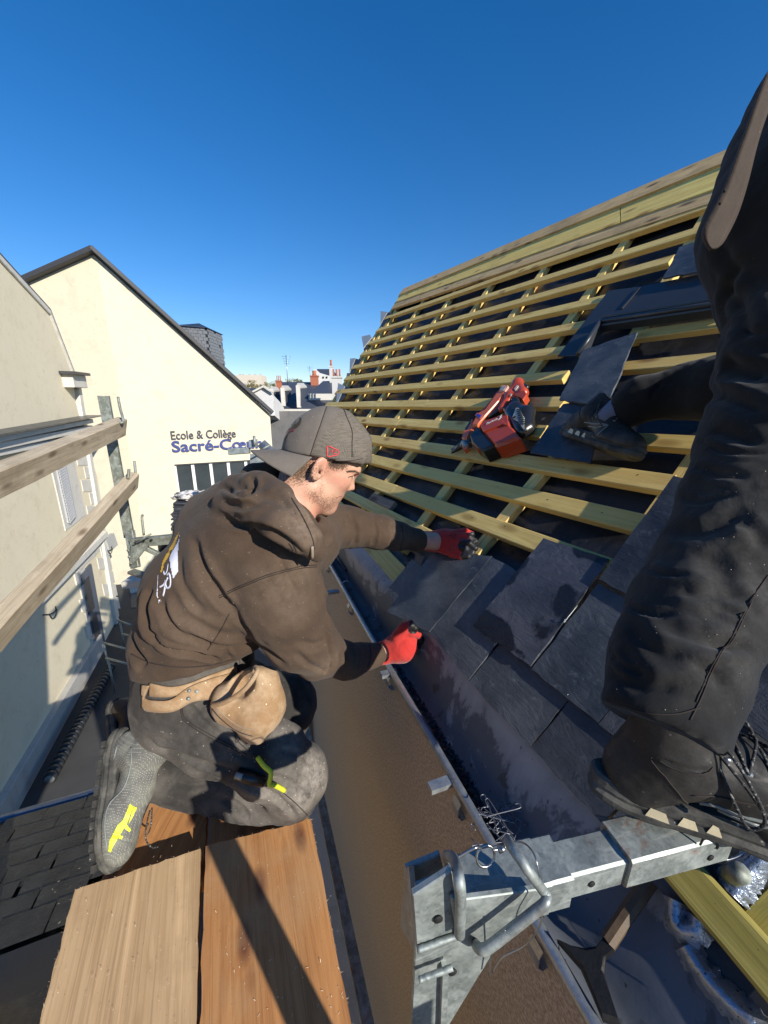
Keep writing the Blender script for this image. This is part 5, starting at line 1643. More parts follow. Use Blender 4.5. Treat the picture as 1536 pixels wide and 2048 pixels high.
# ---- head frame: f forward, u up, s towards the camera
hz = .95 * WS
ho = PZ(640, 942, .925 * WS)
rr = ray(640, 942).normalized()
ex = (Vector((1, 0, 0)) - rr * rr.x).normalized(); ey = ex.cross(rr) * -1
ey = rr.cross(ex); 
if ey.z < 0: ey = -ey
fi = (ex * .87 - ey * .49).normalized(); hu = (ex * .49 + ey * .87).normalized()
yaw = math.radians(12)
hf = (fi * math.cos(yaw) + rr * math.sin(yaw)).normalized(); hs_ = hf.cross(hu).normalized()
if hs_.dot(-rr) < 0: hs_ = -hs_
HK = hz / F / .001235 * 1.0
def H(f, u, s): return ho + (hf * f + hu * u + hs_ * s) * HK
HA = (hf, hu, hs_)
def body():
    f = Field(.0042)
    # head
    f.ell(H(.008, .050, -.072), HA, [v * HK for v in (.090, .080, .072)], .02)
    f.ell(H(.046, .008, -.072), HA, [v * HK for v in (.054, .085, .060)], .03)
    f.ell(H(.042, -.040, -.072), HA, [v * HK for v in (.050, .042, .054)], .025)
    f.cone(H(.008, -.048, -.022), H(.070, -.078, -.060), .018 * HK, .015 * HK, .03)
    f.cone(H(.008, -.048, -.122), H(.070, -.078, -.084), .018 * HK, .015 * HK, .03)
    f.sph(H(.083, -.072, -.072), .015 * HK, .022)                                   # chin
    f.ell(H(.090, .046, -.072), HA, [v * HK for v in (.013, .010, .045)], .02)      # brow
    f.cone(H(.092, .032, -.072), H(.113, .002, -.072), .0060 * HK, .0085 * HK, .010)   # nose
    f.ell(H(.100, -.003, -.060), HA, [v * HK for v in (.011, .008, .007)], .008)
    f.ell(H(.100, -.003, -.084), HA, [v * HK for v in (.011, .008, .007)], .008)
    f.sph(H(.092, .024, -.040), .013 * HK, .014, 's'); f.sph(H(.092, .024, -.104), .013 * HK, .014, 's')
    f.sph(H(.080, .024, -.041), .0135 * HK, .004); f.sph(H(.080, .024, -.103), .0135 * HK, .004)
    f.ell(H(.060, .004, -.030), HA, [v * HK for v in (.024, .018, .016)], .02)     # cheeks
    f.ell(H(.060, .004, -.114), HA, [v * HK for v in (.024, .018, .016)], .02)
    f.ell(H(.092, -.029, -.072), HA, [v * HK for v in (.010, .0055, .020)], .007)
    f.ell(H(.091, -.041, -.072), HA, [v * HK for v in (.010, .006, .018)], .007)
    f.cone(H(.103, -.035, -.085), H(.090, -.036, -.050), .0014, .0014, .004, 's')
    # ears
    for s0, sg in ((.002, 1), (-.146, -1)):
        ea = ((hf * .94 + hs_ * -.30 * sg), (hu * .97 + hf * .15), (hs_ * .94 + hf * .30 * sg))
        f.ell(H(-.006, .004, s0 + .006 * sg), ea, [v * HK for v in (.019, .033, .0065)], .005)
        f.ell(H(-.001, .002, s0 + .015 * sg), ea, [v * HK for v in (.010, .020, .009)], .005, 's')
        f.ell(H(.003, -.004, s0 + .010 * sg), ea, [v * HK for v in (.005, .007, .012)], .003, 's')
        f.ell(H(.006, -.006, s0 + .004 * sg), ea, [v * HK for v in (.004, .006, .005)], .003)
    # neck and trunk
    f.cone(H(-.020, -.020, -.075), w_(575, 1045, .97), .055 * WS, .058 * WS, .025)
    wc(f, [(575, 1045, .97, 44), (545, 1100, 1.0, 60), (440, 1190, 1.04, 70), (380, 1340, 1.10, 66)], .03)
    # arms
    wc(f, [(560, 1115, .94, 40), (630, 1300, 1.03, 24)], .02)
    f.chain([(w_(630, 1300, 1.03), R_(24, 1)), (PZ(740, 1310, 1.14), .020), (PZ(757, 1308, 1.165), .027), (PZ(782, 1300, 1.18), .026), (PZ(800, 1290, 1.18), .026)], .02)
    f.chain([(w_(640, 1052, 1.19), R_(26, 1.2)), (w_(735, 1062, 1.28), R_(20, 1.2)), (PZ(825, 1078, 1.255), .018), (PZ(845, 1080, 1.27), .025), (PZ(868, 1083, 1.28), .025), (PZ(890, 1083, 1.29), .022)], .02)
    # legs
    wc(f, [(380, 1370, 1.10, 60), (440, 1450, 1.09, 45), (580, 1545, 1.14, 34), (575, 1580, 1.17, 28), (345, 1550, 1.17, 22), (265, 1560, 1.12, 16)], .02)
    wc(f, [(400, 1370, 1.14, 50), (565, 1420, 1.36, 30), (555, 1460, 1.40, 24), (380, 1495, 1.42, 18)], .02)
    P, Fc = f.mesh(); P = relax(P, Fc, 1, .4)
    return Surf(P, Fc, 'body', m_skin, man)
body = body()
# face details
m_hair = plain('dark_brown_hair', (.045, .028, .018), .8)
m_eye = plain('eye_white', (.75, .72, .68), .2, bump=0)
def eye(s0):
    c = H(.0825, .024, s0)
    bm = bmesh.new(); bmesh.ops.create_uvsphere(bm, u_segments=16, v_segments=10, radius=.0125 * HK)
    vs = [c + v.co for v in bm.verts]; fs = [tuple(x.index for x in f_.verts) for f_ in bm.faces]; bm.free()
    o = mesh('eye', vs, fs, m_eye, man, smooth=True)
eye(-.043); eye(-.101)
def hairs(name, pts_fn, n, L, mat, wd=.0005):
    vs, fs = [], []
    for i in range(n):
        r = pts_fn()
        if r is None: continue
        p, nrm, d_ = r
        dd = (d_ + nrm * .35 + Vector((random.gauss(0,.25), random.gauss(0,.25), random.gauss(0,.25)))).normalized() * L * random.uniform(.6, 1.3)
        s_ = dd.cross(nrm); s_ = (s_ if s_.length > 1e-6 else dd.orthogonal()).normalized() * wd
        k = len(vs); vs += [p - s_, p + s_, p + dd]; fs.append((k, k+1, k+2))
    return mesh(name, vs, fs, mat, man)
def on_skin(x, y, spread=(0, 0)):
    r = ray(x + random.gauss(0, spread[0]), y + random.gauss(0, spread[1])).normalized()
    h, n, _, d = body.t.ray_cast(Vector((0, 0, 0)), r)
    if h is None: return None
    return h, (n if n.dot(r) < 0 else -n)
def brow():
    t = random.random(); x = 692 + 26 * t; y = 944 - 3 * math.sin(t * 3.1) + 2 * t
    q = on_skin(x, y, (.6, 1.1)); return None if q is None else (q[0], q[1], hf * .6 + hu * .1)
hairs('eyebrow', brow, 170, .005, m_hair, .0003)
def stub():
    # beard line: jaw, chin, and side burn
    t = random.random()
    if t < .55: a = random.random(); x = 622 + 40 * a; y = 985 + 33 * a; sp = (7, 7)
    elif t < .8: a = random.random(); x = 640 + 3 * a; y = 930 + 55 * a; sp = (5, 5)
    else: x, y, sp = 668, 1003, (7, 9)
    q = on_skin(x, y, sp); return None if q is None else (q[0], q[1], -hu * .9 + hf * .2)
hairs('stubble', stub, 1900, .0024, plain('stubble_hair', (.20, .11, .07), .8), .00025)
def nape():
    a = random.random()
    x = 585 + 35 * a; y = 945 - 10 * a; q = on_skin(x, y, (9, 12))
    return None if q is None else (q[0], q[1], -hu * .8 - hf * .3)
hairs('short_hair', nape, 2600, .0045, plain('cropped_hair', (.12, .075, .045), .8), .0003)
def temple():
    q = on_skin(662 + random.random() * 30, 926, (5, 6)); return None if q is None else (q[0], q[1], -hu * .8 + hf * .3)
hairs('short_hair', temple, 1500, .004, bpy.data.materials['cropped_hair'], .0003)
# eyelid line and nostril
body.seam('lash_line', [(696, 955), (700, 953), (705, 953)], .0009, m_hair, man, n=4)
body.seam('mouth_line', [(672, 996), (678, 993), (683, 992)], .0007, plain('lip_line', (.25, .09, .07), .6), man, n=4)
body.seam('nostril', [(694, 981), (698, 981)], .0012, bpy.data.materials['lip_line'], man, n=3)

# ---- cap
def cap():
    f = Field(.0030)
    f.ell(H(.006, .050, -.073), HA, [v * HK for v in (.110, .120, .090)], .0)
    f.ell(H(.058, .084, -.073), HA, [v * HK for v in (.052, .056, .070)], .03)
    f.ell(H(.008, .036, -.073), HA, [v * HK for v in (.093, .086, .078)], .004, 's')
    pn = (hu - hf * .40).normalized()
    f.plane(H(0, .034, 0), pn, .004)
    P, Fc = f.mesh(); P = relax(P, Fc, 2, .5)
    N = vnormals(P, Fc)
    Q = (P - arr(ho)) / HK
    l = np.stack([Q @ arr(hf), Q @ arr(hu), Q @ arr(hs_)], 1)
    # soft collapse of the mesh side and seams between the gores
    amp = np.clip((l[:, 0] + .03) / .06, 0, 1)
    P = P + N * ((vnoise(l * 26, 3) * .004 + vnoise(l * 60, 5) * .0012) * (.35 + amp))[:, None]
    for line in ([(655, 808), (640, 850), (628, 885), (620, 912)], [(655, 808), (685, 815), (702, 850), (704, 890), (704, 916)], [(655, 806), (620, 815), (590, 838), (572, 866), (562, 896)]):
        pl3 = [PZ(x, y, .86 * WS) for x, y in line]
        dd = np.full(len(P), 9.0)
        rays = P / np.linalg.norm(P, axis=1)[:, None]
        for a_, b_ in zip(line[:-1], line[1:]):
            ra, rb_ = arr(ray(*a_).normalized()), arr(ray(*b_).normalized())
            d, _ = seg_dist(rays, ra.astype(float), rb_.astype(float)); dd = np.minimum(dd, d)
        P = P - N * (.0013 * np.exp(-(dd / .0035) ** 2))[:, None]
    def pick(c):
        q = (c - arr(ho)) / HK; ff = q @ arr(hf); uu = q @ arr(hu)
        return (ff > -.050 + (.10 - uu) * -.18 + .018).astype(int)
    return Surf(P, Fc, 'cap', [m_cap, m_capmesh], man, pick)
cap = cap()
def brim():
    vs, fs = [], []; nu, nv = 40, 12
    for i in range(nu + 1):
        ph = math.radians(-66 + 132 * i / nu)
        for j in range(nv + 1):
            b = j / nv
            f0 = .010 - .106 * math.cos(ph); s0 = -.073 + .087 * math.sin(ph)
            f1 = .010 - .106 * math.cos(ph) - .056 * math.cos(ph * 1.1) - .004; s1 = -.073 + .093 * math.sin(ph)
            ff = f0 + (f1 - f0) * b; ss = s0 + (s1 - s0) * b
            uu = .034 + .40 * f0 - .004 - .020 * b - .040 * (math.sin(ph) ** 2) * b - .004 * math.sin(ph)**2 + .006 * (1 - b)
            uu += (ff - f0) * .16
            vs.append(H(ff, uu, ss))
    m = nv + 1
    for i in range(nu):
        for j in range(nv): fs.append((i*m+j, i*m+j+1, (i+1)*m+j+1, (i+1)*m+j))
    o = mesh('brim', vs, fs, m_cap, cap.o, smooth=True)
    so = o.modifiers.new('t', 'SOLIDIFY'); so.thickness = .0035; so.offset = 0
    return o
brim()
cap.seam('seam', [(655, 809), (643, 845), (630, 882), (621, 910)], .0009, m_thread)
cap.seam('seam', [(655, 809), (684, 816), (694, 836), (704, 862), (704, 888), (704, 914)], .0009, m_thread)
cap.seam('edge_band', [(622, 913), (650, 918), (680, 920), (705, 919), (726, 915)], .0022, m_cap)
# red flag emblem
def pl(pts): return pts
cap.seam('flag_emblem', [(655, 892), (654, 912), (664, 912), (676, 909), (675, 900), (655, 892)], .0011, m_redprint, n=2)
cap.seam('flag_emblem', [(659, 908), (660, 899), (664, 905), (665, 900)], .0008, m_redprint, n=1)
cap.seam('flag_emblem', [(672, 903), (667, 901), (667, 908), (673, 907)], .0008, m_redprint, n=1)
# horned embroidery on the front panel
m_emb = plain('bronze_embroidery', (.10, .075, .03), .35, .4, var=.4, scale=200); m_embr = plain('dark_red_embroidery', (.16, .04, .03), .5)
cap.print('embroidery', [[(580, 843), (584, 847), (594, 848), (600, 842), (602, 834), (604, 838), (602, 848), (596, 855), (590, 858), (578, 857), (577, 848)]], m_emb, off=.0016, step=1.0)
cap.print('embroidery', [[(577, 858), (590, 858), (589, 863), (580, 864), (573, 874), (568, 882), (566, 876), (572, 864)]], m_embr, off=.0016, step=1.0)
cap.seam('embroidery', [(580, 843), (585, 847), (594, 848), (600, 842), (602, 834)], .0007, m_white, n=3)
cap.seam('embroidery', [(573, 862), (570, 870), (567, 878)], .0007, m_white, n=3)

# ---- hooded sweatshirt
def hoodie():
    f = Field(.0046)
    # trunk
    for dz, r in ((-.01, 1.0), (.13, .9)):
        wc(f, [(384, 1288, 1.04 + dz, 108*r), (428, 1188, .99 + dz, 115*r), (510, 1095, .95 + dz, 118*r)], .06)
    wc(f, [(394, 1316, 1.03, 104), (410, 1322, 1.12, 96)], .05)
    wc(f, [(430, 1040, 1.0, 62), (500, 1000, .99, 50)], .06)
    wc(f, [(545, 1075, .94, 92), (600, 1085, 1.05, 62), (636, 1055, 1.16, 52)], .06)
    wc(f, [(452, 1318, .98, 62)], .04)
    hemn = (w_(372, 1250, 1.04) - w_(398, 1372, 1.04)).normalized()
    f.plane(w_(392, 1312, 1.04), hemn, .008)
    # near sleeve
    wc(f, [(548, 1125, .885, 76), (568, 1200, .90, 72), (598, 1272, .95, 62), (634, 1302, 1.02, 48)], .035)
    f.chain([(w_(634, 1302, 1.02), R_(48, 1.02)), (w_(690, 1318, 1.12), R_(34, 1.12)), (PZ(735, 1313, 1.135), .039)], .025)
    f.chain([(PZ(735, 1313, 1.135), .036), (PZ(752, 1310, 1.155), .0345)], .006)
    # far sleeve
    wc(f, [(634, 1052, 1.17, 48), (690, 1056, 1.24, 40), (760, 1066, 1.30, 34)], .03)
    f.chain([(w_(760, 1066, 1.30), R_(34, 1.3)), (PZ(800, 1074, 1.245), .046)], .02)
    f.chain([(PZ(800, 1074, 1.245), .040), (PZ(832, 1079, 1.262), .039)], .006)
    # hood lying on the back and its roll round the neck
    wc(f, [(448, 1008, .86, 26), (505, 1018, .80, 32), (560, 1046, .765, 31), (606, 1082, .765, 23), (638, 1114, .80, 10)], .008)
    wc(f, [(470, 975, .95, 26), (515, 972, .89, 30), (556, 995, .83, 28), (600, 1040, .80, 20)], .012)
    wc(f, [(508, 948, 1.0, 24), (540, 958, 1.02, 30), (600, 1000, 1.08, 26)], .02)
    wc(f, [(525, 955, .87, 15), (570, 988, .81, 14), (602, 1028, .78, 13), (630, 1070, .78, 11), (644, 1106, .80, 8)], .004)
    wc(f, [(640, 1048, .98, 16), (650, 1080, .93, 14), (640, 1105, .90, 10)], .012)
    # hollow for the neck
    f.cone(H(-.020, -.020, -.075), w_(590, 1035, .96), .062, .054, .012, 's')
    P, Fc = f.mesh(); P = relax(P, Fc, 2, .5); N = vnormals(P, Fc)
    def L3(pts, z): return [w_(x, y, z) for x, y in pts]
    return P, Fc, N
P, Fc, N = hoodie()
tmp = BVHTree.FromPolygons([Vector(p) for p in P], Fc.tolist())
def hitline(tree, pxs, n=5):
    out = []
    for q in bez([Vector((x, y, 0)) for x, y in pxs], n):
        r = ray(q.x, q.y).normalized(); h, _, _, _ = tree.ray_cast(Vector((0, 0, 0)), r)
        if h is not None: out.append(h)
    return out if len(out) > 1 else None
def press(P, Fc, N, tree, lst):
    L = []
    for pxs, dp, w in lst:
        h = hitline(tree, pxs)
        if h: L.append((h, dp, w))
    return crease(P, N, L, 0, 0) if L else P
CR = [
 ([(300, 1175), (292, 1215), (300, 1255), (318, 1275)], .020, .009), ([(318, 1200), (330, 1235), (350, 1262), (385, 1285)], .009, .007),
 ([(270, 1215), (262, 1260), (272, 1305), (290, 1335)], .014, .011), ([(345, 1170), (352, 1200), (380, 1240), (430, 1265), (490, 1270)], .004, .008),
 ([(305, 1272), (345, 1298), (395, 1312), (440, 1318)], .015, .006), ([(360, 1258), (410, 1290), (470, 1296), (510, 1290)], .007, .007),
 ([(385, 1075), (400, 1120), (420, 1165), (445, 1200), (470, 1222)], .012, .008), ([(355, 1100), (362, 1150), (380, 1200), (410, 1235)], .007, .010),
 ([(430, 1030), (470, 1047), (520, 1055), (570, 1078), (610, 1108)], .012, .006), ([(437, 1000), (470, 1012), (520, 1008)], .007, .006),
 ([(555, 1110), (580, 1160), (600, 1200)], .006, .009), ([(465, 1218), (500, 1262), (535, 1300), (575, 1335)], .008, .008),
 ([(640, 1140), (648, 1190), (655, 1230), (665, 1265)], .007, .007), ([(655, 1262), (660, 1290), (664, 1325), (655, 1350)], .011, .007),
 ([(682, 1282), (690, 1305), (690, 1330), (680, 1350)], .006, .006), ([(705, 1285), (712, 1310), (708, 1335)], .005, .005),
 ([(600, 1280), (625, 1290), (650, 1282)], .006, .007), ([(590, 1305), (620, 1330), (650, 1340)], .005, .006),
 ([(450, 1300), (470, 1330), (500, 1345)], .008, .006), ([(420, 1340), (450, 1345), (480, 1335)], .006, .005),
 ([(700, 1030), (712, 1060), (708, 1092)], .006, .007), ([(745, 1035), (752, 1065), (745, 1095)], .005, .006), ([(780, 1045), (786, 1070), (780, 1098)], .004, .005),
 ([(500, 955), (510, 975), (490, 990), (470, 985)], .010, .006), ([(445, 975), (470, 985), (500, 985)], .008, .006),
 ([(600, 1130), (560, 1150), (500, 1180), (440, 1205)], .0025, .0035),
]
P = press(P, Fc, N, tmp, CR)
N = vnormals(P, Fc)
P = P + N * (vnoise(P * 16, 11) * .0055 + vnoise(P * np.array([30, 30, 42]), 12) * .0022 + vnoise(P * 75, 13) * .0007)[:, None]
hood = Surf(P, Fc, 'sweatshirt', m_hood, man)
for s_ in ([(437, 1192), (480, 1172), (540, 1148), (600, 1133), (633, 1130)], [(438, 1196), (480, 1176), (540, 1152), (600, 1137), (633, 1134)],
           [(583, 1085), (592, 1100), (598, 1130)], [(578, 1087), (587, 1102), (593, 1130)], [(458, 1228), (440, 1262), (415, 1300)],
           [(590, 990), (615, 1030), (632, 1070), (636, 1098)], [(583, 996), (607, 1036), (624, 1076), (628, 1098)]):
    hood.seam('seam', s_, .0010, m_thread)
hood.seam('cuff_seam', [(803, 1050), (806, 1075), (800, 1100)], .0012, m_thread); hood.seam('cuff_seam', [(738, 1288), (742, 1310), (736, 1335)], .0012, m_thread)
hood.seam('hem_seam', [(262, 1308), (300, 1325), (360, 1334), (420, 1330), (470, 1318)], .0014, m_thread)
# draw cord
hood.seam('draw_cord', [(622, 1092), (625, 1130), (629, 1165), (631, 1186)], .0030, m_thread_w, off=.003)


hood.dust([(612, 1035, .055, .8), (600, 1120, .05, .35), (650, 1335, .05, .5), (560, 1180, .06, .25), (585, 1225, .05, .2), (800, 1075, .06, .3), (380, 1260, .06, .2)])
# print on the back
hood.print('back_print', [[(362, 1062), (358, 1082), (343, 1108), (340, 1116), (342, 1136), (347, 1158), (357, 1142), (356, 1120), (358, 1090)]], m_white, step=1.5)
hood.print('back_print', [[(360, 1064), (352, 1075), (346, 1088), (340, 1097), (337, 1106), (347, 1098), (352, 1088)], [(341, 1100), (334, 1108), (326, 1124), (322, 1144), (325, 1146), (329, 1128), (339, 1112)]], m_yellow, step=1.5)
for ln, r in (([(334, 1150), (338, 1147), (341, 1160), (340, 1172), (334, 1176), (331, 1166), (336, 1155)], .0028), ([(331, 1160), (329, 1180), (326, 1192)], .0028), ([(331, 1163), (326, 1170), (319, 1174)], .0025),
              ([(336, 1128), (334, 1142), (329, 1149), (327, 1142)], .0022), ([(316, 1150), (315, 1170), (314, 1190), (316, 1196)], .0016),
              ([(314, 1196), (318, 1198), (317, 1203)], .0012), ([(317, 1206), (320, 1199), (322, 1202), (319, 1207)], .0012)):
    hood.seam('print_letter', ln, r, m_white, off=-.0012, n=3)

# ---- trousers
def trousers():
    f = Field(.0048)
    wc(f, [(358, 1385, 1.07, 82), (405, 1390, 1.07, 78)], .05)
    wc(f, [(376, 1330, 1.06, 88), (412, 1335, 1.10, 92)], .05)
    wc(f, [(358, 1418, 1.08, 76), (430, 1450, 1.07, 76), (540, 1515, 1.10, 66), (588, 1548, 1.14, 62)], .04)
    wc(f, [(590, 1555, 1.15, 62), (575, 1585, 1.17, 55)], .03)
    wc(f, [(570, 1590, 1.18, 48), (460, 1580, 1.19, 44), (380, 1560, 1.18, 46), (320, 1545, 1.16, 48)], .03)
    wc(f, [(430, 1380, 1.15, 75), (575, 1410, 1.36, 54), (570, 1440, 1.38, 46)], .04)
    wc(f, [(570, 1450, 1.40, 40), (440, 1500, 1.42, 40), (300, 1480, 1.40, 34)], .03)
    wc(f, [(310, 1300, 1.10, 38), (302, 1360, 1.10, 32)], .04)
    # flared hem of the lower leg
    wc(f, [(470, 1628, 1.14, 16), (520, 1640, 1.12, 12)], .03)
    P, Fc = f.mesh(); P = relax(P, Fc, 2, .5); N = vnormals(P, Fc)
    t = BVHTree.FromPolygons([Vector(p) for p in P], Fc.tolist())
    P = press(P, Fc, N, t, [
      ([(262, 1440), (300, 1470), (340, 1480)], .008, .007), ([(270, 1460), (330, 1500), (400, 1525), (470, 1540)], .009, .008),
      ([(370, 1400), (400, 1440), (440, 1470), (480, 1485)], .006, .006), ([(300, 1500), (370, 1530), (440, 1560)], .007, .008),
      ([(470, 1560), (520, 1580), (560, 1600), (600, 1640)], .009, .008), ([(530, 1560), (560, 1560), (600, 1580), (625, 1620)], .006, .007),
      ([(460, 1500), (500, 1520), (530, 1520)], .005, .006), ([(350, 1560), (380, 1570), (420, 1566)], .008, .008),
      ([(560, 1500), (600, 1510), (630, 1530)], .004, .007), ([(440, 1600), (470, 1610), (500, 1640)], .009, .007)])
    N = vnormals(P, Fc)
    P = P + N * (vnoise(P * 18, 21) * .005 + vnoise(P * 40, 22) * .0022 + vnoise(P * 90, 23) * .0007)[:, None]
    P[:, 2] = np.maximum(P[:, 2], PLZ - .006)
    return Surf(P, Fc, 'trousers', m_trous, man)
trs = trousers()
for s_ in ([(362, 1405), (368, 1440), (420, 1475), (470, 1500), (490, 1515)], [(365, 1403), (371, 1437), (423, 1471), (472, 1496), (494, 1510)],
           [(480, 1300), (470, 1470), (480, 1478)], [(560, 1580), (590, 1605), (615, 1630)], [(470, 1470), (478, 1485), (505, 1508), (530, 1520)]):
    trs.seam('seam', s_, .0011, m_thread)
trs.dust([(625, 1560, .085, 1.0), (585, 1480, .075, .6), (600, 1600, .08, .9), (540, 1600, .07, .6), (450, 1500, .06, .2), (330, 1430, .06, .1), (500, 1620, .06, .5)])
# white dust flecks on the knee
def fleck_print(surf, n, box, mat, name='dust_flecks', s=(.8, 2.5)):
    vs, fs = [], []
    for i in range(n):
        x, y = random.uniform(box[0], box[2]), random.uniform(box[1], box[3])
        h = surf.hit(x, y, .0012)
        if h is None: continue
        w = random.uniform(*s) * .0008; a = random.uniform(0, 6.28)
        u = Vector((math.cos(a), 0, math.sin(a))) * w; v = Vector((-math.sin(a), .3, math.cos(a))) * w * random.uniform(.3, 1)
        k = len(vs); vs += [h - u, h + v, h + u, h - v]; fs.append((k, k+1, k+2, k+3))
    o = mesh(name, vs, fs, mat, surf.o); o['kind'] = 'stuff'
m_dust = plain('plaster_dust', (.48, .45, .40), .9)
fleck_print(trs, 160, (450, 1440, 655, 1630), m_dust); fleck_print(hood, 60, (300, 1000, 660, 1330), m_dust, s=(.4, 1.1))
# cutter in the thigh pocket
kn = empty('utility_knife', w_(500, 1545, 1.0), 'black and yellow utility knife tucked in the thigh pocket of the kneeling man', 'knife')
m_knifey = plain('fluorescent_yellow', (.62, .70, .04), .5, var=.1)
def onT(x, y, o=.006):
    h = trs.hit(x, y, o); return h if h is not None else w_(x, y, 1.02)
tube('knife_body', [onT(477, 1540, .012), onT(500, 1550, .014), onT(528, 1562, .012)], .012, m_black, kn, 8, radii=[.012, .014, .011])
tube('blade_guard', [onT(476, 1538, .016), onT(488, 1543, .018)], .009, m_galv, kn, 8)
tube('yellow_trim', bez([onT(513, 1523, .02), onT(526, 1530, .024), onT(540, 1540, .026), onT(533, 1556, .026), onT(545, 1570, .022), onT(562, 1576, .016)], 4), .0055, m_knifey, kn, 8)

# ---- leather belt and pouch
pouch = empty('tool_pouch', w_(500, 1400, .95), 'worn tan leather nail pouch on a belt at the kneeling man\'s hip', 'tool pouch')
def ribbon(name, top, bot, tree, mat, parent, off=.006, n=8, fallback=1.0):
    T_, B_ = bez([Vector((*p, 0)) for p in top], n), bez([Vector((*p, 0)) for p in bot], n)
    vs = []
    last = None
    for a_, b_ in zip(T_, B_):
        for j in range(5):
            q = a_.lerp(b_, j / 4); r = ray(q.x, q.y).normalized()
            h, nn, _, _ = tree.ray_cast(Vector((0, 0, 0)), r)
            h = (h - r * off) if h is not None else w_(q.x, q.y, fallback)
            vs.append(h)
    m = len(T_)
    # even out the depth along the strap
    for _ in range(3):
        vs = [vs[i] if (i < 5 or i >= len(vs) - 5) else (vs[i-5] + vs[i] * 2 + vs[i+5]) / 4 for i in range(len(vs))]
    fs = [(i*5+j, i*5+j+1, (i+1)*5+j+1, (i+1)*5+j) for i in range(m-1) for j in range(4)]
    o = mesh(name, vs, fs, mat, parent, smooth=True)
    so = o.modifiers.new('t', 'SOLIDIFY'); so.thickness = .004; so.offset = 0
    return o
both = trs.t
ribbon('belt', [(284, 1370), (287, 1396), (320, 1402), (345, 1398), (375, 1376), (420, 1358), (470, 1344)], [(298, 1372), (284, 1415), (312, 1424), (350, 1422), (385, 1403), (425, 1398), (470, 1384)], both, m_leather, pouch, .012, fallback=.99)
ribbon('belt', [(300, 1366), (340, 1374), (380, 1366), (420, 1350), (472, 1332)], [(298, 1392), (338, 1394), (382, 1382), (424, 1376), (474, 1352)], both, m_leather, pouch, .005, fallback=.99)
for (x, y) in ((378, 1376), (392, 1377), (377, 1390)):
    h = trs.hit(x, y, .014) or w_(x, y, .98); 
    tube('rivet', [h, h - ray(x, y).normalized() * .0025], .0042, m_galv, pouch, 10)
def pocket():
    f = Field(.0036)
    wc(f, [(466, 1406, .975, 42), (518, 1424, .975, 46)], .03)
    wc(f, [(526, 1370, .97, 34), (542, 1404, .98, 28)], .03)
    wc(f, [(500, 1462, .975, 18), (516, 1470, .98, 14)], .03)
    wc(f, [(452, 1392, .965, 24), (508, 1350, .96, 20)], .012)
    # mouth
    f.chain([(w_(436, 1398, .91), R_(14, 1)), (w_(472, 1380, .90), R_(24, 1)), (w_(500, 1352, .90), R_(18, 1)), (w_(480, 1372, .94), R_(22, 1))], .006, 's')
    P, Fc = f.mesh(); P = relax(P, Fc, 2, .5); N = vnormals(P, Fc)
    P = P + N * (vnoise(P * 30, 31) * .004 + vnoise(P * 80, 32) * .001)[:, None]
    return Surf(P, Fc, 'pocket', m_leather, pouch)
pk = pocket()
pk.seam('stitching', [(425, 1418), (445, 1440), (475, 1462), (505, 1472)], .0009, m_thread); pk.seam('stitching', [(430, 1412), (450, 1432), (480, 1453), (512, 1460)], .0009, m_thread_w)
# rim of the pocket mouth
rimp = [w_(424, 1412, .925), w_(455, 1402, .905), w_(490, 1378, .90), (w_(514, 1345, .905)), w_(510, 1334, .93)]
tube('pocket_rim', bez(rimp, 6), .0055, m_leather, pouch, 8)

# ---- gloves
def glove_r():
    f = Field(.0024); z = 1.17
    Z = lambda x, y, dz=0.0: PZ(x, y, z + dz)
    f.chain([(Z(768, 1306, -.005), .031), (Z(780, 1302, 0), .031), (Z(798, 1294, 0), .039), (Z(812, 1284, -.005), .036)], .02)
    f.cone(Z(764, 1307, -.008), Z(770, 1306, -.006), .0335, .0335, .004)
    f.ell(Z(806, 1296, .0), ((1,0,0),(0,1,0),(0,0,1)), (.040, .042, .036), .02)
    # thumb laid along the slate
    f.chain([(Z(796, 1272, -.02), .019), (Z(808, 1256, -.03), .015), (Z(820, 1250, -.03), .0125), (Z(829, 1256, -.028), .0115)], .010)
    # four fingers bent round the slate's lower edge
    for i, (kx, ky, dz) in enumerate(((823, 1266, -.025), (828, 1277, -.005), (828, 1288, .015), (823, 1299, .033))):
        L = (1, 1.08, 1.0, .82)[i]
        a = Z(808, 1270 + i * 9, dz * .8); k1 = Z(kx, ky, dz)
        k2 = k1 + Vector((.020, .006, -.008)) * L; k3 = k2 + Vector((.006, .010, -.020)) * L
        f.chain([(a, .0135), (k1, .0125), (k2, .0112), (k3, .0100)], .0045)
    f.chain([(PZ(765, 1306, 1.155), .028), (PZ(745, 1309, 1.15), .026)], .004, 's')
    P, Fc = f.mesh(); P = relax(P, Fc, 1, .4); N = vnormals(P, Fc)
    P = P + N * (vnoise(P * 60, 41) * .0016 + vnoise(P * 190, 42) * .0004)[:, None]
    tips = [(PZ(826, 1253, z - .03), .021), (PZ(838, 1280, z + .01), .030), (PZ(834, 1266, z - .01), .018), (PZ(832, 1304, z + .04), .024)]
    def pick(c):
        m = np.zeros(len(c), bool)
        for q, r in tips: m |= np.linalg.norm(c - arr(q), axis=1) < r
        return m.astype(int)
    return Surf(P, Fc, 'glove', [m_red, m_latex], man, pick)
glr = glove_r()
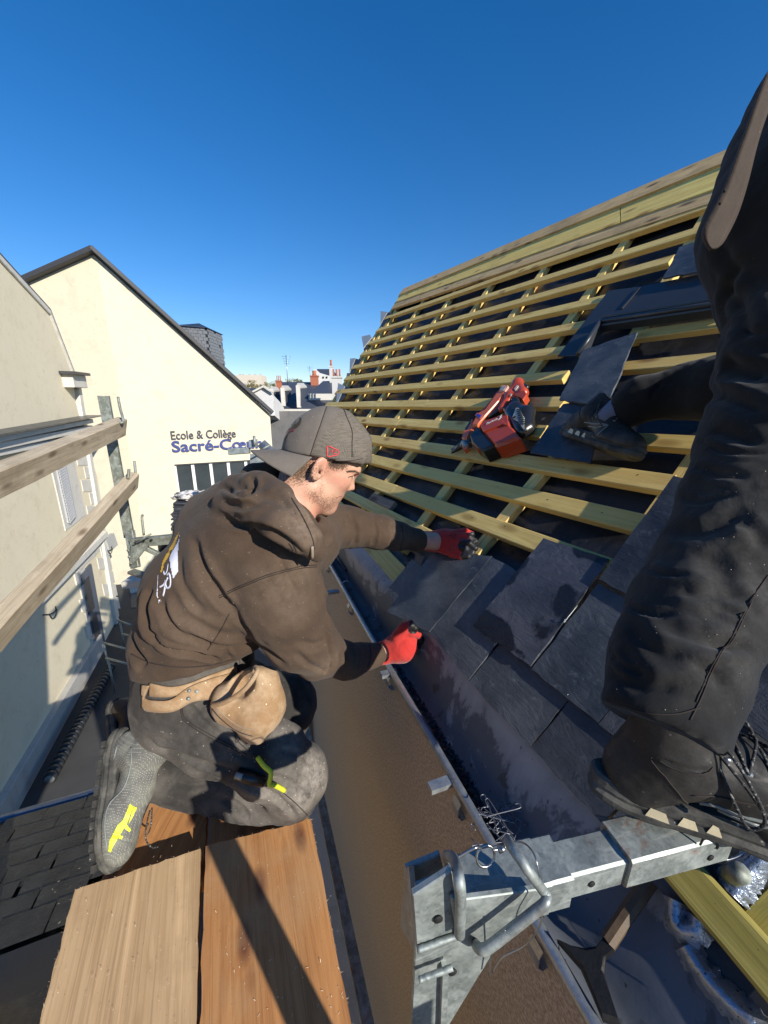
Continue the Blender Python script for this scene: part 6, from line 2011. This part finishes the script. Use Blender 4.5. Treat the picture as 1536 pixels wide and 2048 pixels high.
def glove_l():
    f = Field(.0024)
    def Z(x, y, o=.02): return RP(x, y, o)
    f.chain([(Z(856, 1082, .034), .031), (Z(868, 1083, .036), .033), (Z(888, 1081, .036), .036), (Z(908, 1078, .034), .032)], .018)
    f.cone(Z(850, 1081, .034), Z(856, 1082, .034), .034, .034, .004)
    f.ell(Z(893, 1088, .032), (RAL, RUP, RN), (.030, .034, .026), .018)
    # fingers reach over the slate head
    F4 = [((914, 1066, .040), (930, 1063, .038), (944, 1068, .024)), ((918, 1074, .042), (936, 1073, .038), (950, 1082, .022)),
          ((918, 1084, .040), (936, 1085, .038), (950, 1096, .020)), ((912, 1094, .034), (930, 1098, .030), (944, 1106, .016))]
    for i, (a, b, c) in enumerate(F4):
        s0 = Z(900, 1068 + i * 7, .036)
        f.chain([(s0, .014), (Z(*a), .0128), (Z(*b), .0115), (Z(*c), .0100)], .0045)
    # thumb
    f.chain([(Z(892, 1100, .030), .017), (Z(908, 1106, .024), .0145), (Z(924, 1112, .018), .0125), (Z(936, 1113, .016), .011)], .010)
    f.chain([(Z(850, 1081, .034), .028), (Z(842, 1080, .034), .028)], .004, 's')
    P, Fc = f.mesh(); P = relax(P, Fc, 1, .4); N = vnormals(P, Fc)
    P = P + N * (vnoise(P * 60, 43) * .0016 + vnoise(P * 190, 44) * .0004)[:, None]
    tips = [(RP(950, 1075, .025), .024), (RP(948, 1100, .02), .036), (RP(934, 1112, .02), .020), (RP(930, 1092, .035), .022)]
    def pick(c):
        m = np.zeros(len(c), bool)
        for q, r in tips: m |= np.linalg.norm(c - arr(q), axis=1) < r
        return m.astype(int)
    return Surf(P, Fc, 'glove', [m_red, m_latex], man, pick)
gll = glove_l()
gll.seam('glove_print', [(896, 1070), (899, 1074), (902, 1069), (905, 1075), (909, 1069), (912, 1074)], .0008, m_thread, n=2)
gll.seam('glove_print', [(900, 1078), (903, 1075), (907, 1078), (910, 1076)], .0008, m_thread, n=2)
# ================================================================== work boots
m_boot = fabric('black_boot_leather', (.030, .028, .026), (.12, .11, .095), amt=.35, weave=400, rough=.5, dscale=20, sheen=0, wr=.15)
m_bootg = plain('grey_boot_trim', (.20, .22, .21), .45, var=.2, scale=60)
m_tpu = plain('cream_sole_insert', (.62, .54, .36), .5, var=.2, scale=120)
def mk_dots():
    k = NT('dotted_boot_textile'); v = k.vec((1, 1, 1), False)
    vo = k.voro(v, 260, rnd=.0)
    c = k.mix(k.ramp(vo, [(.22, 1.0), (.32, 0.0)]), (.13, .13, .12), (.36, .36, .33))
    c = k.mix(k.ramp(k.noise(v, 20, 4, .6), [(.45, 0.0), (.7, .5)]), c, (.32, .33, .26))
    return k.set(c, .8, 0, k.bump(vo, .4, .001), .2)
m_dots = mk_dots()
_boot_cache = {}
def boot_meshes(sc, sock, flex=0.0):
    key = (sc, sock, flex)
    if key in _boot_cache: return _boot_cache[key]
    f = Field(.0032)
    f.chain([(( .066 + flex * .4, 0, .085), .044), ((.062 + flex, 0, .140), .040)], .02)
    f.ell((.048, 0, .052), ((1,0,0),(0,1,0),(0,0,1)), (.046, .037, .050), .02)
    f.chain([((.09, 0, .092), .042), ((.150, 0, .072), .040), ((.205, 0, .048), .042)], .03)
    f.ell((.248, -.003, .040), ((1,0,0),(0,1,0),(0,0,1)), (.052, .046, .036), .02)
    f.ell((.205, -.004, .034), ((1,0,0),(0,1,0),(0,0,1)), (.060, .049, .030), .02)
    f.cone((.060 + flex, 0, .145), (.060 + flex * 1.9, 0, .195), .031, .036, .005, 's')
    f.plane((0, 0, .022), (0, 0, 1), .002)
    P, Fc = f.mesh(); P = relax(P, Fc, 1, .5); N = vnormals(P, Fc)
    # panel seams
    def arc(pts): return [Vector(p) for p in bez([Vector(p) for p in pts], 6)]
    lines = []
    for sgn in (1, -1):
        y = .05 * sgn
        lines.append((arc([(.020, y*.6, .115), (.055, y, .085), (.085, y, .050), (.100, y, .025)]), .0022, .0022))
        lines.append((arc([(.095, y*.8, .150), (.090, y*.9, .115), (.030, y*.8, .112)]), .0018, .002))
        lines.append((arc([(.225, y, .025), (.230, y, .050), (.250, y*.6, .070), (.262, 0, .078)]), .0022, .0022))
        lines.append((arc([(.115, y*.7, .120), (.165, y*.55, .095), (.215, y*.4, .078)]), .002, .0022))
    P = crease(P, N, lines, 0, 0)
    P = P + N * (vnoise(P * 35, 51) * .0018 + vnoise(P * 110, 52) * .0005)[:, None]
    # sole outline
    n = 44
    def outl(grow, t):
        a = 2 * math.pi * t; c, s_ = math.cos(a), math.sin(a)
        x = .148 + .158 * c
        w = .036 + .014 * (1 / (1 + math.exp(-(x - .16) * 40)))
        y = w * (abs(s_) ** .75) * (1 if s_ > 0 else -1)
        y *= 1 - .10 * math.exp(-((x - .125) / .035) ** 2)
        return Vector((x + grow * c, y + grow * s_, 0))
    layers = [(0, -.002), (.004, .001), (.012, .002), (.018, -.0015), (.024, .001), (.034, .0), (.038, -.004)]
    sv, sf = [], []
    for z, gr in layers:
        for i in range(n):
            p = outl(gr, i / n); tz = z + (.010 * max(0, (p.x - .23) / .07) ** 2 if z < .02 else .004 * max(0, (p.x - .23) / .07)) + (.006 * max(0, (.03 - p.x)/.03))
            # notches between the tread blocks
            if z < .006 and (i % 3 == 0): p = Vector((p.x, p.y * .93, 0)); 
            sv.append(Vector((p.x, p.y, tz)))
    for l in range(len(layers) - 1):
        for i in range(n):
            j = (i + 1) % n; sf.append((l*n+i, l*n+j, (l+1)*n+j, (l+1)*n+i))
    sf.append(tuple(range(n-1, -1, -1))); sf.append(tuple(range((len(layers)-1)*n, len(layers)*n)))
    _boot_cache[key] = (P, Fc, sv, sf)
    return _boot_cache[key]
def boot(label_name, parent, M, scale=1.0, mat_u=m_boot, mat_s=None, laces=True, windows=True, side=1, sockm=None, stripes=True, flex=0.0):
    P, Fc, sv, sf = boot_meshes(1.0, True, flex)
    S_ = M @ Matrix.Scale(scale, 4)
    def X(p): return S_ @ Vector(p)
    A = np.array(S_)
    PW = P @ A[:3, :3].T + A[:3, 3]
    if A[:3, :3].dot(np.eye(3)).shape and np.linalg.det(A[:3, :3]) < 0: Fq = Fc[:, ::-1]
    else: Fq = Fc
    up = Surf(PW, Fq, label_name, mat_u, parent)
    so = mesh('sole', [X(p) for p in sv], sf, mat_s or m_sole, up.o)
    tree = up.t
    def onb(x, y, z, off=.001):
        # nearest skin point to a local point
        h, nn, _, _ = tree.find_nearest(X((x, y, z)))
        return h + nn * off
    if windows:
        for sg in (side, -side):
            for (x0, x1) in ((.048, .074), (.082, .104), (.112, .128)):
                q = []
                for (x, z) in ((x0, .0145), (x1, .0125), (x1 - .006, .0265), (x0 + .004, .0285)):
                    w = .036 + .014 * (1 / (1 + math.exp(-(x - .16) * 40))); w *= 1 - .10 * math.exp(-((x - .125) / .035) ** 2)
                    c = (x - .148) / .158; s_ = math.sqrt(max(0, 1 - c * c)) ** .75
                    q.append(X((x, (w * s_ + .0016) * sg, z)))
                mesh('sole_window', q, [(0, 1, 2, 3)], m_tpu, so)
    if stripes:
        for sg in (side, -side):
            for ln in ([(.100, .046), (.150, .060), (.188, .070)], [(.188, .070), (.176, .028)], [(.188, .070), (.135, .036)], [(.110, .036), (.150, .048)]):
                pts = []
                for a_, b_ in zip(ln[:-1], ln[1:]):
                    for i in range(7):
                        t = i / 6; x = a_[0] + (b_[0]-a_[0])*t; z = a_[1] + (b_[1]-a_[1])*t
                        pts.append(onb(x, .055 * sg, z, .0))
                pts2 = [p for i, p in enumerate(pts) if i == 0 or (p - pts[i-1]).length > 1e-5]
                tube('side_stripe', pts2, .0022 * scale, m_bootg, up.o, 6)
            for ln in ([(.022, .112), (.055, .088), (.082, .055), (.098, .030)], [(.035, .112), (.07, .108), (.105, .122)], [(.08, .078), (.12, .080), (.15, .085)]):
                pts = [onb(q.x, .055 * sg, q.z, .0004) for q in bez([Vector((x, 0, z)) for x, z in ln], 5)]
                tube('stitching', pts, .0009 * scale, m_thread, up.o, 5)
    if laces:
        for i in range(5):
            t = i / 4; x = .092 + t * .088; z = .126 - t * .050
            for sg in (1, -1):
                p = onb(x, .022 * sg, z, .001); 
                g_ = Geo(); nn = (p - X((x, 0, z - .04))).normalized()
                tube('eyelet', [p, p + nn * .002], .0045 * scale, m_wire, up.o, 10)
            if i < 4:
                a_ = onb(x, .020, z, .004); b_ = onb(x + .021, -.020, z - .012, .004); c_ = onb(x + .01, 0, z + .0, .006)
                tube('lace', bez([a_, c_, b_], 5), .0018 * scale, m_lace, up.o, 6)
                a_ = onb(x, -.020, z, .004); b_ = onb(x + .021, .020, z - .012, .004); c_ = onb(x + .01, 0, z + .0, .009)
                tube('lace', bez([a_, c_, b_], 5), .0018 * scale, m_lace, up.o, 6)
        k0 = X((.112, .005, .135))
        def LL(pts): return [X(p) for p in pts]
        sd = side
        tube('lace_loop', bez(LL([(.095, .0, .134), (.108, .034*sd, .138), (.128, .056*sd, .110), (.142, .062*sd, .078), (.132, .060*sd, .062), (.118, .054*sd, .084), (.102, .026*sd, .122), (.095, .0, .132)]), 6), .0019 * scale, m_lace, up.o, 6)
        tube('lace_loop', bez(LL([(.112, .0, .132), (.120, -.020*sd, .150), (.150, -.030*sd, .140), (.165, -.020*sd, .120), (.140, -.010*sd, .120), (.114, .0, .130)]), 6), .0019 * scale, m_lace, up.o, 6)
        tube('lace_end', bez(LL([(.095, .004*sd, .132), (.120, .046*sd, .112), (.150, .060*sd, .078), (.185, .060*sd, .056)]), 6), .0018 * scale, m_lace, up.o, 6)
    return up
k = NT('flecked_lace'); v = k.vec(); c = k.mix(k.ramp(k.noise(v, 320, 2), [(.56, 0.0), (.60, 1.0)]), (.018, .018, .018), (.22, .22, .20)); m_lace = k.set(c, .8)

# ---- the kneeling man's boots
def fr(origin, toe, up):
    return frame(origin, (toe - origin), up)
h0 = w_(222, 1470, 1.15); t0 = w_(205, 1745, 1.00)
Mb = fr(h0, t0, Vector((1, .05, .1)))
if (Mb.col[1].xyz).dot(-ray(240, 1600)) < 0: sd = -1
else: sd = 1
kb = boot('boot', man, Mb, (t0 - h0).length / .300, mat_u=m_dots, mat_s=m_sole, laces=False, windows=False, side=sd, stripes=False)
# yellow slashed mark on its side
for poly in ([(260, 1607), (267, 1612), (253, 1648), (244, 1662), (228, 1690), (222, 1704), (217, 1702), (220, 1680), (234, 1652), (246, 1640)],
             [(246, 1640), (262, 1660), (258, 1664), (240, 1650)], [(268, 1612), (274, 1614), (262, 1640), (256, 1648)], [(232, 1668), (245, 1672), (244, 1680), (234, 1676)]):
    kb.print('yellow_mark', [poly], m_knifey, step=1.2, off=.002)
for s_ in ([(262, 1495), (262, 1530), (248, 1575), (218, 1610), (210, 1650), (215, 1700)], [(235, 1490), (218, 1560), (203, 1640), (200, 1700)]):
    kb.seam('side_seam', s_, .0018, m_bootg)
# tread blocks on the outer edge of the sole
S_ = Mb @ Matrix.Scale((t0 - h0).length / .300, 4)
for i in range(13):
    x = .02 + i * .022
    gg = Geo(); w = .036 + .014 * (1 / (1 + math.exp(-(x - .16) * 40))); c = (x - .148) / .158; w *= math.sqrt(max(.02, 1 - c * c)) ** .75
    for sg in (1, -1):
        q = S_ @ Vector((x, (w - .010) * sg, -.003)); gg.box(q, S_.to_3x3() @ Vector((.015, 0, 0)), S_.to_3x3() @ Vector((.003 * (1 if i % 2 else -1), .024, 0)), S_.to_3x3() @ Vector((0, 0, .010)))
    mesh('tread_block', gg.v, gg.f, m_sole, kb.o)
tube('lace_end', bez([w_(300, 1620, 1.04), w_(293, 1650, 1.02), w_(292, 1680, 1.02), w_(305, 1695, 1.03), w_(316, 1693, 1.03)], 5), .0018, m_lace, kb.o, 6)
tube('lace_end', bez([w_(304, 1615, 1.04), w_(302, 1650, 1.03), w_(296, 1668, 1.03)], 5), .0018, m_lace, kb.o, 6)
h1 = w_(216, 1410, 1.42); t1 = w_(235, 1560, 1.30)
boot('boot', man, fr(h1, t1, Vector((1, .05, .1))), (t1 - h1).length / .300, laces=False, windows=False, stripes=False)

# ================================================================== the standing roofer
man2 = empty('person', PH(1350, 1600, -.495), 'standing man in black work trousers, cropped by the frame, one boot on the bracket', 'person')
def m2(f, pts, k=.03, op='u'):
    q = [(PZ(x, y, z), r * z / F) for x, y, z, r in pts]
    f.chain(q, k, op); return f
def body2():
    f = Field(.006)
    m2(f, [(1310, 1530, .462, 34), (1322, 1440, .475, 44), (1375, 1260, .52, 56), (1460, 1080, .57, 62), (1610, 620, .66, 80), (1640, 420, .68, 90), (1700, 200, .72, 90)], .03)
    m2(f, [(1640, 600, .70, 70), (1590, 750, .80, 36), (1400, 783, .97, 22), (1262, 810, 1.075, 14), (1240, 822, 1.075, 12)], .02)
    m2(f, [(1700, 200, .72, 90), (1770, 40, .72, 110), (1790, -160, .72, 60), (1800, -260, .72, 80)], .04)
    P, Fc = f.mesh()
    return Surf(P, Fc, 'body', m_skin, man2)
b2 = body2()
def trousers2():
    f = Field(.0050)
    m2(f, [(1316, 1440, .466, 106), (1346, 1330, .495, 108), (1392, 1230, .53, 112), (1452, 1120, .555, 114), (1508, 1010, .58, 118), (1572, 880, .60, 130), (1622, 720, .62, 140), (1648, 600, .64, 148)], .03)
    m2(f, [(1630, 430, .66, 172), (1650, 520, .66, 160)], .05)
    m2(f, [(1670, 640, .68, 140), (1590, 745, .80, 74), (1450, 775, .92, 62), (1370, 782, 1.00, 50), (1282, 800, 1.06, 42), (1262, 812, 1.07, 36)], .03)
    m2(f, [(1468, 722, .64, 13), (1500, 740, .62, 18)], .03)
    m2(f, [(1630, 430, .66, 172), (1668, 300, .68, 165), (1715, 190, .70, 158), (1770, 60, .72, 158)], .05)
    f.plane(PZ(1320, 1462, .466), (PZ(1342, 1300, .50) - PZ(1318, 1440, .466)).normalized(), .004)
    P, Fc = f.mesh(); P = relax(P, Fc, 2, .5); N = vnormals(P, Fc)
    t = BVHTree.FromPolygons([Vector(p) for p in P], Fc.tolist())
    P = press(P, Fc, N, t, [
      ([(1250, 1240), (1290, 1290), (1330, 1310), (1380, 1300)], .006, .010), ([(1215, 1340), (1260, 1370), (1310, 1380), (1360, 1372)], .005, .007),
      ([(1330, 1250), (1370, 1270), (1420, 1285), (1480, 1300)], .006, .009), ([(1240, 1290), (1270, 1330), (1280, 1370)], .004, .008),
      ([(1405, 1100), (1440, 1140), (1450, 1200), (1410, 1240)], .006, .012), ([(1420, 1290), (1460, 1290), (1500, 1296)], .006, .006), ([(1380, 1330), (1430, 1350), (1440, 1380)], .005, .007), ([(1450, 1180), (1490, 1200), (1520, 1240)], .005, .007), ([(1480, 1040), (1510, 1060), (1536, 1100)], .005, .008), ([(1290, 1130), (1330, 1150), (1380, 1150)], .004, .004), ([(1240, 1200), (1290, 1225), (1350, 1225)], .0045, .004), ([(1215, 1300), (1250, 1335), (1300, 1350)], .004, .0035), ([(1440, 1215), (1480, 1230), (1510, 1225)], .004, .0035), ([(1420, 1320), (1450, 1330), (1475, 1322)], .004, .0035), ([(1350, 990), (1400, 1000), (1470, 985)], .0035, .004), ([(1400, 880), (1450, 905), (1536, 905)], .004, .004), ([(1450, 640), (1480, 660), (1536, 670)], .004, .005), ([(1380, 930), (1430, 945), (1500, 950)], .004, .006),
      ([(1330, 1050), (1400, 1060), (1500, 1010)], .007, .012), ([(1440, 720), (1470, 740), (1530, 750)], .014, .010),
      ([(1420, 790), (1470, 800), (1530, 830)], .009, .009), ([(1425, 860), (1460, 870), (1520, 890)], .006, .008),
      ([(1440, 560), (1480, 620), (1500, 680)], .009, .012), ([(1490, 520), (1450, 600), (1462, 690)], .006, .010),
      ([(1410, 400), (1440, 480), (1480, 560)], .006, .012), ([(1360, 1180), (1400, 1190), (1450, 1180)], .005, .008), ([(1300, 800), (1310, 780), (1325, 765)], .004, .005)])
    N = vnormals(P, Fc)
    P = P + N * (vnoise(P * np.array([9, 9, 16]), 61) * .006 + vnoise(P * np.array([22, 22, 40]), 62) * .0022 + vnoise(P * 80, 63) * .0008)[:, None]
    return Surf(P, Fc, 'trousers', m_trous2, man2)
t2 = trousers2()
for s_ in ([(1536, 1150), (1510, 1190), (1470, 1270), (1440, 1310), (1420, 1350), (1400, 1400), (1380, 1440)], [(1530, 1160), (1502, 1200), (1462, 1276), (1432, 1316), (1412, 1356), (1392, 1404)],
           [(1470, 955), (1410, 952), (1380, 946)], [(1240, 1410), (1290, 1425), (1350, 1428), (1400, 1415)]):
    t2.seam('seam', s_, .0008, m_thread)
t2.dust([(1470, 1150, .10, .45), (1440, 1250, .07, .5), (1400, 1330, .05, .4), (1500, 1000, .08, .35), (1520, 1180, .04, .7)])  # pale spots paint the sunlit right edge into the trouser colour
fleck_print(t2, 60, (1220, 900, 1536, 1420), m_dust, s=(.3, .9))
# leather pouch strap hanging from his belt
hp = empty('hip_pouch', PZ(1440, 480, .58), 'brown leather pouch flap with a rounded end hanging at the standing man\'s hip', 'tool pouch')
m_leather2 = fabric('brown_leather', (.050, .034, .022), (.095, .068, .048), amt=.5, weave=500, rough=.7, dscale=14, sheen=.1)
def flap():
    L = [(1530, 150), (1512, 195), (1490, 260), (1468, 320), (1448, 375), (1425, 420), (1405, 455), (1404, 480), (1416, 499)]
    Rr = [(1560, 150), (1532, 225), (1510, 290), (1496, 350), (1482, 400), (1468, 440), (1450, 475), (1436, 498), (1418, 502)]
    A_, B_ = bez([Vector((*p, 0)) for p in L], 4), bez([Vector((*p, 0)) for p in Rr], 4)
    vs = []
    for i, (a_, b_) in enumerate(zip(A_, B_)):
        for j in range(6):
            q = a_.lerp(b_, j / 5); h = t2.hit(q.x, q.y, 0)
            z_ = (h.y * CP - h.z * SP) if h is not None else .60
            vs.append(PZ(q.x, q.y, min(z_ - .012, .575)))
    for _ in range(4): vs = [vs[i] if (i < 6 or i >= len(vs)-6) else (vs[i-6] + vs[i]*2 + vs[i+6]) / 4 for i in range(len(vs))]
    fs = [(i*6+j, i*6+j+1, (i+1)*6+j+1, (i+1)*6+j) for i in range(len(A_)-1) for j in range(5)]
    o = mesh('flap', vs, fs, m_leather2, hp, smooth=True); so = o.modifiers.new('t', 'SOLIDIFY'); so.thickness = .005
flap()
for (x, y) in ((1443, 372 + 10), (1434, 407)):
    tube('rivet', [PZ(x + 6, y, .545), PZ(x + 6, y, .541)], .002, m_void, hp, 8)
# boots
h0 = PH(1190, 1585, -.487); t0 = PH(1550, 1668, -.487)
Mb = frame(h0, t0 - h0, Vector((0, 0, 1)))
sd = 1 if Mb.col[1].xyz.dot(-ray(1350, 1560)) > 0 else -1
sc2 = .285 / .300
bt1 = boot('boot', man2, Matrix.Translation(Vector((0, 0, .002))) @ Mb, sc2, side=sd)
print('boot dir', (t0 - h0).length)
h0 = RP(1122, 872, .045); t0 = RP(1296, 932, .050)
Mb = frame(h0, t0 - h0, Vector((.42, -.05, .85)))
sd = 1 if Mb.col[1].xyz.dot(-ray(1200, 880)) > 0 else -1
bt2 = boot('boot', man2, Mb, .93, side=sd, flex=.035)
bt2.dust([(1190, 855, .03, .5), (1235, 880, .03, .4)])
print('boot2', (t0 - h0).length)
tube('sock', [PZ(1200, 842, 1.095), PZ(1232, 818, 1.09), PZ(1285, 796, 1.085)], .045, plain('blue_grey_sock', (.16, .18, .25), .95, var=.2, scale=80), man2, 16, radii=[.022, .030, .032])
# ================================================================== nail gun
ng = empty('nail_gun', RP(990, 870), 'orange and black gas nail gun lying on the battens', 'nail gun')
def clear(name, col, rough, coat=.4):
    k = NT(name); v = k.vec(); n = k.noise(v, 30, 5, .6)
    c = k.mix(n, tuple(x * .85 for x in col), col)
    c = k.mix(k.ramp(k.noise(v, 90, 4, .7), [(.62, 0.0), (.7, .4)]), c, tuple(x * .35 for x in col))
    m_ = k.set(c, rough, 0, k.bump(n, .08, .001)); k.b.inputs['Coat Weight'].default_value = coat; return m_
m_or = clear('orange_casing', (.78, .16, .05), .3); m_rd = clear('red_brown_casing', (.50, .065, .022), .35); m_bk = clear('black_casing', (.018, .018, .018), .3)
def C(x, y, sc=6.4): return (880 + x / sc, 740 + y / sc)
def gp(name, pts, lo, hi, mat, parent=ng, cham=.004, crop=True):
    lo *= .82; hi *= .82; cham *= .8
    q = [C(*p) for p in pts] if crop else pts
    return slab(name, [RP(x, y, hi) for x, y in q], RN, hi - lo, mat, parent, cham=cham)
def gsoft(name, prims, mat, vox=.0026, pick=None, parent=ng):
    f = Field(vox)
    for pr in prims: f.chain([(RP(*C(x, y), o * .82), r * .86) for x, y, o, r in pr[0]], pr[1])
    P, Fc = f.mesh(); P = relax(P, Fc, 1, .4)
    return Surf(P, Fc, name, mat, parent, pick)
# the casing parts are traced in the plane of the roof and given real thickness
gp('motor_housing', [(490, 700), (560, 640), (790, 560), (865, 560), (905, 700), (1020, 850), (1000, 870), (960, 885), (720, 968), (690, 960), (560, 800)], .010, .092, m_rd, cham=.012)
gp('housing_ridge', [(530, 740), (790, 640), (860, 700), (800, 690), (555, 790)], .088, .099, m_rd, cham=.003)
gp('front_collar', [(370, 820), (400, 790), (480, 715), (560, 800), (690, 965), (540, 1030), (500, 1000), (400, 930)], .008, .088, m_bk, cham=.010)
gp('collar_band', [(395, 900), (410, 905), (490, 1005), (470, 1010), (400, 940)], .030, .070, m_rd, cham=.004)
gsoft('end_cap', [([(930, 520, .050, .030), (1060, 760, .050, .030)], .02), ([(990, 470, .05, .022), (1120, 560, .045, .028), (1130, 740, .040, .030)], .03), ([(900, 560, .055, .024), (1040, 800, .055, .022)], .02)], m_bk)
cb_ = RP(*C(1020, 640), .085)
gp('cap_face', [(930, 500), (985, 475), (1080, 600), (1090, 760), (1040, 740), (960, 680), (915, 600)], .070, .088, m_bk, cham=.006)
m_grille = plain('worn_silver_grille', (.45, .44, .38), .35, .3, var=.5, scale=120)
gp('grille_frame', [(925, 600), (970, 480), (1000, 480), (1075, 600), (1075, 720), (1095, 775), (1060, 750), (1000, 660), (930, 620)], .084, .0905, m_grille, cham=.002)
for i in range(8):
    a = (985 + i * 3 , 500 + i * 27); b = (1010 + i * 9.5, 492 + i * 24)
    p, q = RP(*C(a[0], a[1]), .0765), RP(*C(b[0] + 22, b[1] + 22), .0765)
    beam('grille_slot', p, q, .0042, .002, RN, m_void, ng, bev=.0005)
p = RP(*C(955, 603), .0752); tube('screw_hole', [p, p + RN * .0015], .006, m_void, ng, 12)
gp('nose_ring', [(270, 970), (320, 935), (350, 985), (300, 1020)], .022, .052, m_or, cham=.005)
tube('nose_sleeve', [RP(*C(300, 925), .04), RP(*C(345, 985), .04)], .012, m_galv, ng, 12)
gsoft('nose', [([(390, 930, .04, .020), (320, 960, .04, .017), (250, 985, .035, .013), (165, 1045, .025, .008)], .01), ([(260, 950, .04, .008), (150, 1020, .03, .005)], .004), ([(250, 1010, .03, .008), (155, 1060, .02, .005)], .004)], m_bk)
# magazine
gp('magazine', [(405, 700), (470, 560), (560, 520), (745, 270), (790, 260), (830, 275), (760, 380), (560, 600), (470, 710)], .028, .072, m_or, cham=.008)
gp('magazine_side', [(515, 540), (640, 400), (740, 262), (750, 270), (560, 520)], .030, .066, m_rd, cham=.003)
gp('magazine_end', [(745, 262), (785, 190), (870, 190), (878, 210), (830, 272)], .026, .076, clear('pale_orange', (.80, .42, .30), .25), cham=.006)
gp('end_label', [(765, 250), (795, 205), (840, 222), (812, 262)], .0755, .0775, m_grille, cham=.0005)
gp('magazine_foot', [(270, 870), (290, 790), (340, 720), (410, 620), (420, 700), (460, 715), (380, 790), (340, 880), (300, 885)], .020, .060, m_or, cham=.006)
gp('foot_slot', [(315, 755), (385, 650), (395, 665), (330, 770)], .058, .0615, m_bk, cham=.001)
gp('label', [(445, 580), (475, 545), (550, 575), (515, 630)], .070, .0735, m_or, cham=.0005)
gp('label_patch', [(460, 578), (478, 556), (528, 578), (508, 610)], .0732, .0745, plain('blue_label', (.02, .06, .45), .4), cham=.0003)
gp('link_bracket', [(225, 950), (275, 890), (320, 880), (300, 930), (260, 960)], .02, .04, m_bk, cham=.003)
# handle
gsoft('handle', [([(990, 165, .045, .022), (900, 330, .050, .020), (800, 500, .052, .020)], .01), ([(1010, 170, .045, .022), (1060, 300, .045, .022), (1000, 330, .045, .020)], .02), ([(800, 320, .048, .016), (900, 350, .05, .018)], .02)], m_rd)
gp('handle_block', [(990, 200), (1060, 215), (1110, 310), (1060, 385), (1000, 330), (940, 320)], .030, .068, m_rd, cham=.006)
gp('handle_top', [(765, 345), (800, 330), (860, 370), (800, 440), (770, 400)], .040, .066, m_rd, cham=.004)
gp('trigger_guard', [(600, 590), (640, 500), (740, 395), (800, 400), (760, 500), (620, 600)], .034, .062, m_bk, cham=.004)
gp('grip_pad', [(880, 420), (930, 340), (985, 330), (1015, 370), (1000, 400), (900, 450), (820, 530), (800, 500)], .046, .076, m_bk, cham=.008)
gp('white_switch', [(945, 240), (985, 190), (1005, 200), (965, 262)], .066, .071, clear('pale_switch', (.75, .60, .52), .3), cham=.001)
gp('status_light', [(885, 315), (900, 295), (920, 305), (905, 330)], .070, .074, m_grille, cham=.001)
gsoft('battery_end', [([(1060, 200, .04, .014), (1100, 230, .04, .016)], .02)], m_bk)
p, q = RP(*C(590, 700), .0772), RP(*C(742, 630), .0772)
lettering('maker_name', 'Paslode', p, q - p, RN.cross(q - p), (q - p).length, .011, m_whiteframe, ng, depth=.0006, off=.012, shear=.4)
gp('lightning_mark', [(745, 640), (770, 600), (755, 605), (790, 570), (775, 600), (790, 598)], .0925, .0938, m_whiteframe, cham=.0002)
